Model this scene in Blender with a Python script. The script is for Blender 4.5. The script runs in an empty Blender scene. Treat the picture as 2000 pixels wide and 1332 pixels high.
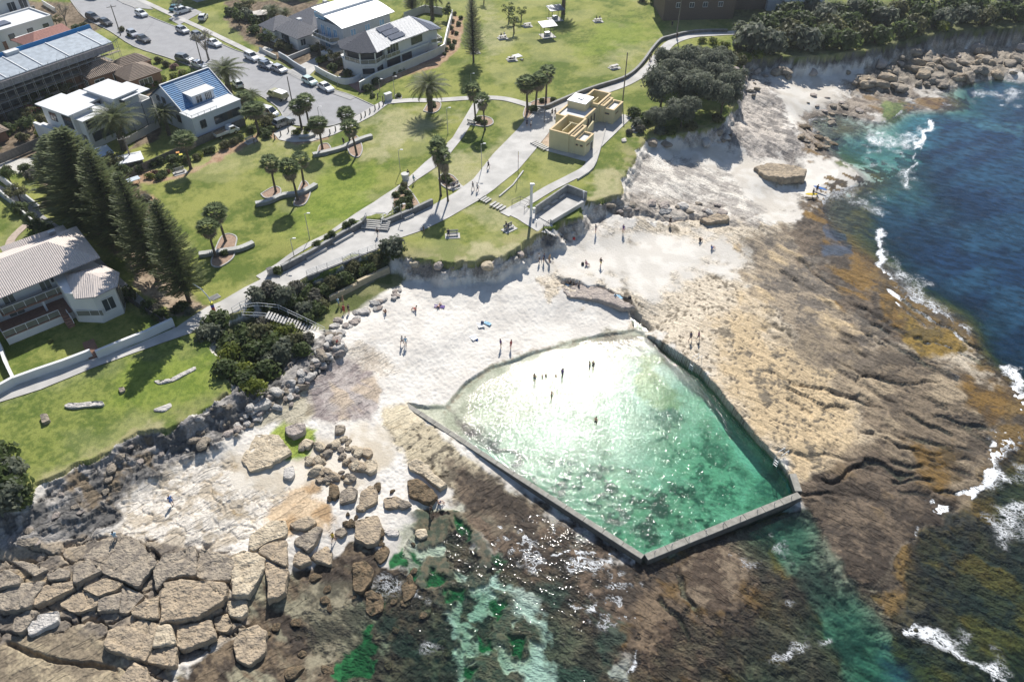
import bpy, bmesh, math, random
import numpy as np
from mathutils import Vector, Matrix
from mathutils.geometry import delaunay_2d_cdt

sc = bpy.context.scene
C = sc.collection
R = math.radians

# ------------------------------------------------------------------ camera, sky, sun, exposure
CAM_H, CAM_P, CAM_F = 76.0, 41.5, 1500.0          # height (m), pitch below the horizon, focal length in photo px
cd = bpy.data.cameras.new('camera')
cam = bpy.data.objects.new('camera', cd); C.objects.link(cam)
cam.location = (0, 0, CAM_H)
cam.rotation_euler = (R(90 - CAM_P), 0, 0)
cd.sensor_width = 36; cd.lens = 36 * CAM_F / 2000.0
cd.clip_start = 1.0; cd.clip_end = 6000
sc.camera = cam

SUN_EL, SUN_AZ = 41.5, 5.0                         # azimuth measured from +Y (straight ahead) to +X
w = bpy.data.worlds.new('World'); sc.world = w; w.use_nodes = True
nt = w.node_tree; bg = nt.nodes['Background']
sky = nt.nodes.new('ShaderNodeTexSky'); sky.sky_type = 'NISHITA'; sky.sun_disc = False
sky.sun_elevation = R(SUN_EL); sky.sun_rotation = R(SUN_AZ)
sky.air_density = 1.0; sky.dust_density = 0.6; sky.ozone_density = 1.4
nt.links.new(sky.outputs[0], bg.inputs[0]); bg.inputs[1].default_value = 0.085
sd = bpy.data.lights.new('sun', 'SUN'); sd.energy = 5.0; sd.angle = R(0.5); sd.color = (1.0, 0.955, 0.88)
sun = bpy.data.objects.new('sun', sd); C.objects.link(sun)
sv = Vector((math.sin(R(SUN_AZ)) * math.cos(R(SUN_EL)), math.cos(R(SUN_AZ)) * math.cos(R(SUN_EL)), math.sin(R(SUN_EL))))
sun.rotation_euler = (-sv).to_track_quat('-Z', 'Y').to_euler()
sun.location = (0, 150, 200)
sc.view_settings.view_transform = 'Standard'; sc.view_settings.look = 'None'
sc.view_settings.gamma = 1.0; sc.view_settings.use_curve_mapping = False
sc.view_settings.exposure = 0.48
sc.render.engine = 'CYCLES'

# ------------------------------------------------------------------ surveying: photo pixel -> point of the place
_th = R(CAM_P); _c, _s = math.cos(_th), math.sin(_th)
def G(px, py, z=0.0):
    x = (px - 1000) / CAM_F; y = (666 - py) / CAM_F
    dz = -_s + y * _c; t = (z - CAM_H) / dz
    return Vector((x * t, (_c + y * _s) * t, z))
def PX(x, y, z):
    vz = z - CAM_H; k = y * _c - vz * _s
    return 1000 + CAM_F * x / k, 666 - CAM_F * (y * _s + vz * _c) / k

# ------------------------------------------------------------------ noise and masks (numpy)
_rng = np.random.default_rng(7)
_T = _rng.random((8, 256, 256)).astype(np.float32)
def vn(x, y, s=0):
    T = _T[s % 8]; xi = np.floor(x); yi = np.floor(y); fx = (x - xi); fy = (y - yi)
    fx = fx * fx * (3 - 2 * fx); fy = fy * fy * (3 - 2 * fy)
    xi = xi.astype(np.int64) & 255; yi = yi.astype(np.int64) & 255; x1 = (xi + 1) & 255; y1 = (yi + 1) & 255
    return (T[xi, yi] * (1 - fx) + T[x1, yi] * fx) * (1 - fy) + (T[xi, y1] * (1 - fx) + T[x1, y1] * fx) * fy
def fbm(x, y, o=4, s=0, g=0.5):
    a = 1.0; t = 0; n = 0
    for i in range(o):
        n = n + a * vn(x + 17.3 * i, y - 9.1 * i, s + i); t += a; a *= g
        x, y = (x * 1.62 + y * 1.17), (y * 1.62 - x * 1.17)
    return n / t
def voro(x, y, s=0):                                # F1, F2 and a cell value
    xi = np.floor(x); yi = np.floor(y); f1 = np.full(x.shape, 9.0); f2 = f1.copy(); cid = np.zeros(x.shape)
    A, B, D = _T[s % 8], _T[(s + 1) % 8], _T[(s + 2) % 8]
    for i in (-1, 0, 1):
        for j in (-1, 0, 1):
            cx = xi + i; cy = yi + j; a = cx.astype(np.int64) & 255; b = cy.astype(np.int64) & 255
            d = np.hypot(cx + A[a, b] - x, cy + B[a, b] - y)
            n = d < f1; f2 = np.where(n, f1, np.minimum(f2, d)); f1 = np.where(n, d, f1); cid = np.where(n, D[a, b], cid)
    return f1, f2, cid
def ss(a, b, x):
    t = np.clip((x - a) / (b - a), 0, 1); return t * t * (3 - 2 * t)
def sdf(P, x, y, mar=None):                         # signed distance to polygon, positive inside
    P = np.asarray(P, float)
    out = np.full(x.shape, -1e3)
    m = mar if mar is not None else 1e9
    k = (x > P[:, 0].min() - m) & (x < P[:, 0].max() + m) & (y > P[:, 1].min() - m) & (y < P[:, 1].max() + m)
    X = x[k]; Y = y[k]; d2 = np.full(X.shape, 1e12); ins = np.zeros(X.shape, bool)
    for i in range(len(P)):
        ax, ay = P[i]; bx, by = P[(i + 1) % len(P)]; ex = bx - ax; ey = by - ay
        t = np.clip(((X - ax) * ex + (Y - ay) * ey) / (ex * ex + ey * ey + 1e-12), 0, 1)
        d2 = np.minimum(d2, (X - ax - t * ex) ** 2 + (Y - ay - t * ey) ** 2)
        if ey != 0:
            ins ^= ((ay > Y) != (by > Y)) & (X < ex * (Y - ay) / ey + ax)
    out[k] = np.sqrt(d2) * np.where(ins, 1, -1)
    return out
def ldist(L, x, y, mar=1e9):                        # distance to an open polyline, side (+ left), parameter
    L = np.asarray(L, float); d = np.full(x.shape, 1e6); sd_ = np.zeros(x.shape); tt = np.zeros(x.shape); n = len(L) - 1
    k = (x > L[:, 0].min() - mar) & (x < L[:, 0].max() + mar) & (y > L[:, 1].min() - mar) & (y < L[:, 1].max() + mar)
    X = x[k]; Y = y[k]; D = d[k]; S = sd_[k]; TT = tt[k]
    for i in range(n):
        ax, ay = L[i]; bx, by = L[i + 1]; ex = bx - ax; ey = by - ay
        t = np.clip(((X - ax) * ex + (Y - ay) * ey) / (ex * ex + ey * ey + 1e-12), 0, 1)
        q = np.hypot(X - ax - t * ex, Y - ay - t * ey); n_ = q < D
        D = np.where(n_, q, D); S = np.where(n_, ex * (Y - ay) - ey * (X - ax), S); TT = np.where(n_, (i + t) / n, TT)
    d[k] = D; sd_[k] = S; tt[k] = TT
    return d, sd_, tt

# ------------------------------------------------------------------ the lie of the land
ZL = 6.0
LAND = [(-260, 1030), (-40, 1012), (30, 990), (75, 948), (150, 905), (205, 880), (262, 838), (310, 828), (332, 838), (375, 808), (420, 790), (450, 768),
        (440, 720), (412, 684), (402, 645), (440, 622), (500, 592), (560, 566), (612, 541), (670, 515), (735, 490), (775, 494), (815, 508), (880, 512), (935, 506),
        (985, 500), (1020, 474), (1046, 456), (1085, 442), (1130, 418), (1140, 396), (1175, 392), (1215, 384), (1222, 335), (1245, 290), (1268, 268), (1330, 262), (1400, 246),
        (1436, 214), (1446, 150), (1446, 118), (1500, 108), (1570, 112), (1640, 106), (1740, 90), (1830, 66), (1905, 58), (2000, 52), (2300, 40), (2500, -150), (-700, -150), (-700, 1030)]
LANDW = [tuple(G(a, b, ZL)[:2]) for a, b in LAND]
WALL1 = [tuple(G(a, b, ZL)[:2]) for a, b in ((560, 527), (610, 498), (660, 468), (712, 440), (750, 437), (800, 418), (842, 399))]
POOL = [(795, 790), (870, 792), (905, 748), (960, 712), (1030, 690), (1100, 668), (1180, 650), (1240, 640), (1262, 652), (1290, 672), (1330, 700), (1370, 728), (1400, 765), (1440, 812),
        (1480, 858), (1520, 898), (1545, 932), (1556, 968), (1258, 1090), (1100, 984), (950, 884)]
POOLW = [tuple(G(a, b, 0.9)[:2]) for a, b in POOL]
LOW = [(1200,405,4.3),(1180,425,2.6),(1250,335,4.7),(1285,290,4.4),(1430,255,3.8),(1465,165,3.6),(250,890,4.6),(100,985,4.8),(390,835,4.3),(480,775,4.2),(30,1045,4.7),(560,720,4.0),(740,565,3.4),(600,660,4.4),(540,730,3.8),(1000,540,2.),(860,540,2.0),(800,555,2.2),(950,545,1.9),(1050,510,2.2),(700,605,2.8),(640,640,3.4),(850,640,2.1),(950,690,1.1),(700,740,1.9),(840,770,.95),(870,800,.6),(960,708,.5),(1100,664,.5),(1235,635,.6),
 (100,1200,2.0),(300,1150,2.2),(450,1120,1.9),(500,1260,.4),(400,1300,1.0),(200,1320,1.6),(300,1000,2.6),(400,930,2.5),(150,1050,3.0),(30,1120,2.8),(550,1050,1.7),(600,1000,1.6),(650,900,1.5),
 (500,830,2.4),(650,790,2.0),(730,820,1.5),(520,740,2.8),(760,1000,.8),(850,870,1.1),(900,950,.5),(1000,1030,.05),(700,1100,.2),(620,1130,.05),(600,1220,-.15),(750,1180,-.3),(840,1060,-.35),(950,1180,-.7),
 (900,1280,-.6),(1080,1250,-.55),(1050,1100,-.05),(1150,1180,-.05),(1250,1200,.12),(1400,1130,.18),(1350,1280,-.1),(1550,1150,-.1),(1640,1230,-1.1),(1540,1060,-1.0),(1720,1320,-1.4),(1590,1290,-.3),
 (1150,520,2.3),(1300,480,2.1),(1250,570,2.0),(1350,650,1.8),(1450,560,1.3),(1450,750,1.6),(1550,850,1.4),(1600,700,.9),(1600,930,.9),(1560,560,.6),(1650,550,.2),(1700,640,.28),(1800,720,.12),
 (1860,660,.2),(1700,800,.45),(1850,850,.16),(1930,800,.1),(1900,900,.1),(1905,740,.15),(1800,950,.2),(1700,1000,.45),(1650,1080,.35),(1760,1200,.1),(1850,1100,-.22),(1950,1200,-.4),(1900,1310,-.4),(1985,960,-.5),(1990,700,-2),(1900,550,-3.5),
 (1760,450,-2),(1660,420,-.4),(1990,400,-6),(1850,300,-5),(1700,300,-1.2),(1640,250,-.4),(1980,220,-3),(1400,400,2.5),(1250,350,3.2),(1330,310,2.8),(1450,330,1.9),(1550,400,.5),(1590,330,.3),(1500,250,1.9),
 (1600,180,1.3),(1500,160,2.3),(1690,205,.5),(1700,140,1.5),(1850,120,1.4),(1980,120,1.2),(1800,200,.1),(2100,700,-5),(2300,400,-8),(2300,900,-5),(2100,1400,-3),(1500,1500,-2),(800,1500,-1),(-200,1400,1),(-200,1150,3)]
LOWW = np.array([tuple(G(a, b, c)) for a, b, c in LOW])
BED = [(870,800,.5),(905,748,.4),(960,712,.4),(1030,690,.38),(1100,668,.38),(1180,650,.38),(1240,640,.4),(960,800,.0),(1050,750,-.05),(1120,740,-.15),(1180,720,-.1),(1250,720,-.4),(1100,850,-.6),(1250,800,-.9),
 (1250,1000,-1.5),(1400,900,-1.5),(1500,950,-1.7),(1350,780,-1.2),(1150,960,-1.2),(1000,880,-.6),(1260,1060,-1.5),(1480,880,-1.6),(850,790,.5)]
BEDW = np.array([tuple(G(a, b, c)) for a, b, c in BED])
def idw(Q, x, y, e, p=2.0):
    n = np.zeros(x.shape); dd = np.zeros(x.shape)
    for a, b, c in Q:
        w_ = 1.0 / ((x - a) ** 2 + (y - b) ** 2 + e) ** p; n += w_ * c; dd += w_
    return n / dd
def base_z(x, y):
    x = np.atleast_1d(np.asarray(x, float)); y = np.atleast_1d(np.asarray(y, float))
    lo = idw(LOWW, x, y, 9.0)
    wx = x + 2.2 * (fbm(x * .35, y * .35, 3, 1) - .5) ; wy = y + 2.2 * (fbm(x * .35 + 40, y * .35, 3, 2) - .5)
    dp = sdf(POOLW, x + .25 * (wx - x), y + .25 * (wy - y), 6)
    bed = idw(BEDW, x, y, 4.0)
    pm = ss(-.12, .25, dp); lo = lo * (1 - pm) + np.minimum(bed, lo) * pm
    d = sdf(LANDW, wx, wy)
    rg = fbm(x * .55, y * .55, 4, 3); dd = d + (rg - .5) * 1.6; t_ = np.clip((dd + 2.0) / 2.2, 0, 1); k_ = t_ * 3.0; m = (np.floor(k_) + ss(.35, .8, k_ - np.floor(k_))) / 3.0; m = np.where(t_ >= 1, 1., .75 * m + .25 * t_); m = np.where(d > .1, 1., m)
    m2 = ss(-7, -1.0, d) * .16
    # raised bank behind the promenade wall
    dw, sdw, t = ldist(WALL1, x, y, 30)
    hi = ZL + .9 * ss(0, .25, dw * np.sign(sdw)) * np.exp(-(dw / 7.0) ** 2) * ss(0, .18, t) * ss(1.0, .8, t)
    # the bank falls away a little under the beach-side lawn and rises gently inland
    return lo * (1 - m) + hi * m + m2 * (1 - m) * (hi - lo)
def GT(px, py):
    z = ZL
    for _ in range(7):
        p = G(px, py, z); z2 = float(base_z(p.x, p.y)[0]); z = z + (z2 - z) * .75
    return G(px, py, z)
def gz(x, y): return float(base_z(x, y)[0])
# ------------------------------------------------------------------ materials
def _n(t, kind, **kw):
    n = t.nodes.new('ShaderNode' + kind)
    for k, v in kw.items(): setattr(n, k, v)
    return n
MATS = {}
def mat(name, col, rough=.7, var=.25, scale=2.0, bump=.0, metal=0., col2=None, spec=.5, bscale=None, alpha=None, coat=0., stripes=None, detail=4):
    """Procedural surface: two tones mixed by noise, optional bump and ribs."""
    if name in MATS: return MATS[name]
    m = bpy.data.materials.new(name); m.use_nodes = True; t = m.node_tree; b = t.nodes['Principled BSDF']
    c2 = col2 or tuple(max(0, c * (1 - var)) for c in col)
    co = _n(t, 'TexCoord'); nz = _n(t, 'TexNoise'); nz.inputs['Scale'].default_value = scale; nz.inputs['Detail'].default_value = detail
    t.links.new(co.outputs['Object'], nz.inputs['Vector'])
    rp = _n(t, 'ValToRGB'); rp.color_ramp.elements[0].position = .35; rp.color_ramp.elements[1].position = .65
    rp.color_ramp.elements[0].color = (*c2, 1); rp.color_ramp.elements[1].color = (*col, 1)
    t.links.new(nz.outputs['Fac'], rp.inputs[0]); t.links.new(rp.outputs[0], b.inputs['Base Color'])
    b.inputs['Roughness'].default_value = rough; b.inputs['Metallic'].default_value = metal
    b.inputs['Specular IOR Level'].default_value = spec
    if coat: b.inputs['Coat Weight'].default_value = coat; b.inputs['Coat Roughness'].default_value = .05
    h = None
    if stripes:                                     # (axis, period m, depth)
        ax, per, dep = stripes; sx = _n(t, 'SeparateXYZ'); t.links.new(co.outputs['UV'], sx.inputs[0])
        mu = _n(t, 'Math', operation='MULTIPLY'); mu.inputs[1].default_value = 2 * math.pi / per
        t.links.new(sx.outputs[ax], mu.inputs[0]); si = _n(t, 'Math', operation='SINE'); t.links.new(mu.outputs[0], si.inputs[0])
        bp = _n(t, 'Bump'); bp.inputs['Distance'].default_value = dep; bp.inputs['Strength'].default_value = 1
        t.links.new(si.outputs[0], bp.inputs['Height']); h = bp
    if bump:
        n2 = _n(t, 'TexNoise'); n2.inputs['Scale'].default_value = bscale or scale * 4; n2.inputs['Detail'].default_value = 4
        t.links.new(co.outputs['Object'], n2.inputs['Vector'])
        bp = _n(t, 'Bump'); bp.inputs['Distance'].default_value = bump; t.links.new(n2.outputs['Fac'], bp.inputs['Height'])
        if h: t.links.new(h.outputs[0], bp.inputs['Normal'])
        h = bp
    if h: t.links.new(h.outputs[0], b.inputs['Normal'])
    MATS[name] = m
    return m
def vmat(name, nscale=3.0, lo=.8, hi=1.15, bump=.02, bscale=12., rough=.85, spec=.3, col='Col', fine=None, wet=False, strat_=None, sb=.1):
    """Colour attribute of the ground, broken up by procedural grain and bump."""
    m = bpy.data.materials.new(name); m.use_nodes = True; t = m.node_tree; b = t.nodes['Principled BSDF']
    at = _n(t, 'Attribute'); at.attribute_name = col; co = _n(t, 'TexCoord')
    nz = _n(t, 'TexNoise'); nz.inputs['Scale'].default_value = nscale; nz.inputs['Detail'].default_value = 8; nz.inputs['Roughness'].default_value = .65
    t.links.new(co.outputs['Object'], nz.inputs['Vector'])
    mr = _n(t, 'MapRange'); mr.inputs['From Min'].default_value = .3; mr.inputs['From Max'].default_value = .7
    mr.inputs['To Min'].default_value = lo; mr.inputs['To Max'].default_value = hi; t.links.new(nz.outputs['Fac'], mr.inputs['Value'])
    mx = _n(t, 'Mix', data_type='RGBA', blend_type='MULTIPLY'); mx.inputs['Factor'].default_value = 1
    t.links.new(at.outputs['Color'], mx.inputs['A']); t.links.new(mr.outputs[0], mx.inputs['B'])
    t.links.new(mx.outputs['Result'], b.inputs['Base Color'])
    n2 = _n(t, 'TexNoise'); n2.inputs['Scale'].default_value = bscale; n2.inputs['Detail'].default_value = 5
    t.links.new(co.outputs['Object'], n2.inputs['Vector'])
    bp = _n(t, 'Bump'); bp.inputs['Distance'].default_value = bump; t.links.new(n2.outputs['Fac'], bp.inputs['Height'])
    t.links.new(bp.outputs[0], b.inputs['Normal'])
    if strat_ is not None:                              # bedding: noise drawn out along the strata, as relief and tone
        mp = _n(t, 'Mapping'); mp.vector_type = 'TEXTURE'; mp.inputs['Rotation'].default_value = (0, 0, R(strat_)); mp.inputs['Scale'].default_value = (3.0, .85, 1.6); t.links.new(co.outputs['Object'], mp.inputs[0])
        n3_ = _n(t, 'TexNoise'); n3_.inputs['Scale'].default_value = 1.1; n3_.inputs['Detail'].default_value = 6; n3_.inputs['Distortion'].default_value = .9; t.links.new(mp.outputs[0], n3_.inputs['Vector'])
        rr = _n(t, 'ValToRGB'); rr.color_ramp.elements[0].position = .42; rr.color_ramp.elements[1].position = .5; t.links.new(n3_.outputs['Fac'], rr.inputs[0])
        b3 = _n(t, 'Bump'); b3.inputs['Distance'].default_value = sb; t.links.new(rr.outputs[0], b3.inputs['Height']); t.links.new(bp.outputs[0], b3.inputs['Normal']); t.links.new(b3.outputs[0], b.inputs['Normal'])
        m4 = _n(t, 'MapRange'); m4.inputs['To Min'].default_value = .84; m4.inputs['To Max'].default_value = 1.08; t.links.new(n3_.outputs['Fac'], m4.inputs['Value']); m4.inputs['From Min'].default_value = .35; m4.inputs['From Max'].default_value = .6
        mm = _n(t, 'Mix', data_type='RGBA', blend_type='MULTIPLY'); mm.inputs['Factor'].default_value = 1; t.links.new(mx.outputs['Result'], mm.inputs['A']); t.links.new(m4.outputs[0], mm.inputs['B']); t.links.new(mm.outputs['Result'], b.inputs['Base Color'])
    b.inputs['Roughness'].default_value = rough; b.inputs['Specular IOR Level'].default_value = spec
    MATS[name] = m
    return m

# ------------------------------------------------------------------ objects
def tag(o, label=None, cat=None, group=None, kind=None):
    if label: o['label'] = label
    if cat: o['category'] = cat
    if group: o['group'] = group
    if kind: o['kind'] = kind
    return o
def empty(name, loc, rz=0., label=None, cat=None, group=None):
    o = bpy.data.objects.new(name, None); C.objects.link(o); o.location = loc; o.rotation_euler = (0, 0, rz)
    o.empty_display_size = .5
    return tag(o, label, cat, group)
def mesh_np(name, V, F, m=None, smooth=False):
    """V (n,3) array, F list of faces or (k,3/4) array."""
    me = bpy.data.meshes.new(name); V = np.asarray(V, np.float32)
    if isinstance(F, np.ndarray):
        k = F.shape[1]; me.vertices.add(len(V)); me.vertices.foreach_set('co', V.ravel())
        me.loops.add(F.size); me.loops.foreach_set('vertex_index', F.astype(np.int32).ravel())
        me.polygons.add(len(F)); me.polygons.foreach_set('loop_start', np.arange(0, F.size, k, dtype=np.int32))
        me.update(calc_edges=True); me.validate()
    else:
        me.from_pydata([tuple(map(float, v)) for v in V], [], F); me.update()
    if smooth: me.polygons.foreach_set('use_smooth', np.ones(len(me.polygons), bool))
    if m: me.materials.append(m)
    return me
def ob(name, me, parent=None, loc=None, **kw):
    o = bpy.data.objects.new(name, me); C.objects.link(o)
    if parent: o.parent = parent
    if loc is not None: o.location = loc
    return tag(o, **kw)
def kids(o): return [c for c in bpy.data.objects if c.parent is o]
_kidmap = {}
def copy_tree(o, loc, rz=0., s=1., label=None, group=None, parent=None):
    c = o.copy(); C.objects.link(c)
    if parent is None:
        c.location = loc; c.rotation_euler = (0, 0, rz); c.scale = (s,) * 3 if not isinstance(s, tuple) else s
        if label: c['label'] = label
        if group: c['group'] = group
    else: c.parent = parent
    if o.name not in _kidmap: _kidmap[o.name] = kids(o)
    for k in _kidmap[o.name]: copy_tree(k, None, parent=c)
    return c
class MB:
    """Collects shapes; build() links them as ONE mesh object."""
    def __init__(s): s.v = []; s.f = []; s.uv = []
    def add(s, V, F):
        n = len(s.v); s.v += [tuple(v) for v in V]; s.f += [tuple(i + n for i in f) for f in F]; return s
    def box(s, c, size, rz=0., taper=1., M=None):
        hx, hy, hz = size[0] / 2, size[1] / 2, size[2] / 2; ca, sa = math.cos(rz), math.sin(rz); V = []
        for z in (-hz, hz):
            k = 1 if z < 0 else taper
            for x, y in ((-hx, -hy), (hx, -hy), (hx, hy), (-hx, hy)):
                x *= k; y *= k; V.append((c[0] + x * ca - y * sa, c[1] + x * sa + y * ca, c[2] + z))
        return s.add(V, [(3, 2, 1, 0), (4, 5, 6, 7), (0, 1, 5, 4), (1, 2, 6, 5), (2, 3, 7, 6), (3, 0, 4, 7)])
    def prism(s, P, z0, z1):
        n = len(P); a = sum(P[i][0] * P[(i + 1) % n][1] - P[(i + 1) % n][0] * P[i][1] for i in range(n))
        if a < 0: P = P[::-1]
        f0 = z0 if hasattr(z0, '__len__') else [z0] * n; f1 = z1 if hasattr(z1, '__len__') else [z1] * n
        if a < 0: f0 = f0[::-1]; f1 = f1[::-1]
        V = [(p[0], p[1], f0[i]) for i, p in enumerate(P)] + [(p[0], p[1], f1[i]) for i, p in enumerate(P)]
        F = [tuple(range(n))[::-1], tuple(range(n, 2 * n))] + [(i, (i + 1) % n, n + (i + 1) % n, n + i) for i in range(n)]
        return s.add(V, F)
    def tube(s, pts, r, n=8, cap=True):
        pts = [Vector(p) for p in pts]; r = r if hasattr(r, '__len__') else [r] * len(pts); V = []; F = []
        for i, p in enumerate(pts):
            d = (pts[min(i + 1, len(pts) - 1)] - pts[max(i - 1, 0)]).normalized()
            u = d.cross(Vector((0, 0, 1)) if abs(d.z) < .9 else Vector((1, 0, 0))).normalized(); v_ = d.cross(u)
            for k in range(n):
                a = 2 * math.pi * k / n; V.append(p + (u * math.cos(a) + v_ * math.sin(a)) * r[i])
        for i in range(len(pts) - 1):
            for k in range(n):
                a = i * n + k; b = i * n + (k + 1) % n; F.append((a, a + n, b + n, b))
        if cap: F += [tuple(range(n)), tuple(range((len(pts) - 1) * n, len(pts) * n))[::-1]]
        return s.add(V, F)
    def bar(s, a, b, w, h):
        """beam of width w and height h whose axis runs from a to b"""
        a = Vector(a); b = Vector(b); d = (b - a).normalized(); u = d.cross(Vector((0, 0, 1)))
        u = (u if u.length > 1e-4 else Vector((1, 0, 0))).normalized(); v_ = u.cross(d).normalized(); V = []
        for p in (a, b):
            for i, j in ((-1, -1), (1, -1), (1, 1), (-1, 1)): V.append(p + u * (i * w / 2) + v_ * (j * h / 2))
        return s.add(V, [(0, 1, 2, 3), (7, 6, 5, 4), (0, 4, 5, 1), (1, 5, 6, 2), (2, 6, 7, 3), (3, 7, 4, 0)])
    def ball(s, c, r, n=8, m=6, sq=1.):
        V = []; F = []
        r = r if hasattr(r, '__len__') else (r, r, r)
        for i in range(m + 1):
            th = math.pi * i / m
            for k in range(n):
                a = 2 * math.pi * k / n; V.append((c[0] + r[0] * math.sin(th) * math.cos(a), c[1] + r[1] * math.sin(th) * math.sin(a), c[2] + r[2] * math.cos(th)))
        for i in range(m):
            for k in range(n): F.append((i * n + k, (i + 1) * n + k, (i + 1) * n + (k + 1) % n, i * n + (k + 1) % n))
        return s.add(V, F)
    def build(s, name, m, parent=None, smooth=False, loc=None, bevel=0, **kw):
        me = bpy.data.meshes.new(name); me.from_pydata([tuple(map(float, v)) for v in s.v], [], s.f); me.update()
        bm = bmesh.new(); bm.from_mesh(me)
        bmesh.ops.recalc_face_normals(bm, faces=bm.faces)
        if bevel: bmesh.ops.bevel(bm, geom=bm.edges[:], offset=bevel, segments=1, affect='EDGES', clamp_overlap=True)
        bm.to_mesh(me); bm.free()
        if smooth: me.polygons.foreach_set('use_smooth', np.ones(len(me.polygons), bool))
        me.materials.append(m)
        return ob(name, me, parent, loc, **kw)
def uvproj(o, along):
    """UV in metres: u along the given horizontal direction, v up the slope (for tile and rib patterns)"""
    me = o.data; uv = me.uv_layers.new(name='UVMap'); A = Vector(along).normalized()
    for p in me.polygons:
        n = p.normal; v_ = n.cross(A); v_ = v_.normalized() if v_.length > 1e-3 else Vector((0, 0, 1)); u = v_.cross(n).normalized()
        for li in p.loop_indices:
            c = me.vertices[me.loops[li].vertex_index].co; uv.data[li].uv = (c.dot(u), c.dot(v_))
# ------------------------------------------------------------------ the ground
STEP = 1.9
cols = np.arange(-330, 2331, STEP); rows = np.arange(1420, -75, -STEP)
PXg, PYg = np.meshgrid(cols, rows)
_y = (666 - PYg) / CAM_F; _t = (3.0 - CAM_H) / (-_s + _y * _c)
GX = ((PXg - 1000) / CAM_F * _t).ravel(); GY = ((_c + _y * _s) * _t).ravel()
NR, NC = PXg.shape
GZ = base_z(GX, GY)
qx, qy = PX(GX, GY, GZ)                                # where the survey photo shows each ground point
landm = sdf(LANDW, GX + 2.2 * (fbm(GX * .35, GY * .35, 3, 1) - .5), GY + 2.2 * (fbm(GX * .35 + 40, GY * .35, 3, 2) - .5)) > -.25
dland = sdf(LANDW, GX, GY)
n1 = fbm(GX * .06, GY * .06, 4, 3); n2 = fbm(GX * .5, GY * .5, 4, 4); n3 = fbm(GX * 2.2, GY * 2.2, 3, 5); n4 = fbm(GX * .18, GY * .18, 4, 6)
wa = (n2 - .5) * 2; wb = (fbm(GX * .5 + 31, GY * .5 + 7, 4, 0) - .5) * 2; wc = fbm(GX * 1.9 + 3, GY * 1.9, 3, 1) - .5
col = np.zeros((GX.size, 3)); dz = np.zeros(GX.size); cls = np.zeros(GX.size, np.int8)   # 0 sand 1 rock 2 lawn 3 seabed 4 garden
def mixc(a, b, t): t = t[:, None]; return np.asarray(a) * (1 - t) + np.asarray(b) * t
col[:] = mixc((.60, .565, .515), (.68, .645, .59), ss(.35, .65, n2))
dz += ((fbm(GX * 1.6, GY * 1.6, 3, 2) - .5) * .07 + (fbm(GX * 3.4, GY * 3.4, 2, 6) - .5) * .20) * ss(.3, .9, GZ)
def strat(ang, sx, sy, o=4, s=3):                      # noise drawn out along a direction
    a = R(ang); u = GX * math.cos(a) + GY * math.sin(a); v_ = -GX * math.sin(a) + GY * math.cos(a)
    return u * sx, v_ * sy
def ridged(x, y, o, s): return 1 - np.abs(2 * fbm(x, y, o, s) - 1)
_bu, _bv = strat(-38, .16, .75); ST_E = fbm(_bu + wa * .4, _bv + wb * .8, 5, 3)         # eastern platform bedding
_bu, _bv = strat(45, .10, .7); ST_W = fbm(_bu + wa * .4, _bv + wb * .8, 5, 5)           # western cliff bedding
def steps(h, n, k=.22):                               # terraces with sharp risers
    q = h * n; f = q - np.floor(q); return (np.floor(q) + ss(1 - k, 1, f)) / n
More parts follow.
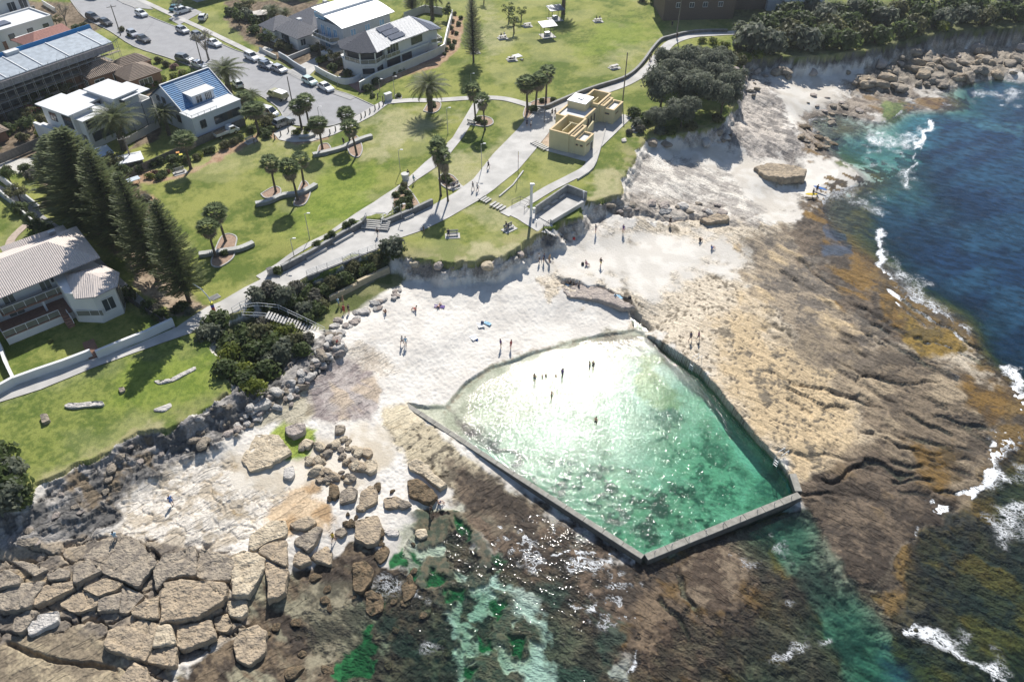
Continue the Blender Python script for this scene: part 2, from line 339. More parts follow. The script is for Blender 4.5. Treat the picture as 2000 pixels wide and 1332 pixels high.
def zone(P, soft, warp, relief, amp, ca, cb, cc=None, c=1, nz=None, lo=.38, hi=.62, f=1.0, mar=60, cfac=.5):
    m_ = sdf(P, qx + wa * warp + wc * warp * .25, qy + wb * warp - wc * warp * .25, mar)
    m_ = ss(-soft, soft, m_) * f
    k = m_ > .003
    if c is not None: k &= ~landm
    else: k &= landm
    kk = np.where(k)[0]
    if len(kk) == 0: return
    mm = m_[kk]; x = GX[kk]; y = GY[kk]
    h = np.zeros(len(kk)); t = (nz if nz is not None else n2)[kk]
    if relief == 'pit':
        f1, f2, cid = voro(x * 1.15 + wa[kk], y * 1.15 + wb[kk], 2); g = ss(.45, .6, fbm(x * .3, y * .3, 3, 2))
        h = amp * (-ss(.34, .1, f1) * (cid > .35) * .8 + (ST_E[kk] - .5) * 1.2)
        t = np.clip(t - .35 * ss(.36, .14, f1) * (cid > .35) * .9, 0, 1)
    elif relief == 'strE': h = amp * (steps(ST_E[kk], 9) - .5) * 2.2 + amp * .35 * (n3[kk] - .5)
    elif relief == 'strW': h = amp * (steps(ST_W[kk], 8) - .45) * 2.4 + amp * .22 * (n3[kk] - .5)
    elif relief == 'block':
        f1, f2, cid = voro(x * .26 + wa[kk] * .5, y * .42 + wb[kk] * .5, 4)
        cr = ss(.015, .1, f2 - f1); h = amp * ((cid - .5) * .7 + (cr - 1) * 1.1 + (n2[kk] - .5) * .4 - ss(.25, .05, voro(x * 1.6, y * 1.6, 3)[0]) * .18)
    elif relief == 'rough': h = amp * (ridged(x * .45, y * .45, 5, 2) - .6) * 1.6
    elif relief == 'weed': h = amp * (fbm(x * 1.3, y * 1.3, 4, 1) - .5) * 1.4
    elif relief == 'smooth': h = amp * (n4[kk] - .5)
    if relief in ('pit', 'strE', 'weed', 'rough', 'strW', 'block'): t = np.clip(t + (n3[kk] - .5) * .55, 0, 1)
    cm = mixc(ca, cb, ss(lo, hi, t))
    if cc is not None: cm = cm * (1 - ss(cfac + .04, cfac + .14, n4[kk] * .6 + ST_E[kk] * .4))[:, None] + np.asarray(cc) * ss(cfac + .04, cfac + .14, n4[kk] * .6 + ST_E[kk] * .4)[:, None]
    col[kk] = col[kk] * (1 - mm[:, None]) + cm * mm[:, None]
    dz[kk] = dz[kk] * (1 - mm) + h * mm
    if c is not None: cls[kk[mm > .5]] = c
TAN = (.46, .35, .21); PALE = (.55, .47, .36); WHT = (.60, .55, .48); GRY = (.20, .185, .175); DGR = (.11, .105, .10); BRN = (.118, .086, .058); DBR = (.045, .032, .022)
WEED = (.075, .05, .032); KELP = (.19, .105, .018); EMER = (.02, .14, .045); LIME = (.2, .27, .03); PIT = (.16, .13, .09); WSND = (.36, .35, .27); PGR = (.37, .325, .30)
_w = (~landm) & (((qx > 1590 + 60 * wa) & (qy + (qx - 1600) * .35 + 70 * wb > 372)) | ((qx > 1240) & (qy > 1000))) & (cls == 0); _d = ss(-.6, -2.5, GZ)
col[_w] = mixc(mixc((.06, .045, .03), (.17, .105, .03), ss(.35, .65, n2)), (.02, .05, .06), _d)[_w]; cls[_w] = 1; dz[_w] = (n3[_w] - .5) * .25
# --- eastern platform, from the dry pale side to the weed at the sea
zone([(1130,470),(1260,425),(1500,430),(1560,430),(1700,560),(1760,620),(1880,660),(1960,760),(1900,960),(1790,1040),(1700,1150),(1800,1290),(1760,1300),(1660,1180),(1560,975),(1545,932),(1500,880),(1440,815),(1395,765),(1330,700),(1262,650),(1225,612),(1170,585),(1060,575),(1050,545)], 8, 34, 'pit', .16, PIT, PALE, lo=.22, hi=.4)
zone([(1000,520),(1080,470),(1240,452),(1440,470),(1450,560),(1380,520),(1300,560),(1280,600),(1190,560),(1080,540),(1020,570)], 22, 40, 'sand', 0, (.58,.545,.49), (.66,.625,.57), c=0)
zone([(1395,640),(1460,560),(1500,640),(1640,730),(1700,860),(1640,920),(1560,935),(1500,860),(1420,760)], 30, 50, 'pit', .17, PIT, TAN, lo=.2, hi=.42)
zone([(1440,470),(1540,440),(1700,560),(1760,640),(1660,700),(1560,640),(1480,590)], 18, 50, 'strE', .30, (.12,.10,.08), (.27,.215,.15), cc=TAN, cfac=.5)
zone([(1530,610),(1620,650),(1880,700),(1960,780),(1910,980),(1780,1030),(1700,1000),(1600,900),(1700,850),(1640,740)], 22, 50, 'strE', .34, (.085,.064,.044), (.195,.148,.098), cc=(.30,.235,.155), cfac=.49)
zone([(1560,940),(1640,900),(1720,880),(1790,920),(1900,960),(1790,1040),(1700,1150),(1790,1290),(1740,1290),(1640,1170),(1565,985)], 9, 26, 'strE', .28, DBR, BRN, cc=(.13,.09,.05), cfac=.55)
zone([(1560,395),(1640,400),(1700,470),(1710,560),(1800,640),(1760,680),(1640,600),(1560,470),(1530,430)], 14, 50, 'weed', .22, DBR, BRN, cc=KELP, cfac=.5)
zone([(1530,640),(1640,650),(1720,700),(1660,745),(1560,700)], 25, 50, 'strE', .25, (.12,.095,.07), (.21,.165,.11))
zone([(1720,560),(1760,580),(1765,630),(1720,625)], 6, 16, 'weed', .2, (.1,.06,.015), KELP)
zone([(1760,620),(1790,610),(1800,640),(1870,640),(1890,680),(1850,690),(1800,700),(1770,660)], 6, 22, 'weed', .2, (.12,.08,.015), (.24,.15,.02))
zone([(1880,740),(1960,750),(1980,800),(1930,830),(1880,790)], 10, 25, 'weed', .15, (.09,.05,.012), KELP)
zone([(1780,860),(1860,870),(1860,960),(1800,930)], 14, 34, 'weed', .15, (.08,.05,.015), (.16,.09,.018))
zone([(1650,470),(1690,470),(1712,510),(1710,560),(1660,500)], 6, 22, 'weed', .1, (.12,.07,.02), KELP)
zone([(1610,440),(1655,460),(1650,475),(1615,468)], 4, 10, 'smooth', .05, (.03,.05,.09), (.05,.07,.11))
zone([(1600,480),(1665,475),(1668,495),(1610,500)], 4, 10, 'smooth', .05, (.035,.055,.09), (.05,.07,.11))
# --- brown weed flats south of the pool
zone([(1215,1110),(1260,1110),(1420,1050),(1510,1010),(1500,1060),(1560,1150),(1640,1290),(1650,1420),(1200,1420),(1235,1300),(1180,1200)], 10, 40, 'weed', .30, DBR, (.12,.085,.055), cc=(.12,.07,.02), cfac=.5)
zone([(1325,1100),(1450,1040),(1500,1080),(1415,1180),(1370,1200),(1340,1170)], 8, 24, 'weed', .2, WEED, (.2,.15,.1))
zone([(1250,1170),(1300,1150),(1360,1290),(1300,1420),(1240,1420)], 8, 26, 'weed', .25, WEED, (.17,.12,.075), cc=(.10,.05,.012), cfac=.5)
zone([(1010,985),(1100,1010),(1235,1110),(1225,1260),(1200,1420),(1060,1420),(1075,1290),(1050,1190),(1000,1140),(960,1060),(905,1030),(895,960)], 12, 44, 'weed', .3, DBR, (.15,.105,.07), cc=(.05,.07,.05), cfac=.52)
# --- west of the pool wall: pale to brown reef
zone([(745,850),(800,800),(880,860),(960,925),(1090,1020),(1010,1050),(950,1010),(900,985),(830,930),(770,880)], 9, 24, 'pit', .22, (.12,.10,.07), (.42,.36,.25), lo=.3, hi=.5)
zone([(870,900),(960,935),(1100,1020),(1010,1050),(890,980)], 18, 30, 'weed', .25, DBR, BRN)
# --- shallows: pale sand under water, weed, brown rubble
zone([(820,985),(900,985),(905,1060),(885,1150),(960,1160),(990,1200),(1060,1250),(1000,1340),(960,1420),(870,1420),(885,1250),(860,1170),(800,1130),(770,1050)], 10, 30, 'smooth', .2, (.42,.42,.33), (.56,.55,.45), c=3)
zone([(500,1110),(560,1120),(690,1060),(760,1090),(840,1180),(880,1250),(880,1420),(430,1420),(330,1320),(480,1230)], 9, 40, 'weed', .34, DBR, (.13,.095,.06), cc=(.24,.22,.15), cfac=.5)
zone([(610,1130),(680,1140),(710,1200),(690,1280),(620,1330),(600,1230)], 14, 30, 'weed', .1, (.12,.11,.08), (.30,.27,.19), c=3)
_q = sdf([(790,1000),(900,985),(960,1060),(1000,1180),(1060,1260),(1000,1400),(860,1400),(850,1250),(820,1150)], qx + wa * 30, qy + wb * 30, 60)
_m = ss(-12, 12, _q) * ss(.50, .56, fbm(GX * .30, GY * .30, 5, 6)) * .9; col = col * (1 - _m[:, None]) + mixc((.03, .05, .03), (.12, .10, .06), ss(.35, .65, n3)) * _m[:, None]; dz += _m * .35
for P in ([(765,1080),(795,1080),(792,1110),(765,1105)], [(800,1085),(818,1088),(815,1112)], [(840,1115),(868,1118),(862,1145),(838,1140)], [(800,1115),(820,1112),(818,1132),(800,1130)],
          [(720,1210),(735,1218),(720,1262),(690,1290),(680,1275)], [(670,1270),(735,1275),(728,1320),(650,1335),(665,1300)], [(755,1170),(785,1175),(780,1200),(750,1200)],
          [(880,1040),(925,1040),(915,1062),(878,1060)], [(882,1012),(905,1020),(920,1045),(890,1035)], [(870,1150),(905,1150),(905,1185),(872,1180)], [(960,1170),(990,1180),(975,1215),(955,1195)],
          [(895,1300),(925,1300),(915,1330),(895,1320)], [(925,1240),(960,1245),(970,1280),(940,1275)], [(990,1245),(1020,1255),(1015,1290),(990,1280)], [(960,1080),(985,1085),(975,1115),(955,1100)]):
    zone(P, 4, 22, 'weed', .25, (.012,.09,.03), EMER, c=3, mar=40, lo=.3, hi=.5)
for P in ([(870,1030),(900,1035),(930,1090),(915,1125),(885,1110)], [(950,1085),(975,1090),(970,1120),(948,1115)], [(920,1210),(965,1215),(960,1260),(925,1250)], [(975,1090),(1000,1085),(1000,1130),(975,1125)],
          [(790,1130),(830,1145),(860,1190),(885,1260),(860,1332),(770,1332),(755,1260),(720,1240)], [(830,1000),(860,1000),(865,1015),(835,1020)], [(900,1160),(925,1165),(922,1215),(895,1215)]):
    zone(P, 5, 26, 'weed', .4, DBR, (.12,.08,.05), cc=(.02,.03,.02), c=1, mar=50)
# --- channel
zone([(1500,1040),(1560,990),(1580,1000),(1650,1120),(1760,1260),(1800,1420),(1650,1420),(1640,1290),(1575,1170)], 8, 16, 'weed', .4, (.05,.07,.055), (.18,.21,.155), cc=(.26,.31,.22), c=3, cfac=.52)
zone([(1790,1040),(1960,940),(2100,900),(2170,1420),(1800,1420),(1740,1240),(1780,1140)], 12, 30, 'weed', .3, (.018,.022,.018), (.05,.045,.02), cc=(.12,.08,.015), cfac=.50)
zone([(1400,108),(1470,112),(1570,96),(1640,90),(1740,74),(1830,50),(1905,42),(2100,30),(2100,75),(1905,80),(1830,88),(1740,112),(1640,128),(1570,134),(1500,130),(1440,150)], 6, 16, 'strE', .6, (.07,.065,.06), (.16,.15,.135))  # far cliff rim: shade under overhanging trees put into the rock colour
# --- pool bed
zone(POOL, 3, 5, 'smooth', .1, (.34,.36,.27), (.46,.47,.37), c=3)
zone([(1230,665),(1290,720),(1330,800),(1290,830),(1250,760)], 14, 30, 'smooth', .1, (.25,.26,.13), (.36,.36,.2), c=3)
zone([(1240,820),(1300,800),(1380,860),(1440,940),(1480,1000),(1420,1000),(1330,920)], 20, 50, 'weed', .25, (.10,.14,.10), (.36,.40,.29), c=3)
zone([(1000,930),(1180,900),(1330,960),(1420,1010),(1270,1080),(1150,1010)], 22, 60, 'weed', .3, (.035,.06,.045), (.30,.34,.24), cc=(.42,.45,.32), c=3, cfac=.52)
zone([(885,800),(930,830),(1000,880),(1040,930),(985,900),(900,850)], 12, 30, 'weed', .15, (.06,.05,.05), (.18,.17,.14), c=3)
zone([(1380,760),(1440,820),(1500,880),(1535,940),(1500,980),(1470,930),(1420,850)], 8, 16, 'smooth', .1, (.36,.42,.33), (.5,.52,.44), c=3)
zone([(1500,905),(1540,935),(1550,968),(1490,985),(1470,950)], 10, 24, 'weed', .2, (.09,.12,.10), (.24,.27,.2), c=3)
zone([(1262,655),(1290,675),(1330,703),(1370,731),(1400,768),(1440,815),(1480,861),(1520,901),(1545,935),(1536,940),(1508,908),(1468,868),(1428,822),(1390,776),(1360,740),(1320,712),(1280,686),(1255,664)], 3, 4, 'rough', .25, (.05,.05,.042), (.11,.10,.08), c=1)  # dark strip: shade on the ledge face put into the colour
zone([(1165,655),(1250,650),(1275,680),(1240,700),(1180,690),(1150,672)], 8, 24, 'rough', .15, (.28,.26,.2), (.42,.40,.32))
# --- western shelf and cliff foot
zone([(-200,1010),(30,1000),(160,910),(270,850),(400,800),(480,740),(560,690),(640,650),(680,680),(670,720),(610,740),(540,800),(420,870),(330,920),(260,960),(230,1020),(180,1060),(60,1110),(-200,1130)], 6, 20, 'strW', 1.0, DGR, (.30,.28,.26), cc=(.17,.13,.085), cfac=.56)
zone([(250,960),(330,905),(440,880),(520,890),(560,930),(640,960),(560,1050),(480,1060),(380,1090),(290,1100),(215,1070)], 12, 34, 'block', .16, (.42,.36,.28), WHT, cc=(.34,.25,.14), cfac=.57)
zone([(430,870),(640,850),(760,830),(770,900),(700,960),(560,950),(470,960)], 16, 30, 'sand', 0, (.52,.46,.37), (.62,.57,.49), c=0)
zone([(540,985),(600,940),(640,975),(650,1040),(560,1045),(520,1010)], 10, 24, 'smooth', .1, (.36,.24,.13), (.5,.38,.25))
zone([(-200,1100),(130,1060),(230,1035),(330,1070),(470,1080),(460,1150),(500,1230),(330,1300),(350,1420),(-200,1420)], 8, 20, 'block', .62, (.16,.135,.11), (.31,.255,.19), cc=(.36,.28,.18), cfac=.55)
zone([(590,752),(640,712),(700,700),(735,740),(745,790),(720,822),(650,830),(610,815)], 5, 12, 'rough', .12, (.24,.20,.19), PGR, cc=(.42,.34,.26), cfac=.55)
zone([(500,800),(600,752),(610,815),(580,830),(500,830)], 7, 14, 'rough', .12, (.26,.22,.15), (.40,.36,.27))
zone([(660,690),(720,670),(790,720),(760,740),(700,720)], 12, 26, 'strE', .12, (.42,.36,.29), (.56,.5,.42))
zone([(530,850),(560,825),(620,835),(600,890),(560,895)], 5, 10, 'smooth', .05, (.14,.22,.02), (.26,.32,.05))
zone([(755,790),(800,790),(830,830),(780,860),(745,830)], 6, 12, 'rough', .1, (.4,.33,.22), (.52,.45,.32))
zone([(0,1250),(130,1220),(270,1300),(300,1420),(-200,1420),(-200,1240)], 10, 24, 'strE', .15, (.2,.16,.11), (.33,.27,.18))
# --- upper shore
zone([(1160,395),(1230,380),(1350,385),(1450,410),(1500,435),(1430,440),(1330,425),(1240,420),(1160,415)], 5, 18, 'strE', .5, (.24,.21,.18), (.46,.41,.35))
zone([(1230,300),(1330,310),(1400,330),(1470,380),(1500,430),(1380,400),(1290,385),(1220,380)], 12, 30, 'strE', .26, (.32,.29,.26), (.56,.52,.46))
zone([(1020,470),(1100,430),(1180,415),(1180,440),(1100,480),(1040,500),(960,540),(800,545),(780,500)], 5, 10, 'strW', .3, (.24,.215,.19), (.5,.46,.41), cc=(.36,.30,.22))
zone([(1480,330),(1530,335),(1575,355),(1560,370),(1500,360)], 3, 8, 'rough', .6, (.25,.2,.14), (.42,.35,.25))
zone([(1250,262),(1420,240),(1440,130),(1500,140),(1520,180),(1540,240),(1580,300),(1560,320),(1450,300),(1420,280),(1290,275)], 9, 30, 'strE', .5, (.2,.18,.165), (.47,.42,.37))
zone([(1500,150),(1640,165),(1700,130),(1830,90),(2040,75),(2040,130),(1880,165),(1740,185),(1650,170)], 6, 24, 'rough', .7, (.15,.13,.105), (.33,.28,.22))
zone([(1560,225),(1660,170),(1760,185),(1860,180),(1880,215),(1760,220),(1650,235),(1730,250),(1640,280),(1690,300),(1600,320),(1560,280)], 8, 34, 'strE', .32, (.12,.095,.075), (.30,.25,.20), cc=(.16,.10,.04), cfac=.54)
zone([(1300,300),(1370,268),(1450,300),(1540,330),(1490,340),(1560,400),(1500,430),(1440,360),(1360,320)], 12, 20, 'sand', 0, (.52,.48,.42), (.6,.57,.52), c=0, f=.9)
zone([(1500,150),(1640,160),(1650,190),(1560,230),(1520,190)], 10, 22, 'sand', 0, (.52,.48,.42), (.6,.57,.52), c=0)
zone([(1790,200),(1800,190),(1890,190),(1900,215),(1830,215)], 5, 12, 'weed', .2, (.1,.05,.02), (.2,.12,.04))
zone([(1720,205),(1765,200),(1760,240),(1720,250)], 6, 18, 'weed', .1, (.08,.13,.03), (.16,.2,.06))
zone([(1640,290),(1710,275),(1690,320),(1640,320)], 8, 24, 'weed', .1, (.06,.10,.03), (.13,.16,.05))
# slope of the bush bank and grass strip above the beach
zone([(590,590),(640,585),(760,530),(800,545),(740,580),(680,610),(640,650),(590,640)], 5, 8, 'smooth', .1, (.10,.12,.04), (.2,.2,.09), c=4)
zone([(440,640),(620,545),(735,495),(770,500),(760,528),(640,583),(600,640),(560,690),(480,740),(440,720)], 6, 10, 'smooth', .1, (.05,.06,.03), (.1,.11,.05), c=4)
# ledges and channels cut into the rock: (px polyline, half width m, depth m)
LEDGE = [([(1075,548),(1130,556),(1180,570),(1225,600),(1250,630),(1275,655)], .55, 1.0), ([(1530,748),(1580,752),(1640,770),(1720,790)], .3, .35), ([(1522,757),(1570,775),(1610,795),(1660,800)], .3, .4),
 ([(1535,780),(1565,795),(1590,812)], .25, .35), ([(1575,932),(1620,942),(1650,930),(1665,915),(1690,900),(1720,905),(1760,925),(1810,932)], .32, .5), ([(1665,740),(1700,737),(1760,750),(1850,748)], .25, .3),
 ([(1660,830),(1720,855),(1790,880),(1850,890)], .22, .25), ([(1320,1110),(1340,1160),(1370,1200)], .25, .35), ([(1290,1165),(1320,1200),(1350,1260)], .25, .35), ([(1170,410),(1250,420),(1330,430),(1400,424)], .35, .6),
 ([(0,1250),(60,1275),(130,1293),(240,1310)], .28, .7), ([(165,1092),(200,1105),(235,1135),(290,1165)], .22, .6), ([(1500,1050),(1560,975),(1620,1080),(1700,1190),(1790,1290)], .05, .01)]
for L, hw, dp_ in LEDGE:
    d_, s_, t_ = ldist(L, qx + wa * 10, qy + wb * 10, 80)
    mpp = np.hypot(GX, GY) ** 0 * np.sqrt(GX ** 2 + GY ** 2 + 70.0 ** 2) / CAM_F           # metres per photo pixel
    k = (~landm) & (d_ < 80); k2 = np.where(k)[0]
    q = d_[k2] * mpp[k2]; taper = ss(0, .12, t_[k2]) * ss(1, .88, t_[k2])
    dz[k2] -= dp_ * ss(hw * 1.4, hw * .7, q) * taper
_rl = random.Random(21)
for k_ in range(46):                                    # bedding cracks along the strata of the eastern platform
    x0_, y0_ = _rl.uniform(1470, 1850), _rl.uniform(480, 960); sl_ = .95 - .85 * (y0_ - 450) / 500 + _rl.uniform(-.15, .15); ln_ = _rl.uniform(40, 150); q_ = [(x0_ + ln_ * i / 5, y0_ + sl_ * ln_ * i / 5 + _rl.uniform(-4, 4)) for i in range(6)]
    d_, s_, t_ = ldist(q_, qx + wa * 4, qy + wb * 4, 14); k2 = np.where((~landm) & (d_ < 14))[0]
    if len(k2): dz[k2] -= _rl.uniform(.12, .4) * ss(.34, .12, d_[k2] * np.sqrt(GX[k2] ** 2 + GY[k2] ** 2 + 4900.) / CAM_F) * ss(0, .2, t_[k2]) * ss(1, .8, t_[k2])
_d, _s2, _t2 = ldist([(872,800),(905,752),(955,716),(1000,694),(1060,678),(1130,664),(1200,648),(1240,636)], qx + wa * 5, qy + wb * 5 - 4, 20)
_m = ss(9, 3, _d) * ss(.42, .58, n3) * (~landm) * .55; col = col * (1 - _m[:, None]) + np.array((.26, .21, .15)) * _m[:, None]; dz += _m * .05
def pxline(L): return ldist(L, qx, qy, 60)
# --- land: lawn, worn patches, garden beds
lk = np.where(landm)[0]; X = GX[lk]; Y = GY[lk]
g = mixc((.10, .138, .030), (.25, .262, .075), ss(.34, .64, n4[lk] * .45 + n2[lk] * .3 + n3[lk] * .25))
g = g * (1 - .35 * ss(.52, .62, fbm(X * .11 + 5, Y * .11, 4, 0)))[:, None] + np.array((.34, .33, .15)) * (.35 * ss(.52, .62, fbm(X * .11 + 5, Y * .11, 4, 0)))[:, None]
edge = ss(5, .5, sdf(LANDW, X, Y)) * ss(.35, .6, n2[lk])
g = mixc(g, (.33, .28, .17), edge * .55)
col[lk] = g; cls[lk] = 2; dz[lk] = (n2[lk] - .5) * .10
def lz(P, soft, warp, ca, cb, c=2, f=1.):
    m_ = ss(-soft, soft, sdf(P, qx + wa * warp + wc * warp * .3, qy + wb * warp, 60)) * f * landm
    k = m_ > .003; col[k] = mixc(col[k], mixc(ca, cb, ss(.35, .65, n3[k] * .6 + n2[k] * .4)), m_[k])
    if c != 2: cls[k & (m_ > .5)] = c
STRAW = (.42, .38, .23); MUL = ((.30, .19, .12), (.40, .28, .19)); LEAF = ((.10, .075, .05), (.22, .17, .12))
for P, f in (([(690,235),(760,215),(830,220),(900,230),(900,215),(830,260),(770,290),(720,300),(760,250)], .6), ([(845,330),(900,300),(960,340),(930,370),(880,360)], .6), ([(920,300),(1000,270),(1020,240),(960,330)], .5),
             ([(700,300),(760,240),(800,260),(740,310)], .5), ([(895,400),(980,390),(1020,420),(980,450),(930,430)], .5), ([(960,20),(1010,60),(960,120),(930,60)], .45), ([(1160,345),(1215,330),(1220,384),(1150,395)], .7),
             ([(930,480),(1040,470),(1000,505),(900,515)], .8), ([(-50,790),(120,720),(260,690),(300,700),(150,740),(-50,820)], .5), ([(150,905),(60,960),(30,990),(260,838),(340,830),(260,800),(120,860)], .5),
             ([(1215,75),(1290,90),(1310,60),(1240,110),(1180,130)], .35), ([(1240,130),(1280,100),(1270,140)], .4), ([(530,280),(610,255),(640,270),(560,300)], .5), ([(370,320),(500,270),(600,300),(430,340)],.25)):
    lz(P, 12, 26, (.33,.32,.17), STRAW, f=f)
lz([(-200,760),(35,752),(180,702),(260,680),(345,645),(405,645),(450,740),(450,768),(380,805),(300,825),(205,875),(75,945),(-200,1000)], 8, 20, (.085,.125,.028), (.19,.225,.055), f=.7)
for P in ([(1180,40),(1240,40),(1300,60),(1200,100),(1120,110)], [(620,330),(760,320),(700,420),(560,460),(600,380)], [(250,720),(420,700),(430,760),(300,800),(200,790)]): lz(P, 18, 30, (.14,.2,.03), (.2,.26,.04), f=.6)
# bare, needle-littered ground below the pines
lz([(232,500),(262,470),(300,440),(330,500),(372,575),(410,600),(380,615),(345,625),(270,560)], 6, 16, (.20,.15,.11), (.38,.30,.22), 4)
lz([(100,330),(250,330),(300,400),(270,470),(232,500),(170,440),(80,360)], 6, 12, *LEAF, 4)
for P in ([(255,335),(300,330),(330,345),(400,322),(420,300),(440,290),(500,262),(505,275),(450,300),(425,315),(340,352),(290,360),(262,360)], [(500,262),(540,270),(580,282),(640,272),(640,262),(600,262),(545,255),(510,255)],
          [(272,385),(300,382),(312,395),(300,405),(280,402)], [(820,120),(865,95),(885,30),(905,35),(900,90),(860,130),(740,165),(742,155)], [(728,170),(760,158),(740,175)]): lz(P, 3, 5, *MUL, 4)
# promenade bank and plots beside the block
lz([(1038,268),(1060,248),(1078,240),(1082,262),(1072,288)], 2, 3, (.34,.26,.19), (.5,.4,.31), 4)
# tree-shaded verge and yards round the houses
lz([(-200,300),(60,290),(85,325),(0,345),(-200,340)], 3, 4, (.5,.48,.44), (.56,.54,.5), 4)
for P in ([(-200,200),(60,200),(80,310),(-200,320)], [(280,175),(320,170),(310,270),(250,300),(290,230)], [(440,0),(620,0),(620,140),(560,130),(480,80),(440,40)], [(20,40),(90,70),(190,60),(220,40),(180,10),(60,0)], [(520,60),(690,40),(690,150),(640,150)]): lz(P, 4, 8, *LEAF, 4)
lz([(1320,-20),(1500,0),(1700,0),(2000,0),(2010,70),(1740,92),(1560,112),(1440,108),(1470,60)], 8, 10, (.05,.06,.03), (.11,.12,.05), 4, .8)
# --- finish the height field
GZ2 = GZ + dz
pw = ss(-1.2, .3, sdf(POOLW, GX, GY, 10)); GZ2 = np.where((pw > 0) & ~landm, GZ + dz * (1 - .6 * pw), GZ2)
wet = (~landm) & (GZ2 < .28) & (GZ2 > -.2) & (pw <= 0)
col[wet] *= .8
edgew = ss(1.15, .55, GZ2) * (~landm) * ss(1460, 1380, qx) * ss(560, 600, qy) * ss(900, 860, qx + (qy - 600) * -.3 + 400)
V = np.stack([GX, GY, GZ2], 1)
idx = np.arange(NR * NC).reshape(NR, NC)
Q = np.stack([idx[:-1, :-1], idx[:-1, 1:], idx[1:, 1:], idx[1:, :-1]], -1).reshape(-1, 4)
cls[(GZ2 < -.25) & (cls == 0)] = 3
cls[(cls == 1) & (qx < 1000)] = 5
fc = np.max(cls[Q], axis=1)
def grow(P, m_):                                      # small overlapping class meshes share their border verts
    F = Q[m_]; u, inv = np.unique(F, return_inverse=True); return u, inv.reshape(F.shape)
GM = {0: ('beach_sand', vmat('sand_ground', 9, .86, 1.06, .07, 3.2, .95, .15)), 1: ('rock_platform', vmat('rock_ground', 3.4, .55, 1.35, .08, 3.2, .8, .35, strat_=-38, sb=.06)),
      5: ('rock_shelf', vmat('west_rock_ground', 3.4, .62, 1.3, .08, 3.2, .8, .35, strat_=44, sb=.07)),
      2: ('lawn', vmat('lawn_ground', 5, .72, 1.22, .05, 9, .95, .1)), 3: ('seabed', vmat('bed_ground', 2.5, .7, 1.2, .08, 3, .9, .2)), 4: ('garden_soil', vmat('soil_ground', 4, .7, 1.25, .06, 7, .95, .15))}
for k, (nm, m_) in GM.items():
    sel = fc == k
    if not sel.any(): continue
    u, F = grow(nm, sel); me = mesh_np(nm, V[u], F, m_, smooth=True)
    a = me.color_attributes.new('Col', 'FLOAT_COLOR', 'POINT'); a.data.foreach_set('color', np.c_[col[u], np.ones(len(u))].astype(np.float32).ravel())
    ob(nm, me, kind='structure')

# from here on heights are read off the finished surface
_PX0, _PY0 = cols[0], rows[0]; _ZG = GZ2.reshape(NR, NC)
def base_z(x, y):
    x = np.atleast_1d(np.asarray(x, float)); y = np.atleast_1d(np.asarray(y, float)); a, b = PX(x, y, np.full(x.shape, 3.0))
    u = np.clip((a - _PX0) / STEP, 0, NC - 1.001); v_ = np.clip((_PY0 - b) / STEP, 0, NR - 1.001); i = u.astype(int); j = v_.astype(int); u -= i; v_ -= j
    return (_ZG[j, i] * (1 - u) + _ZG[j, i + 1] * u) * (1 - v_) + (_ZG[j + 1, i] * (1 - u) + _ZG[j + 1, i + 1] * u) * v_

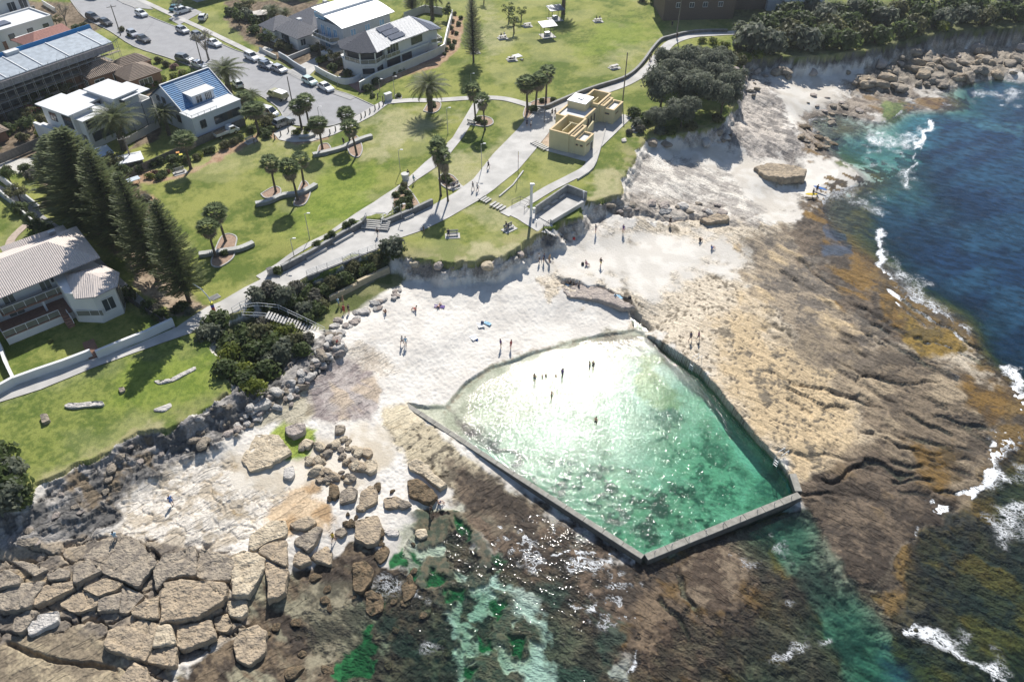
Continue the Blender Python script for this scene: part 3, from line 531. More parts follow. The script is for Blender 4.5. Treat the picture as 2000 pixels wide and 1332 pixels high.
# ------------------------------------------------------------------ water
def water_mat(name, wsc, bump, rough, deepc, foam_glint_sc=1.8, ior=1.3):
    m = bpy.data.materials.new(name); m.use_nodes = True; t = m.node_tree; t.nodes.remove(t.nodes['Principled BSDF']); L = t.links.new
    out = t.nodes['Material Output']; co = _n(t, 'TexCoord')
    def att(a): n = _n(t, 'Attribute'); n.attribute_name = a; return n
    mp = _n(t, 'Mapping'); mp.vector_type = 'TEXTURE'; mp.inputs['Rotation'].default_value = (0, 0, R(-28)); mp.inputs['Scale'].default_value = (1.25, .7, 1); L(co.outputs['Object'], mp.inputs[0])
    w1 = _n(t, 'TexNoise'); w1.inputs['Scale'].default_value = wsc; w1.inputs['Detail'].default_value = 2; L(mp.outputs[0], w1.inputs['Vector'])
    b1 = _n(t, 'Bump'); b1.inputs['Distance'].default_value = bump; L(w1.outputs['Fac'], b1.inputs['Height'])
    w2 = _n(t, 'TexNoise'); w2.inputs['Scale'].default_value = wsc * 7; w2.inputs['Detail'].default_value = 1; L(co.outputs['Object'], w2.inputs['Vector'])
    b2 = _n(t, 'Bump'); b2.inputs['Distance'].default_value = bump * .32; L(w2.outputs['Fac'], b2.inputs['Height']); L(b1.outputs[0], b2.inputs['Normal'])
    tr = _n(t, 'BsdfTransparent'); L(att('Tint').outputs['Color'], tr.inputs['Color'])
    df = _n(t, 'BsdfDiffuse'); w3 = _n(t, 'TexNoise'); w3.inputs['Scale'].default_value = .55; w3.inputs['Detail'].default_value = 6; w3.inputs['Roughness'].default_value = .6; L(mp.outputs[0], w3.inputs['Vector'])
    q_ = _n(t, 'MapRange'); q_.inputs['From Min'].default_value = .38; q_.inputs['From Max'].default_value = .64; q_.inputs['To Min'].default_value = .6; q_.inputs['To Max'].default_value = 1.7; L(w3.outputs['Fac'], q_.inputs['Value'])  # ripple tones of reflected sky put into the body colour
    q2 = _n(t, 'Mix', data_type='RGBA', blend_type='MULTIPLY'); q2.inputs['Factor'].default_value = 1; L(att('Body').outputs['Color'], q2.inputs['A']); L(q_.outputs[0], q2.inputs['B']); L(q2.outputs['Result'], df.inputs['Color']); L(b1.outputs[0], df.inputs['Normal'])
    m1 = _n(t, 'MixShader'); L(att('Deep').outputs['Fac'], m1.inputs[0]); L(tr.outputs[0], m1.inputs[1]); L(df.outputs[0], m1.inputs[2])
    gl = _n(t, 'BsdfGlossy'); gl.inputs['Roughness'].default_value = rough; L(b2.outputs[0], gl.inputs['Normal'])
    fr = _n(t, 'Fresnel'); fr.inputs['IOR'].default_value = ior; L(b2.outputs[0], fr.inputs['Normal'])
    m2 = _n(t, 'MixShader'); L(fr.outputs[0], m2.inputs[0]); L(m1.outputs[0], m2.inputs[1]); L(gl.outputs[0], m2.inputs[2])
    fn = _n(t, 'TexNoise'); fn.inputs['Scale'].default_value = foam_glint_sc; fn.inputs['Detail'].default_value = 7; fn.inputs['Roughness'].default_value = .68; fn.inputs['Distortion'].default_value = .6; L(mp.outputs[0], fn.inputs['Vector'])
    def M(op, a, b): n = _n(t, 'Math', operation=op); [L(v, n.inputs[i]) if hasattr(v, 'is_output') else setattr(n.inputs[i], 'default_value', v) for i, v in ((0, a), (1, b)) if v is not None]; return n.outputs[0]
    r_ = M('ABSOLUTE', M('SUBTRACT', fn.outputs['Fac'], .5), None); r_ = M('SUBTRACT', 1.0, M('MULTIPLY', r_, 8.5))
    fo = att('FoamGlint'); f_ = M('MULTIPLY', M('SUBTRACT', M('ADD', r_, M('MULTIPLY', fo.outputs['Fac'], 2.0)), 1.45), 1.15)
    cl = _n(t, 'Clamp'); L(f_, cl.inputs[0]); fm = M('MULTIPLY', cl.outputs[0], M('MINIMUM', M('MULTIPLY', fo.outputs['Fac'], 4.), 1.))
    fd = _n(t, 'BsdfDiffuse'); fd.inputs['Color'].default_value = (.78, .80, .82, 1)
    m3 = _n(t, 'MixShader'); L(fm, m3.inputs[0]); L(m2.outputs[0], m3.inputs[1]); L(fd.outputs[0], m3.inputs[2]); L(m3.outputs[0], out.inputs[0])
    return m
wi = np.arange(0, NR, 2); wj = np.arange(0, NC, 2); W = idx[np.ix_(wi, wj)]
def water(name, level, keep, m_, foam_glint_f, a=(.6, .11, .19), body=(.012, .05, .12), kd=.75, **kw):
    sub = W.ravel(); x = GX[sub]; y = GY[sub]; kz = keep[sub]
    gi = np.arange(len(sub)).reshape(W.shape); q = np.stack([gi[:-1, :-1], gi[:-1, 1:], gi[1:, 1:], gi[1:, :-1]], -1).reshape(-1, 4)
    q = q[kz[q].any(1)]; u, F = np.unique(q, return_inverse=True); F = F.reshape(q.shape)
    x = x[u]; y = y[u]; zb = GZ2[sub][u]; dep = np.clip(level - zb, 0, 20); sx, sy = PX(x, y, np.full(x.shape, level))
    hz = level + .0 * x
    me = mesh_np(name, np.stack([x, y, hz], 1), F, m_, smooth=True)
    tint = np.exp(-np.outer(np.clip(dep, 0, 6), a)); dp = 1 - np.exp(-np.clip(dep - .55, 0, 20) * kd)
    bd, fo = foam_glint_f(x, y, sx, sy, dep); 
    for nm, v_ in (('Tint', np.c_[tint, np.ones(len(x))]), ('Body', np.c_[bd, np.ones(len(x))])):
        at = me.color_attributes.new(nm, 'FLOAT_COLOR', 'POINT'); at.data.foreach_set('color', v_.astype(np.float32).ravel())
    for nm, v_ in (('Deep', dp), ('FoamGlint', fo)):
        at = me.attributes.new(nm, 'FLOAT', 'POINT'); at.data.foreach_set('value', v_.astype(np.float32))
    return ob(name, me, kind='structure')
def poolf(x, y, sx, sy, dep): return mixc((.03, .16, .12), (.05, .22, .16), fbm(x * .1, y * .1, 3, 1)), np.zeros(x.shape)
_FN = [None]
def blob(sx, sy, P, soft): nn = _FN[0]; return ss(-soft, soft * .9, sdf(P, sx + (nn[0] - .5) * 60, sy + (nn[1] - .5) * 60, 80)) * (.45 + 1.1 * nn[2])
def pl(sx, sy, L, w_):
    nn = _FN[0]; k = 90 * max(1, w_ / 12); d, s_, t = ldist(L, sx + (nn[0] - .5) * w_ * 3.2, sy + (nn[1] - .5) * w_ * 3.2, k)
    return ss(w_ * 1.25, 0, d) * (.55 + .9 * nn[2]) * ss(0, .08, t) * ss(1, .92, t)
def seaf(x, y, sx, sy, dep):
    _FN[0] = [fbm(x * .45 + 9, y * .45, 4, 0), fbm(x * .45, y * .45 + 7, 4, 1), fbm(x * .8, y * .8, 4, 4)]
    wv = fbm((x * .9 + y * .5) * .10, (y * .9 - x * .5) * .3, 4, 2)
    b = mixc((.008, .026, .060), (.015, .048, .088), ss(.35, .65, wv))
    tq = blob(sx, sy, [(1570,330),(1700,230),(1800,200),(1850,180),(1830,240),(1780,330),(1800,400),(1700,390),(1620,380)], 30)
    b = mixc(b, (.05, .17, .20), tq * .55)
    b = mixc(b, (.06, .16, .19), .5 * pl(sx, sy, [(1830,215),(1900,235),(2010,260)], 12) + .4 * pl(sx, sy, [(1700,390),(1760,370),(1820,400)], 14))
    brn = blob(sx, sy, [(1740,1240),(1790,1040),(1960,940),(2200,900),(2200,1500),(1850,1500)], 30)
    b = mixc(b, (.02, .028, .022), brn * .9); b = mixc(b, (.015, .06, .045), ss(930, 1000, sy) * ss(1760, 1700, sx))
    n = fbm(x * .22, y * .22, 4, 5)
    f = np.zeros(x.shape)  # white mask: foam, plus sun sparkle painted in
    def A(v_): nonlocal f; f = np.maximum(f, v_)
    A(1.15 * pl(sx, sy, [(1962,715),(1985,760),(1995,800),(1978,840),(1950,880),(1925,930),(1900,968),(1850,985),(1792,1000)], 20))
    A(.5 * pl(sx, sy, [(1790,1000),(1788,1050)], 7)); A(.62 * pl(sx, sy, [(1990,720),(2010,830),(1960,900),(1900,975)], 34))
    A(.5 * blob(sx, sy, [(1900,975),(1975,860),(2100,850),(2150,1080),(1960,1065),(1880,1010)], 24) * ss(.3, .6, n))
    A(1.1 * pl(sx, sy, [(1822,236),(1806,262),(1796,285),(1790,300)], 9)); A(.65 * pl(sx + (n - .5) * 12, sy, [(1790,300),(1782,320),(1772,345),(1766,372)], 5))
    A(.58 * blob(sx, sy, [(1680,245),(1760,255),(1800,250),(1795,300),(1740,300),(1700,285)], 16)); A(.42 * blob(sx, sy, [(1600,340),(1700,300),(1800,330),(1790,410),(1720,430),(1620,390)], 24) * ss(.35, .6, n))  # second pair of patches: the wide one is sun sparkle painted white
    A(.5 * blob(sx, sy, [(1900,140),(2010,120),(2010,200),(1940,215),(1890,185)], 22) * ss(.35, .6, n)); A(.5 * pl(sx, sy, [(1745,188),(1800,205),(1880,205)], 7))
    A(.95 * pl(sx, sy, [(1722,432),(1726,465),(1715,505),(1728,545),(1745,585),(1775,640),(1830,665)], 10)); A(.42 * pl(sx, sy + (n-.5)*20, [(1725,440),(1735,560),(1775,620),(1830,660),(1880,700)], 26))
    A(.5 * blob(sx, sy, [(1740,500),(1800,540),(1900,640),(1880,680),(1800,620),(1740,580)], 24))  # scattered sparkle off the reef, painted into the white mask
    A(.72 * pl(sx, sy, [(1745,1225),(1800,1245),(1850,1262),(1910,1300),(1970,1325)], 22)); A(.45 * blob(sx, sy, [(1830,1190),(1930,1240),(2020,1330),(1900,1320)], 22) * ss(.3, .6, n))
    A(.5 * blob(sx, sy, [(960,1040),(1060,1020),(1140,1070),(1230,1120),(1260,1200),(1210,1240),(1110,1180),(1040,1110),(990,1090)], 14) * ss(.32, .56, n)); A(.75 * pl(sx, sy + (n - .5) * 8, [(1070,1080),(1130,1076),(1200,1085)], 5))
    A(.7 * pl(sx, sy + (n - .5) * 10, [(1105,1180),(1150,1192),(1210,1196)], 4)); A(.5 * pl(sx, sy, [(1190,1230),(1240,1160),(1255,1140)], 10))
    A(.48 * blob(sx, sy, [(1400,1110),(1440,1090),(1480,1100),(1570,1160),(1530,1200),(1420,1150)], 14) * ss(.3, .56, n)); A(.42 * blob(sx, sy, [(1480,1035),(1510,1040),(1570,1100),(1555,1125),(1505,1085)], 8) * ss(.4, .65, n))  # last patch is sun sparkle painted as white
    A(.48 * blob(sx, sy, [(1330,1332),(1400,1300),(1470,1282),(1560,1255),(1640,1235),(1640,1260),(1520,1300),(1400,1340)], 10) * ss(.4, .6, n)); A(.6 * pl(sx, sy, [(1215,1332),(1238,1300),(1245,1270)], 7))  # first patch is sun sparkle put in as white
    A(.36 * blob(sx, sy, [(640,1040),(700,1060),(900,1200),(860,1290),(760,1230),(700,1140)], 14) * ss(.45, .65, n)); A(.42 * blob(sx, sy, [(880,1000),(980,1020),(1010,1060),(960,1110),(900,1080)], 10) * ss(.4, .62, n))
    A(.3 * blob(sx, sy, [(1650,470),(1760,600),(1960,760),(1900,960),(1750,850),(1700,640)], 20) * ss(.5, .7, n))
    shore = ss(.5, .0, dep) * ss(.45, .7, n) * .55 * (sy < 420)
    A(shore); A(.26 * ss(.5, .66, n) * (dep > 1)); A(.4 * blob(sx, sy, [(1900,880),(1960,760),(2050,740),(2050,900)], 30) * ss(.4, .6, n))  # deep-water flecks are sun sparkle painted as white specks
    return b, f
inpool = sdf(POOLW, GX, GY, 4) > -.3
water('pool_water', .34, inpool & (GZ2 < .6), water_mat('pool_water', 1.25, .062, .07, None, ior=1.235), poolf, a=(.38, .07, .13), kd=.04)
near = (GZ2 < .12) & ~landm & ~(sdf(POOLW, GX, GY, 4) > .2)
nd = near.reshape(NR, NC).copy()
for _ in range(2): nd[1:] |= nd[:-1]; nd[:-1] |= nd[1:]; nd[:, 1:] |= nd[:, :-1]; nd[:, :-1] |= nd[:, 1:]
water('sea', 0.0, nd.ravel() & ~landm & ~(sdf(POOLW, GX, GY, 4) > .3), water_mat('sea_water', .8, .078, .09, None), seaf)
# beyond the surveyed area: land to the north and west, open sea to the east and south
cx0, cx1 = [tuple(G(a, b, 3)[:2]) for a, b in ((-322, 1414), (-322, -68))], [tuple(G(a, b, 3)[:2]) for a, b in ((2322, 1414), (2322, -68))]
def sheet(name, P, z, m_): return ob(name, mesh_np(name, [(a, b, z) for a, b in P], [tuple(range(len(P)))], m_), kind='structure')
farland = mat('far_land', (.12, .14, .06), .95, .5, .05); farsea = mat('far_sea', (.012, .038, .075), .16, .3, .05, bump=.15, bscale=.6)
sheet('far_land', [(-3000, cx0[0][1]), cx0[0], cx0[1], (cx1[1][0], cx1[1][1]), (1500, 3000), (-3000, 3000)], 5.9, farland)
sheet('far_sea', [(-3000, -2000), (3000, -2000), (3000, 3000), (1500, 3000), cx1[1], cx1[0], cx0[0], (-3000, cx0[0][1])], -.02, farsea)
# ------------------------------------------------------------------ roads and paths (sheets laid over the lawn)
def drape(name, P, off, m, step=1.6, kind='structure', z=None, **kw):
    Wp = [GT(a, b) if z is None else G(a, b, z) for a, b in P]
    pts = [(p.x, p.y) for p in Wp]; n = len(pts)
    xs = np.arange(min(p[0] for p in pts), max(p[0] for p in pts), step); ys = np.arange(min(p[1] for p in pts), max(p[1] for p in pts), step)
    gx, gy = np.meshgrid(xs, ys); gx = gx.ravel(); gy = gy.ravel(); k = sdf(pts, gx, gy) > step * .4
    al = []; ed = []
    for i in range(n):
        a = Vector(pts[i]); b = Vector(pts[(i + 1) % n]); q = max(1, int((b - a).length / step))
        for j in range(q): al.append(a.lerp(b, j / q))
    m_ = len(al); ed = [(i, (i + 1) % m_) for i in range(m_)]
    r = delaunay_2d_cdt(al + [Vector((a, b)) for a, b in zip(gx[k], gy[k])], ed, [], 1, 1e-5)
    v = np.array([tuple(p) for p in r[0]]); zz = base_z(v[:, 0], v[:, 1]) + off if z is None else np.full(len(v), z + off)
    me = mesh_np(name, np.c_[v, zz], [tuple(f) for f in r[2]], m)
    bm = bmesh.new(); bm.from_mesh(me); bmesh.ops.recalc_face_normals(bm, faces=bm.faces)
    if sum(f.normal.z for f in bm.faces) < 0: bmesh.ops.reverse_faces(bm, faces=bm.faces)
    bm.to_mesh(me); bm.free()
    return ob(name, me, kind=kind, **kw)
def strip(L, w_):                                      # polyline in px -> polygon in px, given width in metres
    W_ = [GT(a, b) for a, b in L]; A = []; B = []
    for i, p in enumerate(W_):
        d = (W_[min(i + 1, len(W_) - 1)] - W_[max(i - 1, 0)]); d.z = 0; d.normalize(); nrm = Vector((-d.y, d.x, 0)) * (w_ / 2)
        A.append(PX(*(p + nrm))); B.append(PX(*(p - nrm)))
    return A + B[::-1]
def curve(L, n=6):                                     # smooth a px polyline
    out = []
    for i in range(len(L) - 1):
        p0 = L[max(i - 1, 0)]; p1 = L[i]; p2 = L[i + 1]; p3 = L[min(i + 2, len(L) - 1)]
        for k in range(n):
            t = k / n; out.append(tuple(.5 * ((2 * p1[j]) + (-p0[j] + p2[j]) * t + (2 * p0[j] - 5 * p1[j] + 4 * p2[j] - p3[j]) * t * t + (-p0[j] + 3 * p1[j] - 3 * p2[j] + p3[j]) * t ** 3) for j in (0, 1)))
    return out + [L[-1]]
ASPH = mat('asphalt', (.30, .30, .31), .9, .12, .5, bump=.01, bscale=30)
CONC = mat('concrete_path', (.50, .485, .46), .9, .24, .4, bump=.006, bscale=20)
CONC2 = mat('concrete_grey', (.34, .335, .33), .9, .2, .8, bump=.008, bscale=14)
CDARK = mat('concrete_weathered', (.20, .20, .20), .9, .35, 1.2, bump=.02, bscale=8)
KERB = mat('kerb_stone', (.42, .41, .39), .85, .2, 1.)
PAVB = mat('brick_paving', (.28, .17, .14), .9, .3, 3.)
FARK = [(731, 208), (685, 187), (652, 177), (600, 158), (562, 142), (497, 110), (462, 100), (405, 75), (345, 54), (290, 32), (260, 15), (231, 2), (190, -40)]
NEAR = [(110, -40), (137, 0), (165, 35), (215, 62), (262, 92), (322, 112), (350, 122), (410, 145), (475, 172), (512, 190), (543, 212), (556, 232), (578, 246), (640, 248), (668, 240)]
drape('road', NEAR + FARK, .05, ASPH, 2.5)
for nm, P in (('kerb', curve(FARK, 3)), ('kerb', curve(NEAR, 3))):
    b = MB(); q = [GT(a, c) for a, c in P]
    for i in range(len(q) - 1): b.bar(q[i] + Vector((0, 0, .09)), q[i + 1] + Vector((0, 0, .09)), .18, .16)
    b.build(nm, KERB, kind='structure')
jt = MB(); random.seed(3)                              # expansion joints in the concrete street
for a, b_ in (((300,45),(262,90)), ((400,75),(352,120)), ((497,112),(440,155)), ((562,143),(508,187)), ((652,178),(560,232)), ((600,160),(640,247)), ((350,55),(700,192))):
    p, q = GT(*a), GT(*b_); n = 12
    for i in range(n):
        u = p.lerp(q, i / n); v_ = p.lerp(q, (i + 1) / n); u.z = gz(u.x, u.y) + .056; v_.z = gz(v_.x, v_.y) + .056; jt.bar(u, v_, .05, .006)
jt.build('road_joints', mat('joint_tar', (.16, .16, .16), .9), kind='structure')
PATHS = [
 ('promenade', [(1012,252),(962,303),(925,350),(890,376),(845,402),(800,424),(752,441),(712,444),(660,472),(610,501),(558,531),(530,536),(478,562),(430,590),(405,600),(378,617),(345,640),(260,676),(180,702),(35,746),(-120,800),(-120,835),(0,786),(80,761),(190,716),(262,690),(360,656),(405,640),(442,622),(462,608),(500,590),(557,564),(610,541),(670,515),(737,488),(780,466),(830,449),(880,424),(940,389),(966,370),(1012,333),(1040,300),(1066,268),(1090,236),(1130,210),(1160,182),(1128,184),(1092,200),(1072,215),(1040,216)], .09, CONC),
 ('footpath', [(500,540),(560,501),(640,456),(730,396),(775,366),(802,344),(830,318),(860,294),(884,270),(905,235),(928,196),(945,196),(925,235),(905,268),(880,300),(850,329),(818,350),(792,370),(770,384),(766,410),(748,431),(714,431),(690,432),(650,456),(600,486),(556,513),(545,526),(512,548)], .10, CONC),
 ('footpath', strip(curve([(752,201),(800,197),(850,197),(930,192),(985,194),(1034,207)]), 1.9), .11, CONC),
 ('footpath', strip(curve([(1085,228),(1112,204),(1170,182),(1222,163),(1262,138),(1290,106),(1312,84),(1350,71),(1400,67),(1470,63),(1530,56)]), 2.6), .10, CONC),
 ('footpath', strip(curve([(1180,240),(1172,262),(1163,292),(1150,326),(1120,345),(1075,368),(1035,392),(1000,411),(985,420)]), 2.0), .10, CONC),
 ('footpath', [(535,262),(545,274),(570,279),(610,277),(650,265),(690,247),(730,226),(758,204),(745,199),(700,225),(668,243),(640,251),(585,253),(560,243),(548,252)], .10, CONC),
 ('footpath', strip([(225,-30),(268,-2),(345,34),(391,55),(455,86),(500,108)], 1.6), .11, CONC),
 ('footpath', strip([(548,132),(620,170),(690,194)], 1.6), .12, CONC2),
 ('driveway', [(497,108),(517,92),(535,98),(512,116)], .10, CONC), ('driveway', [(560,141),(618,113),(622,132),(596,157)], .10, CONC), ('driveway', [(330,38),(372,15),(395,25),(350,50)], .10, CONC2), ('driveway', [(225,0),(255,-20),(300,20),(262,16)], .10, CONC2),
 ('driveway', [(680,167),(708,155),(716,180),(704,183)], .13, PAVB), ('driveway', [(542,214),(560,205),(575,218),(557,232)], .11, CONC2),
 ('patio', [(795,108),(850,85),(872,105),(870,112),(820,128)], .10, PAVB),
 ('garden_path', strip(curve([(-10,515),(12,500),(22,470),(40,450),(52,440)]), 1.3), .10, mat('pink_paving', (.46, .37, .30), .9)),
 ('deck_slab', [(985,416),(1000,405),(1020,400),(1050,418),(1076,436),(1100,452),(1085,470),(1048,452),(1010,428)], .08, CONC),
]
for nm, P, off, m_ in PATHS: drape(nm, P, off, m_)
# oval mulch beds with kerbs
def bed(P, label):
    Pc = curve(P + [P[0]], 5)[:-1]
    o = drape('garden_bed', Pc, .10, mat('mulch_pink', (.36, .25, .18), .95, .3, 3., bump=.04), 1.2, kind='structure')
    b = MB(); q = [GT(a, c) for a, c in Pc]; q.append(q[0])
    for i in range(len(q) - 1): b.bar(q[i] + Vector((0, 0, .1)), q[i + 1] + Vector((0, 0, .1)), .2, .16)
    b.build('bed_edging', KERB, kind='structure')
for P in ([(620,300),(625,285),(640,282),(647,295),(635,305)], [(678,285),(690,268),(700,270),(708,292),(700,308),(684,302)], [(827,218),(840,200),(860,202),(858,215),(845,222)], [(920,240),(935,228),(958,232),(963,242),(950,248),(930,246)],
          [(510,380),(535,366),(548,370),(545,382),(520,388)], [(578,388),(590,356),(602,360),(606,378),(595,400),(575,402)], [(413,510),(430,468),(445,458),(462,464),(460,482),(455,505),(430,522),(415,520)],
          [(1022,225),(1030,206),(1060,193),(1085,196),(1078,210),(1050,216),(1028,235)], [(857,350),(866,340),(885,345),(897,362),(885,372),(865,364)], [(768,378),(785,362),(800,372),(818,398),(820,408),(790,415),(770,410)], [(775,185),(772,190),(782,195),(784,188)]): bed(P, '')
# ------------------------------------------------------------------ plants
rs = random.Random(11); nrs = np.random.default_rng(5)
def leafmat(n, a, b, sc_=.9, tr=.25):
    m = mat(n, a, .6, 0, sc_, col2=b, spec=.25, detail=6); t = m.node_tree; p_ = t.nodes['Principled BSDF']
    src = p_.inputs['Base Color'].links[0].from_socket; tl = _n(t, 'BsdfTranslucent'); g_ = _n(t, 'Gamma'); g_.inputs[1].default_value = .82; t.links.new(src, g_.inputs[0]); t.links.new(g_.outputs[0], tl.inputs['Color'])
    mx = _n(t, 'MixShader'); mx.inputs[0].default_value = .5; t.links.new(p_.outputs[0], mx.inputs[1]); t.links.new(tl.outputs[0], mx.inputs[2]); t.links.new(mx.outputs[0], t.nodes['Material Output'].inputs[0]); return m
L_PINE = leafmat('pine_needles', (.19, .22, .085), (.075, .10, .045), 1.2)
L_PALM = leafmat('palm_fronds', (.14, .16, .06), (.05, .07, .03), 2.)
L_FAN = leafmat('fan_palm_leaves', (.24, .29, .14), (.06, .09, .04), 3.5)
L_DEAD = mat('dead_fronds', (.34, .27, .18), .9, .5, 3.)
L_OAK = leafmat('oak_grey_green', (.21, .23, .16), (.065, .08, .055), .8)
L_BUSH = leafmat('bush_green', (.11, .15, .04), (.035, .055, .02), .9)
L_YEL = leafmat('bush_yellow_green', (.22, .25, .03), (.07, .10, .02), 1.2)
L_GREY = leafmat('bush_grey', (.20, .19, .15), (.08, .08, .06), 1.)
L_OLV = leafmat('bush_olive', (.17, .17, .07), (.06, .065, .03), 1.)
L_PINK = leafmat('bush_pink', (.40, .20, .22), (.15, .12, .08), 1.5)
L_RED = leafmat('bush_red', (.20, .08, .06), (.07, .04, .03), 1.5)
BARK = mat('bark', (.12, .09, .065), .95, .4, 3., bump=.03); PBARK = mat('palm_bark', (.13, .105, .08), .95, .4, 5., bump=.04); WBARK = mat('pale_bark', (.30, .26, .21), .9, .4, 2., bump=.02)
def quads(cen, u, v_):                                 # arrays (n,3): quad leaf of half-size vectors u, v
    n = len(cen); V = np.empty((n, 4, 3)); V[:, 0] = cen - u; V[:, 1] = cen - v_ * .6; V[:, 2] = cen + u; V[:, 3] = cen + v_ * .6
    return V.reshape(-1, 3), np.arange(n * 4).reshape(n, 4)
def rdir(n): v_ = nrs.normal(size=(n, 3)); return v_ / np.linalg.norm(v_, axis=1, keepdims=True)
def clump_mesh(name, m, blobs, dens, leaf, up=.35, fill=.35):
    """leaf-sized faces spread over (and a little inside) lumpy clumps; blobs = [(x,y,z,rx,ry,rz)]"""
    Vs = []; 
    for b in blobs:
        area = 4 * math.pi * ((b[3] * b[4] + b[3] * b[5] + b[4] * b[5]) / 3); n = max(20, int(area * dens))
        d = rdir(n); d[:, 2] = np.where(d[:, 2] < -.5, -d[:, 2], d[:, 2])
        rad = 1 - fill * nrs.random(n) ** 1.6
        rad *= .82 + .36 * vn(d[:, 0] * 3 + b[0] * 3 + 50, d[:, 1] * 3 + d[:, 2] * 4 + b[1] + 50, 2)
        c = np.array(b[:3]) + d * rad[:, None] * np.array(b[3:])
        nrm = d + rdir(n) * .7; nrm[:, 2] += up; nrm /= np.linalg.norm(nrm, axis=1, keepdims=True)
        u = np.cross(nrm, rdir(n)); u /= np.linalg.norm(u, axis=1, keepdims=True) + 1e-9; v_ = np.cross(nrm, u); s_ = leaf * (.6 + .8 * nrs.random(n))[:, None]
        Vs.append(quads(c, u * s_, v_ * s_)[0])
    V = np.concatenate(Vs); return mesh_np(name, V, np.arange(len(V)).reshape(-1, 4), m)
def bush_proto(name, m, r=1.0, h=.8, n=5, dens=26, leaf=.13, sh='bush', cat='shrub'):
    bl = []
    for i in range(n):
        a = rs.random() * 6.28; q = (.15 + .45 * rs.random()) * r; s_ = r * (.42 + .25 * rs.random())
        bl.append((q * math.cos(a), q * math.sin(a), h * (.35 + .3 * rs.random()), s_, s_, h * (.45 + .2 * rs.random())))
    bl.append((0, 0, h * .45, r * .62, r * .62, h * .6))
    root = empty(name, (0, 0, -50)); root['category'] = cat
    ob('foliage', clump_mesh(name + '_leaves', m, bl, dens / r, leaf * r), root)
    b = MB()
    for i in range(4):
        a = i * 1.6 + .3; b.tube([(0, 0, -.1), (.2 * r * math.cos(a), .2 * r * math.sin(a), h * .3), (.45 * r * math.cos(a), .45 * r * math.sin(a), h * .6)], [.05 * r, .035 * r, .015 * r], 5)
    b.build('stem', BARK, root)
    return root
def tree_proto(name, m, bark, H, rad, n=11, dens=12, leaf=.3, lean=.0, low=.35, cat='tree', bare=False):
    root = empty(name, (0, 0, -50)); root['category'] = cat; b = MB(); bl = []
    top = Vector((lean * H, 0, H * .55)); b.tube([(0, 0, -.2), (lean * H * .3, .1, H * .25), top], [.035 * H, .026 * H, .014 * H], 8)
    for i in range(n):
        a = i * 2.4 + rs.random() * .5; q = rad * (.25 + .6 * rs.random()); z = H * (low + (1 - low) * (.25 + .65 * rs.random()) * (1 - .35 * (q / rad)))
        c = Vector((lean * H + q * math.cos(a), q * math.sin(a), z)); r_ = rad * (.30 + .2 * rs.random())
        bl.append((*c, r_, r_, r_ * .75)); s0 = Vector((lean * H * .6, 0, H * (.22 + .25 * rs.random()))); b.tube([s0, s0.lerp(c, .5) + Vector((0, 0, -.2)), c], [.014 * H, .009 * H, .003 * H], 5)
        if bare:
            for k in range(5): b.tube([s0.lerp(c, .6), c + Vector((rs.uniform(-1, 1), rs.uniform(-1, 1), rs.uniform(0, 1))) * r_], [.005 * H, .002 * H], 4)
    b.build('trunk', bark, root)
    ob('crown', clump_mesh(name + '_crown', m, bl, dens, leaf, fill=.65), root)
    return root
def pine_proto(name, H, Rm):
    root = empty(name, (0, 0, -50)); root['category'] = 'pine tree'; b = MB(); b.tube([(0, 0, -.3), (0, 0, H * .3), (0, 0, H * .7), (0, 0, H)], [.30, .23, .12, .03], 9)
    cen = []; us = []; vs = []; z = H * .13; k = 0
    while z < H * .985:
        t = (z - H * .13) / (H * .87); L_ = Rm * (1 - t) ** .72 * (1 if t > .12 else .65 + 2.9 * t); nb = 8 if t < .7 else 6; ph = rs.random() * 6.28
        for i in range(nb):
            a = ph + 6.283 * i / nb + rs.uniform(-.2, .2); Lb = L_ * rs.uniform(.8, 1.12) + .25; up = .12 + .35 * t; ns = max(4, int(Lb / .2))
            dx, dy = math.cos(a), math.sin(a); b.tube([(0, 0, z), (dx * Lb * .9, dy * Lb * .9, z + Lb * up * .5)], [.05, .012], 4, False)
            for s_ in range(ns):
                q = (s_ + .8) / ns; wd = .52 * math.sin(min(1, q * 1.5 + .15) * 1.57) * (1.25 - q * .75) * (.6 + .25 * Lb)
                for side in (-1, 0, 1):
                    o_ = side * wd * .55; c = (dx * Lb * q - dy * o_, dy * Lb * q + dx * o_, z + Lb * up * q * q + .12 * rs.random() + (.12 if side == 0 else 0))
                    d = np.array((dx - dy * side * .8, dy + dx * side * .8, .25 + .3 * rs.random())); d /= np.linalg.norm(d); p = np.cross(d, (0, 0, 1) if side else (dx, dy, .6)); p /= np.linalg.norm(p) + 1e-6
                    cen.append(c); us.append(d * .30 * rs.uniform(.7, 1.3)); vs.append(p * .17)
        z += .62 - .2 * t
    b.build('trunk', BARK, root)
    V, F = quads(np.array(cen), np.array(us), np.array(vs)); ob('branches', mesh_np(name + '_br', V, F, L_PINE), root)
    return root
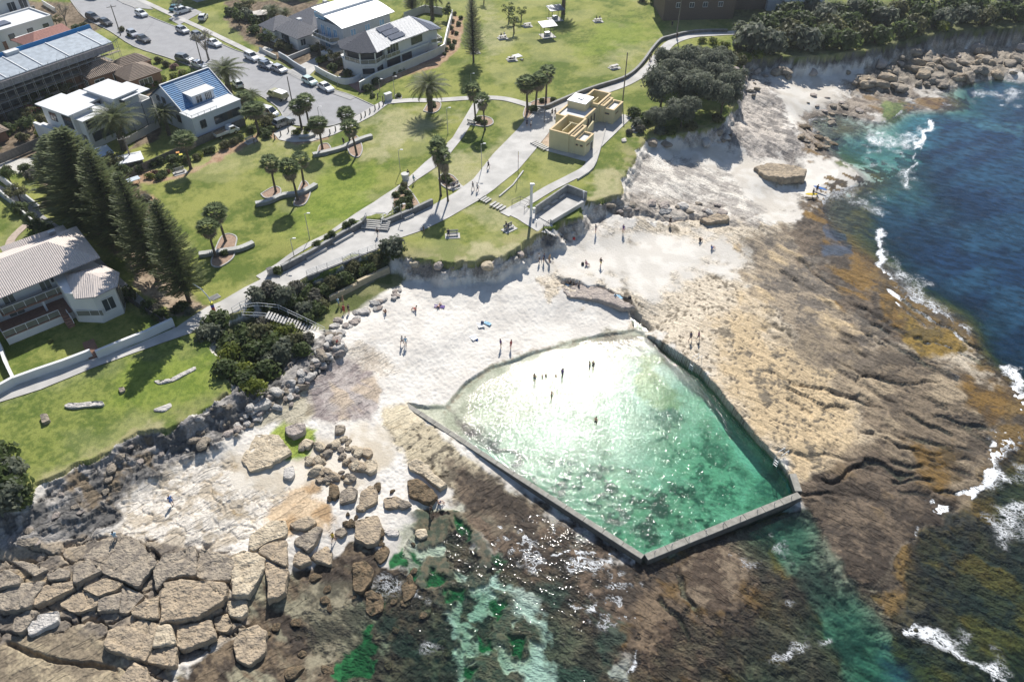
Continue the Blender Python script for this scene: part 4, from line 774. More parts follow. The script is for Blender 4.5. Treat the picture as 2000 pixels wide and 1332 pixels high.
def palm_proto(name, H, Rf=3.6, nf=64, tr=.36):
    root = empty(name, (0, 0, -50)); root['category'] = 'palm tree'
    b = MB(); zz = [0, .4, H * .5, H * .85, H * .97]; b.tube([(0, 0, -.2)] + [(0, 0, z) for z in zz[1:]], [tr * 1.25, tr, tr * .92, tr * 1.05, tr * .9], 12)
    for i in range(int(H * 7)):                         # frond-stub rings
        a = i * 2.4; z = .5 + i / 7; b.box((tr * .98 * math.cos(a), tr * .98 * math.sin(a), z), (.16, .12, .1), a) if z < H * .95 else None
    b.build('trunk', PBARK, root)
    V = []; F = []; Vd = []; Fd = []
    for i in range(nf):
        a = i * 2.39996 + rs.uniform(-.1, .1); t = (i + .5) / nf; el = math.radians(86 - 118 * t); L_ = Rf * (1 - .25 * abs(t - .45)) * rs.uniform(.9, 1.08); dead = t > .86
        vv, ff = (Vd, Fd) if dead else (V, F)
        if dead: L_ *= .55
        seg = 9; p = Vector((0, 0, H)); pts = [p]; e = el
        for s_ in range(seg):
            e -= (.10 + .13 * s_ / seg) * (1 if el > -.3 else .5); p = p + Vector((math.cos(a) * math.cos(e), math.sin(a) * math.cos(e), math.sin(e))) * (L_ / seg); pts.append(p)
        side = Vector((-math.sin(a), math.cos(a), 0))
        for s_ in range(seg * 3):
            q = (s_ + 1) / (seg * 3 + 1); f = q * seg; i0 = int(f); c = pts[i0].lerp(pts[i0 + 1], f - i0); d = (pts[i0 + 1] - pts[i0]).normalized(); ll = .62 * math.sin(math.pi * min(1, q * .85 + .14)) * (.5 if dead else 1)
            for sg in (-1, 1):
                n = len(vv); tip = c + side * sg * ll * .85 + d * ll * .55 + Vector((0, 0, .10 * ll - .12 * rs.random())); w_ = d * .045
                vv += [c - w_, c + w_, tip]; ff.append((n, n + 1, n + 2))
        for s_ in range(seg):                            # rachis
            n = len(vv); w_ = side * .03; vv += [pts[s_] - w_, pts[s_] + w_, pts[s_ + 1] + w_ * .7, pts[s_ + 1] - w_ * .7]; ff.append((n, n + 1, n + 2, n + 3))
    ob('fronds', mesh_np(name + '_f', V, F, L_PALM), root); ob('dead_fronds', mesh_np(name + '_d', Vd, Fd, L_DEAD), root)
    return root
def fan_proto(name, H, nf=54, ln=.0):
    root = empty(name, (0, 0, -50)); root['category'] = 'fan palm'
    b = MB(); b.tube([(0, 0, -.2), (0, 0, .3), (ln * .3, ln * .1, H * .5), (ln, 0, H)], [.24, .15, .12, .11], 8); b.build('trunk', PBARK, root)
    V = []; F = []; Vd = []; Fd = []
    for i in range(nf):
        a = i * 2.39996; t = (i + .5) / nf; el = math.radians(80 - 150 * t); dead = t > .62; vv, ff = (Vd, Fd) if dead else (V, F)
        d = Vector((math.cos(a) * math.cos(el), math.sin(a) * math.cos(el), math.sin(el))); L_ = (.62 if not dead else .45) * rs.uniform(.8, 1.15); c = Vector((ln, 0, H + .1 - (.35 * t if not dead else .35 + 1.3 * (t - .62)))) + d * L_ * (1.15 if not dead else .8)
        sd_ = d.cross(Vector((0, 0, 1))).normalized(); nn = sd_.cross(d); rr = .74 * rs.uniform(.8, 1.15)
        for k in range(9):
            g = math.radians(-80 + 20 * k); w_ = .13; di = (d * math.cos(g) + sd_ * math.sin(g)); tip = c + di * rr - Vector((0, 0, .12 * rr * (.6 + abs(math.sin(g))) + (.25 * rr if dead else 0))); pe = sd_ * math.cos(g) - d * math.sin(g)
            mid = c + di * rr * .55; n = len(vv); vv += [c, mid - pe * w_ * .75 + nn * .03, tip, mid + pe * w_ * .75 + nn * .03]; ff.append((n, n + 1, n + 2, n + 3))
        n = len(vv); o0 = Vector((ln, 0, H - .3 * t)); vv += [o0 - sd_ * .02, o0 + sd_ * .02, c + sd_ * .02, c - sd_ * .02]; ff.append((n, n + 1, n + 2, n + 3))
    ob('fan_leaves', mesh_np(name + '_f', V, F, L_FAN), root); ob('dead_leaf_skirt', mesh_np(name + '_d', Vd, Fd, L_DEAD), root)
    return root
def height(bx, by, ty):                                # height (m) of something standing at px (bx,by) whose top shows at row ty
    b = GT(bx, by); lo, hi = 0., 40.
    for _ in range(30):
        m = (lo + hi) / 2
        if PX(b.x, b.y, b.z + m)[1] > ty: lo = m
        else: hi = m
    return m
_first = {}
_drop = []
def plant(proto, px, py, s, label, group=None, rz=None, dz_=0.):
    p = GT(px, py); p.z += dz_
    sc3 = s if isinstance(s, tuple) else (s, s, s)
    _drop.append(proto)
    return copy_tree(proto, p, rs.random() * 6.28 if rz is None else rz, sc3, label, group)
# Norfolk pines
pp = pine_proto('norfolk_pine', 16, 3.5)
for bx, by, ty, w_, lb in ((370,590,402,1.05,'tall dark Norfolk pine nearest the promenade, beside the curved lamp pole'), (308,548,348,1.1,'tall dark Norfolk pine second from the promenade, in the row behind the tiled white house'),
                       (252,503,300,1.3,'tall Norfolk pine with a long bare lower trunk, third from the promenade'), (203,460,262,1.9,'broad olive Norfolk pine farthest from the promenade, in front of the flat-roofed white house'),
                       (160,420,272,1.7,'wide spreading Norfolk pine at the left end of the row by the paling fence'), (925,122,-8,.78,'lone narrow Norfolk pine standing in the open park lawn above the date palm'), (806,26,-40,.7,'dark Norfolk pine behind the house with solar panels')):
    h_ = height(bx, by, ty) / 16; plant(pp, bx, by, (w_ * 1.06, w_ * 1.06, h_ * 1.04), lb, 'Norfolk pines')
# date palms
dp_ = palm_proto('date_palm', 5.4)
for bx, by, cy, s_, lb in ((841,219,168,1.05,'big date palm in a round bed on the park lawn, its star-shaped shadow below it'), (244,292,233,1.2,'date palm in front of the flat-roofed white house beside a leaning pole'), (449,182,138,1.15,'date palm at the street corner of the blue-roofed house'),
                         (331,264,222,.7,'smaller date palm between the flat-roofed white house and the blue-roofed house'), (845,38,-8,1.0,'date palm behind the walled yard of the solar-panel house'), (1100,28,-30,1.0,'date palm behind the two picnic shelters'),
                         (492,205,186,.6,'short yellow-green palm beside the white box of the blue-roofed house'), (538,50,22,.7,'pale palm in the dark garden at the top of the street'), (560,45,25,.6,'small palm beside the grey slate-roofed house')):
    h_ = height(bx, by, cy) / 5.4; plant(dp_, bx, by, (s_ * 1.45, s_ * 1.45, h_), lb, 'date palms')
# fan palms
fps = [fan_proto('fan_palm', 5.2), fan_proto('fan_palm', 5.2, 44, .35), fan_proto('fan_palm', 5.2, 60, -.3), fan_proto('fan_palm', 5.2, 38, .15)]
for bx, by, cy, s_, lb in ((630,292,240,1.35,'fan palm in a pink oval bed at the left end of the long seat wall'), (684,280,224,1.3,'taller rear fan palm of the pair at the middle of the curved seat wall'), (697,304,248,1.35,'front fan palm of the pair at the middle of the curved seat wall'),
   (590,254,208,1.45,'left fan palm of the pair beside the parked grey four-wheel drive'), (606,255,200,1.35,'right fan palm of the pair at the end of the car park'), (539,376,320,1.3,'left fan palm above the second curved seat wall'), (582,392,326,1.3,'front fan palm whose trunk crosses the second curved seat wall'),
   (594,361,312,1.3,'right fan palm in the bed behind the second curved seat wall'), (441,472,412,1.4,'fan palm in the pink oval bed behind the lowest curved seat wall'), (422,503,447,1.3,'fan palm in front of the lowest curved seat wall'),
   (929,237,177,1.2,'left fan palm of the pair beside the diagonal park path'), (947,254,196,1.15,'right fan palm of the pair beside the diagonal park path'), (861,383,292,1.2,'tall fan palm at the bench beside the promenade'), (875,394,312,1.0,'thinner fan palm right of the promenade bench bed'),
   (1030,220,166,1.7,'left fan palm of the three beside the yellow pavilion'), (1046,212,156,1.5,'middle fan palm of the three beside the yellow pavilion'), (1066,201,142,1.45,'right fan palm of the three beside the yellow pavilion'),
   (506,262,214,1.9,'fan palm with a broad green head beside the white van'), (373,330,274,1.7,'fan palm in the mulch bed below the blue-roofed house'), (481,232,190,1.2,'fan palm at the end of the blue-roofed house')):
    h_ = height(bx, by, cy) / 5.2; plant(fps[int(bx + by) % 4], bx, by, (s_ * 1.12, s_ * 1.12, h_), lb, 'fan palms')
# trees
oak = tree_proto('coastal_tree', L_OAK, BARK, 7.4, 4.3, 20, 15, .21, low=.12)
for i, (x, y, s_, h_, wh) in enumerate(((1290,208,.9,1.0,'at the left edge of the clump nearest the yellow pavilion'), (1322,172,.85,.95,'behind the clump beside the footpath bend'), (1350,215,1.0,1.05,'in the middle of the clump'), (1385,178,.95,.95,'at the back right of the clump'),
      (1408,222,.9,1.0,'at the right front of the clump above the rocks'), (1330,248,.75,.75,'at the front of the clump above the shaded sand'), (1286,252,.6,.55,'low at the front left of the clump'), (1425,180,.6,.7,'at the right end of the clump over the rock ledges'), (1300,150,.7,.8,'at the back left of the clump near the footpath bend'), (1400,150,.7,.8,'at the back of the clump right of the middle'), (1350,170,.9,1.05,'in the centre back of the clump'), (1370,140,.6,.7,'at the back of the clump beside the bush-lined path'))):
    plant(oak, x, y, (s_ * 1.08, s_ * 1.08, h_ * 1.2), 'dark grey-green coastal tree ' + wh, 'coastal trees right of the yellow pavilion')
euc = tree_proto('street_tree', L_GREY, WBARK, 8, 2.8, 9, 4, .16, bare=True)
for x, y, s_, lb in ((408,118,1.0,'pale bare-branched street tree casting a twiggy shadow on the road'), (130,50,.7,'greyish tree beside the near kerb at the top left of the road'), (350,30,.6,'grey twiggy tree in a front yard at the top of the street')): plant(euc, x, y, s_, lb, 'pale street trees')
thin = tree_proto('park_tree', L_BUSH, BARK, 6, 1.8, 7, 10, .18)
for x, y, s_, lb in ((1004,66,1.0,'thin crooked tree leaning over its own shadow on the park lawn'), (994,44,1.0,'slender tree behind the crooked one on the upper park lawn'), (1018,44,.8,'small tree left of the picnic shelters'), (945,8,.8,'thin-stemmed tree at the top edge of the park')): plant(thin, x, y, s_, lb, 'thin park trees')
rnd = tree_proto('garden_tree', L_BUSH, BARK, 5, 2.0, 9, 14, .18, low=.2)
oli = tree_proto('olive_tree', L_OLV, BARK, 5, 2.1, 9, 14, .18, low=.15)
for pr, x, y, s_, lb in ((oli,132,190,1.0,'olive-grey round tree behind the flat-roofed white house'), (rnd,88,195,.9,'dark tree below the scaffolded metal roof'), (oli,60,232,.8,'grey-green tree left of the red car'), (rnd,66,255,.7,'bright green pointed tree in the yard by the paling fence'),
      (oli,228,334,1.0,'round grey-green tree beside the white shed roof'), (rnd,248,352,.8,'grey-green tree below the white shed roof by the fence'), (oli,40,395,.9,'greyish tree at the left edge beside the lane wall'), (rnd,22,358,.8,'dark shrub tree at the left edge below the white driveway'),
      (rnd,528,92,1.0,'yellow-green tree beside the slate-roofed house fence'), (oli,488,26,1.1,'dark tree filling the garden at the top of the street'), (rnd,468,50,1.1,'dark green tree in the shaded garden beyond the footpath'), (rnd,130,72,.8,'dark green shrub tree beside the black car on the near side'), (oli,112,52,.8,'olive shrub tree beside the white house at the top left'),
      (oli,655,125,.9,'olive tree in the front garden of the solar-panel house'), (oli,625,108,.8,'yellow-green hedge tree at the left corner of the solar-panel house'), (rnd,875,40,1.0,'dark tree in the walled yard of the solar-panel house'), (rnd,690,140,.7,'dark shrub tree against the curved white wall of the solar-panel house'), (rnd,500,238,.9,'bright green tree between the blue-roofed house and the van')):
    plant(pr, x, y, s_, lb, 'garden trees')
# shrubs
bp = {'g': bush_proto('shrub', L_BUSH), 'y': bush_proto('shrub', L_YEL), 'r': bush_proto('shrub', L_GREY), 'o': bush_proto('shrub', L_OLV), 'p': bush_proto('shrub', L_PINK), 'd': bush_proto('shrub', L_RED), 'k': bush_proto('shrub', L_OAK)}
CN = {'g': 'dark green', 'y': 'yellow-green', 'r': 'grey', 'o': 'olive green', 'p': 'pink flowering', 'd': 'reddish', 'k': 'grey-green'}
def shrubs(where, group, L, q=1.0):
    for i, (k, x, y, s_) in enumerate(L):
        w2 = where if isinstance(where, str) else where[i]
        plant(bp[k], x, y, (s_ * q, s_ * q, s_ * q * 1.15), f'{CN[k]} shrub {w2}' if s_ * q < 2.6 else f'large {CN[k]} shrub {w2}', group)
shrubs('on the bank beside the wooden beach stairs', 'shrubs below the beach stairs', [('g',425,640,2.4),('k',418,662,2.2),('g',448,685,2.3),('y',450,700,1.9),('g',482,672,2.5),('o',510,665,2.6),('g',535,690,2.6),('k',560,690,2.3),('g',500,705,2.6),('y',470,735,1.9),
    ('g',520,735,2.4),('k',545,715,2.3),('g',475,755,2.2),('y',495,765,1.7),('r',515,640,1.8),('y',560,655,1.6),('o',580,672,1.7),('g',590,690,1.6),('r',600,668,1.3),('g',440,730,2.),('y',538,648,1.5)])
shrubs('on the bank below the promenade railing', 'shrubs on the promenade bank', [('k',508,590,1.9),('r',530,578,2.0),('k',550,585,2.2),('r',575,572,1.9),('g',600,585,2.0),('r',612,592,1.9),('g',570,602,2.2),('k',590,612,1.8),('g',530,605,1.9),('g',635,575,1.7),('y',605,558,.8),('o',650,560,1.6),
    ('g',672,552,1.7),('o',690,530,1.6),('y',715,520,1.4),('g',705,540,1.5),('o',733,515,1.5),('g',620,612,1.6),('o',630,600,1.3),('g',725,530,1.3),('y',490,612,.9),('g',600,630,1.4)])
shrubs('at the end of the sandstone cliff', 'shrubs at the cliff end', [('k',760,492,2.3),('g',770,500,2.2),('g',750,505,1.8),('k',775,512,1.6)])
shrubs('at the left edge above the grey rocks', 'shrubs at the left edge', [('g',10,905,2.6),('k',32,935,2.4),('g',5,950,2.8),('g',40,965,2.2),('k',10,985,2.4),('g',-25,930,3.),('g',50,985,1.4)])
shrubs('in the clifftop belt at the upper right', 'shrubs in the clifftop belt', [('k',1470,95,4.2),('g',1490,70,3.6),('k',1500,100,3.6),('o',1540,88,3.8),('g',1560,60,3.4),('k',1575,98,3.6),('g',1610,92,3.4),('o',1620,70,3.2),('g',1645,95,3.2),('k',1600,50,3.4),('g',1655,60,3.),
    ('o',1680,80,3.),('g',1710,85,3.),('k',1730,50,3.2),('g',1760,72,2.8),('o',1785,62,2.8),('g',1800,45,3.4),('k',1830,52,3.),('g',1850,30,3.2),('y',1838,60,1.8),('k',1880,42,3.),('g',1900,25,3.2),('o',1920,48,2.8),('g',1945,38,3.),('k',1960,20,3.2),('g',1985,40,2.8),('g',1700,40,3.4),('k',1665,30,3.),('g',1540,40,3.2),
    ('y',1480,112,1.4),('y',1455,118,1.3),('o',1445,128,1.6),('g',1520,60,3.2),('k',1450,75,2.4),('g',1790,20,3.4),('k',1870,12,3.2),('o',1750,30,2.6),('g',1630,35,2.8),('k',1580,30,2.8)], 1.3)
shrubs('beside the shaded path behind the trees', 'shrubs beside the shaded path', [('y',1392,86,1.4),('y',1415,95,1.5),('o',1440,100,1.6),('g',1400,105,1.6),('y',1370,84,1.2),('o',1430,118,1.8),('g',1355,18,1.8),('k',1335,12,2.),('g',1300,10,2.2),('k',1315,22,1.8),('g',1280,6,2.2),('g',1350,30,1.6),('k',1255,2,2.)])
shrubs('below the coastal trees by the rocks', 'shrubs below the coastal trees', [('g',1238,228,1.8),('k',1245,248,1.7),('r',1252,258,1.4),('g',1262,240,1.8),('k',1285,262,1.4),('g',1310,262,1.5),('o',1350,255,1.6),('o',1400,238,1.6),('r',1230,262,1.)])
shrubs('in the planter at the promenade steps', 'clipped balls by the promenade steps', [('g',773,385,.9),('g',785,376,.9),('g',797,383,1.),('g',800,395,1.),('g',788,395,.9),('g',780,402,1.),('g',800,408,.9),('g',776,412,.8),('o',790,366,.9)])
shrubs('in the mulch strip behind the promenade wall', 'shrubs behind the promenade wall', [('g',677,444,1.),('g',688,437,.9),('g',648,462,1.),('g',640,468,.8),('g',620,480,.9),('g',542,533,1.1)], .9)
shrubs('in the bed below the car park', 'clipped shrubs below the car park', [('g',516,262,1.1),('g',523,268,1.2),('g',528,258,1.),('y',578,263,.9),('o',585,258,.8),('g',600,256,.9),('g',618,257,1.1),('k',610,248,1.1),('y',598,264,.7),('o',522,245,1.6),('o',530,238,1.5)])
shrubs('in the bed below the blue-roofed house', 'clipped shrubs along the mulch bed', [('g',300,325,1.1),('g',312,320,1.3),('y',390,308,1.),('g',405,300,1.),('g',415,298,1.1),('o',440,290,1.4),('o',455,282,1.),('o',462,278,.9),('g',470,272,1.),('y',292,348,.9),('d',305,342,.8),('g',312,350,1.),('g',320,343,1.),('d',330,338,.6),('r',288,395,1.5),
    ('g',345,330,1.),('o',385,312,1.),('g',340,320,1.6),('g',365,318,1.2),('g',270,335,1.5),('g',520,270,.8),('g',490,258,1.2)])
_hl = [(770 + i * 8.2, 146 - i * 4.6) for i in range(14)]
shrubs('along the long pale park wall', 'shrubs along the white park wall', [('g', x, y, .62 + .15 * (i % 3)) for i, (x, y) in enumerate(_hl)] + [('g',735,165,1.3),('g',718,178,1.3),('k',724,160,1.),('g',728,190,.8)])
shrubs('in the mulch bed by the lone pine', 'shrubs in the mulch bed by the lone pine', [('o',888,30,1.),('g',900,38,1.),('o',884,45,1.),('g',896,50,1.1),('o',882,58,1.),('g',875,82,1.),('g',888,85,1.),('g',883,95,1.2),('g',872,100,1.),('g',868,108,.8),('d',884,66,.8),('g',892,68,.9)], .8)
shrubs('on the street verge and front lawns', 'shrubs on the street verge', [('p',340,135,1.1),('p',355,145,.9),('o',310,122,1.2),('o',325,130,1.2),('y',320,160,1.2),('y',340,154,1.2),('y',305,168,1.1),('y',358,148,1.1),('y',290,175,1.1),('o',238,62,1.1),('g',255,72,.9),('y',460,198,1.2),('y',478,205,1.),('g',120,70,1.2),('g',150,60,1.4),('o',165,55,1.3),('y',500,60,1.2)])
shrubs('round the tiled white house', 'shrubs around the tiled white house', [('g',42,415,1.7),('g',78,450,1.9),('g',92,460,1.8),('g',62,430,1.2),('g',250,585,1.8),('g',290,605,1.3),('r',302,612,1.2),('g',312,622,1.2),('g',358,605,1.3),('g',345,610,1.),('k',372,612,1.),('g',100,668,.4),('r',90,470,1.),('g',-5,560,1.5)])
shrubs('in the round palm beds', 'shrubs in the round lawn beds', [('g',1058,200,.8),('g',1081,199,.9),('g',1042,218,1.2),('g',845,205,.8),('g',935,238,1.),('g',945,243,.9),('g',870,352,1.1),('g',878,358,1.),('g',779,190,.8),('g',848,210,.7),('g',440,498,.8),('o',1142,295,1.1)])
shrubs('beside the lane at the far left', 'shrubs by the far left lane', [('r',60,350,1.6),('o',15,340,1.4),('g',50,335,1.4),('y',75,325,1.),('k',20,380,1.4),('g',-10,300,1.6)])
shrubs('in the top street garden', 'shrubs in the top garden', [('g',470,25,2.2),('k',485,40,2.4),('g',500,48,2.2),('g',515,40,2.),('k',528,62,2.2),('g',540,78,2.),('o',550,95,1.8),('g',468,38,2.),('g',498,66,1.8),('o',512,80,1.7),('k',530,30,2.2),('g',450,30,1.8),('o',565,100,1.5),('g',545,60,2.)])
shrubs('in the side yard by the red car', 'shrubs in the side yards', [('g',100,205,2.),('k',120,215,1.8),('g',72,215,2.),('o',85,240,1.6),('g',50,250,1.8),('k',30,235,1.8),('g',20,260,1.8),('y',80,262,1.3),('o',45,275,1.5),('g',115,180,1.8),('k',145,175,1.6),('g',60,195,2.)])
shrubs('in the solar-panel house front garden', 'shrubs in the front yards', [('o',640,112,1.6),('y',630,122,1.4),('g',650,138,1.5),('o',665,130,1.5),('g',612,100,1.2),('y',600,92,1.2),('o',585,88,1.3),('g',680,148,1.3),('y',645,150,1.)])
for o_ in set(_drop):                                 # the prototypes themselves were only patterns
    for k in kids(o_): bpy.data.objects.remove(k)
    bpy.data.objects.remove(o_)
_kidmap.clear()
# ------------------------------------------------------------------ buildings
WHT_W = mat('white_render', (.66, .66, .65), .85, .08, .5); BLUW = mat('pale_blue_weatherboard', (.58, .62, .68), .8, .08, .5)
CRM = mat('cream_render', (.66, .58, .36), .85, .08, .6, bump=.004, bscale=20); CRMT = mat('buff_coping', (.62, .47, .27), .85, .12, 1.)
ROOFW = mat('white_metal_roof', (.74, .75, .76), .45, .06, .4, stripes=(0, .6, .02)); ROOFG = mat('pale_roof_membrane', (.62, .63, .64), .8, .1, .6)
BRK = mat('brown_brick', (.27, .15, .10), .9, .3, 6., bump=.01); DBRK = mat('dark_brick', (.17, .12, .09), .9, .3, 5., bump=.01); ORB = mat('orange_brick', (.40, .20, .11), .9, .25, 5.)
TILB = mat('brown_tiles', (.23, .175, .135), .85, .25, 2., stripes=(1, .38, .05)); TILP = mat('terracotta_grey_tiles', (.64, .56, .51), .8, .12, 2.5, stripes=(0, .27, .03))
TILR = mat('red_tiles', (.40, .19, .15), .85, .25, 3., stripes=(1, .36, .04)); TILS = mat('slate_tiles', (.20, .20, .22), .8, .35, 4., stripes=(1, .3, .03)); TILD = mat('silver_tiles', (.50, .51, .53), .4, .22, 3., stripes=(1, .33, .04))
TILBL = mat('blue_tiles', (.05, .20, .42), .6, .3, 2., stripes=(1, .42, .05)); TILBP = mat('faded_blue_tiles', (.22, .33, .48), .7, .2, 3., stripes=(1, .42, .05)); ZINC = mat('galvanised_sheet', (.42, .47, .52), .4, .25, 1., stripes=(0, .3, .03))
GLS = mat('window_glass', (.05, .065, .08), .08, .3, .6, spec=.8); FRW = mat('white_frame', (.7, .7, .7), .6, .05); FRD = mat('dark_frame', (.06, .06, .065), .6, .1)
GLB = mat('balustrade_glass', (.20, .20, .17), .08, .2, 1.); STEEL = mat('galvanised_steel', (.42, .43, .44), .45, .1, 2., metal=.6); WOOD = mat('weathered_timber', (.27, .23, .18), .9, .3, 3.); DECK = mat('timber_deck', (.30, .17, .12), .85, .25, 3.)
PNL = mat('solar_panel', (.12, .14, .19), .75, .2, 1., spec=.15); TARP = mat('blue_tarp', (.03, .25, .55), .7, .15, 1.); LIMEW = mat('lime_wall', (.56, .55, .52), .9, .12, .7); DARKP = mat('black_paint', (.025, .025, .028), .6, .1)
class Bld:
    def __init__(s, name, label, cat, px, py, h, ang, z=ZL):
        s.z = z; a = G(px, py, z + h); s.an = R(ang); s.root = empty(name, (a.x, a.y, z), s.an, label, cat)
    def L(s, px, py, h):
        p = G(px, py, s.z + h) - s.root.location; c, q = math.cos(s.an), math.sin(s.an); return (p.x * c + p.y * q, -p.x * q + p.y * c, h)
    def part(s, mb, name, m, along=None, bevel=0, parent=None):
        o = mb.build(name, m, parent or s.root, bevel=bevel)
        if along: uvproj(o, along)
        return o
    def boxp(s, name, m, u0, u1, v0, v1, z0, z1, parent=None, bevel=0):
        return s.part(MB().box(((u0 + u1) / 2, (v0 + v1) / 2, (z0 + z1) / 2), (abs(u1 - u0), abs(v1 - v0), z1 - z0)), name, m, parent=parent, bevel=bevel)
    def roof(s, V, F, m, along=(1, 0, 0), th=.12, name='roof'):
        mb = MB(); mb.add(V, F); n = len(V); mb.add([(a, b, c - th) for a, b, c in V], [f[::-1] for f in F])
        o = s.part(mb, name, m, along); return o
    def hip(s, u0, u1, v0, v1, ze, zr, m, gable=False, name='roof', over=.0):
        du, dv = u1 - u0, v1 - v0
        if du >= dv: i = 0 if gable else dv / 2; r0 = (u0 + i, (v0 + v1) / 2, zr); r1 = (u1 - i, (v0 + v1) / 2, zr)
        else: i = 0 if gable else du / 2; r0 = ((u0 + u1) / 2, v0 + i, zr); r1 = ((u0 + u1) / 2, v1 - i, zr)
        V = [(u0, v0, ze), (u1, v0, ze), (u1, v1, ze), (u0, v1, ze), r0, r1]
        F = [(0, 1, 5, 4), (1, 2, 5), (2, 3, 4, 5), (3, 0, 4)] if du >= dv else [(0, 1, 4), (1, 2, 5, 4), (2, 3, 5), (3, 0, 4, 5)]
        return s.roof(V, F, m, (1, 0, 0) if du >= dv else (0, 1, 0), name=name)
    def win(s, p0, p1, z0, z1, mull=1, fm=None, gl=None, name='window'):
        a = Vector((*p0, 0)); b = Vector((*p1, 0)); d = (b - a).normalized(); n = Vector((d.y, -d.x, 0)); f = MB(); t = .09; a += n * .04; b += n * .04
        Z = Vector((0, 0, 1))
        for z in (z0, z1): f.bar(a + Z * z, b + Z * z, t, t)
        for i in range(mull + 2):
            q = a.lerp(b, i / (mull + 1)); f.bar(q + Z * (z0 + t / 2), q + Z * (z1 - t / 2), t * .8, t * .8)
        o = s.part(f, name, fm or FRW); g = MB(); q = (a + b) / 2 + Z * ((z0 + z1) / 2) - n * .01
        g.box(q, ((b - a).length - .02, .03, z1 - z0 - .02), math.atan2(d.y, d.x)); g.build('pane', gl or GLS, o); return o
    def door(s, p0, p1, z0, z1, m): 
        o = s.win(p0, p1, z0, z1, 0, FRW, m, 'door'); return o
    def rail(s, P, z, h=1.0, m=None, glass=None, name='balustrade'):
        f = MB(); Z = Vector((0, 0, 1)); P = [Vector((*p, z)) for p in P]; g = MB()
        for i in range(len(P) - 1):
            a, b = P[i], P[i + 1]; n = max(1, round((b - a).length / 1.5)); f.bar(a + Z * h, b + Z * h, .08, .07)
            for j in range(n + 1): q = a.lerp(b, j / n); f.bar(q, q + Z * (h - .04), .07, .07)
            if glass: g.bar(a + Z * (h * .5), b + Z * (h * .5), .03, h * .82)
            else:
                for k in (.3, .55, .8): f.bar(a + Z * h * k, b + Z * h * k, .03, .03)
        o = s.part(f, name, m or FRW)
        if glass: g.build('glass_panel', glass, o)
        return o
# --- tiled white house, lower left
b = Bld('white_house', 'white two-storey house with grey-pink ribbed tile roof and long railed balconies at the left edge', 'house', 42, 675, 0, 41.4)
b.boxp('wall', WHT_W, -9, 13.2, 5.2, 13, 0, 6.2); b.boxp('lower_wall', WHT_W, -1.2, 8.2, 1.2, 5.2, 0, 1.2)
b.part(MB().prism([(7.6, 5.3), (7.6, 0), (10.2, -2.6), (13.2, -2.4), (14.4, .2), (13.1, 5.25)], 0, 5.1), 'bay_wall', WHT_W)
b.roof([(-10, 2.2, 6.3), (14, 3.4, 6.3), (14.2, 14, 6.3), (-10, 14, 6.3), (-5, 8, 8.7), (9.2, 8.2, 8.7)], [(0, 1, 5, 4), (1, 2, 5), (2, 3, 4, 5), (3, 0, 4)], TILP)
b.roof([(8.2, -2.2, 5.15), (10.4, -3.6, 5.15), (13.6, -3.2, 5.15), (15, -.2, 5.15), (13.8, 3.4, 5.15), (9, 4.6, 5.15), (11.6, .2, 6.5)], [(0, 1, 6), (1, 2, 6), (2, 3, 6), (3, 4, 6), (4, 5, 6), (5, 0, 6)], TILP, (1, -.4, 0), name='bay_roof')
b.hip(4, 13, 11, 17, 5.6, 7.2, TILP, name='rear_roof'); b.boxp('rear_wall', WHT_W, 4.5, 12.5, 13.02, 16.5, 0, 5.5)
b.roof([(-3, 12, 6.), (1, 10, 6.), (3, 16, 6.), (-1, 17, 6.), (.5, 13.5, 7.4)], [(0, 1, 4), (1, 2, 4), (2, 3, 4), (3, 0, 4)], TILP, name='rear_gable')
b.boxp('balcony_slab', DECK, -.2, 8.6, 3.6, 5.19, 2.9, 3.1); b.rail([(-.2, 5.1), (.1, 3.7), (8.5, 3.7)], 3.1, 1.0, glass=GLB)
b.boxp('terrace_deck', DECK, -1.3, 8.3, 1.1, 5.19, 1.2, 1.3); b.rail([(-1.2, 5), (-1.2, 1.2), (6, 1.2)], 1.3, 1., glass=GLB); b.rail([(6.9, 1.2), (6.9, -1.2)], .9, 1., glass=GLB); b.rail([(7.8, -.6), (10.6, -2.9)], 1.3, 1., glass=GLB)
st = MB(); [st.box((6.5, .9 - i * .34, .6 - i * .12), (.9, .34, 1.25 - i * .24)) for i in range(5)]; b.part(st, 'steps', DECK)
b.boxp('column', WHT_W, 4.8, 5.1, 3.5, 3.8, 1.3, 2.9); b.boxp('water_heater', STEEL, 10.2, 11.2, 12.6, 13.2, 7.0, 7.5)
b.win((.8, 5.19), (2.2, 5.19), 3.5, 5.2, 1, FRW, GLB); b.win((5.6, 5.19), (7., 5.19), 3.5, 5.2, 1, FRW, GLB); b.win((.6, 5.19), (2.6, 5.19), 1.4, 2.7, 1, FRW, GLB); b.win((7.2, 5.19), (7.5, 5.19), 4.3, 5.3, 0, FRD)
b.win((11., -2.58), (12.6, -2.5), 1.6, 3.6, 1, FRW); b.win((13.5, -1.9), (14.2, -.4), .6, 3.8, 1, FRD, GLB); b.win((10.6, 5.19), (11., 5.19), 4.6, 5.6, 0, FRD)
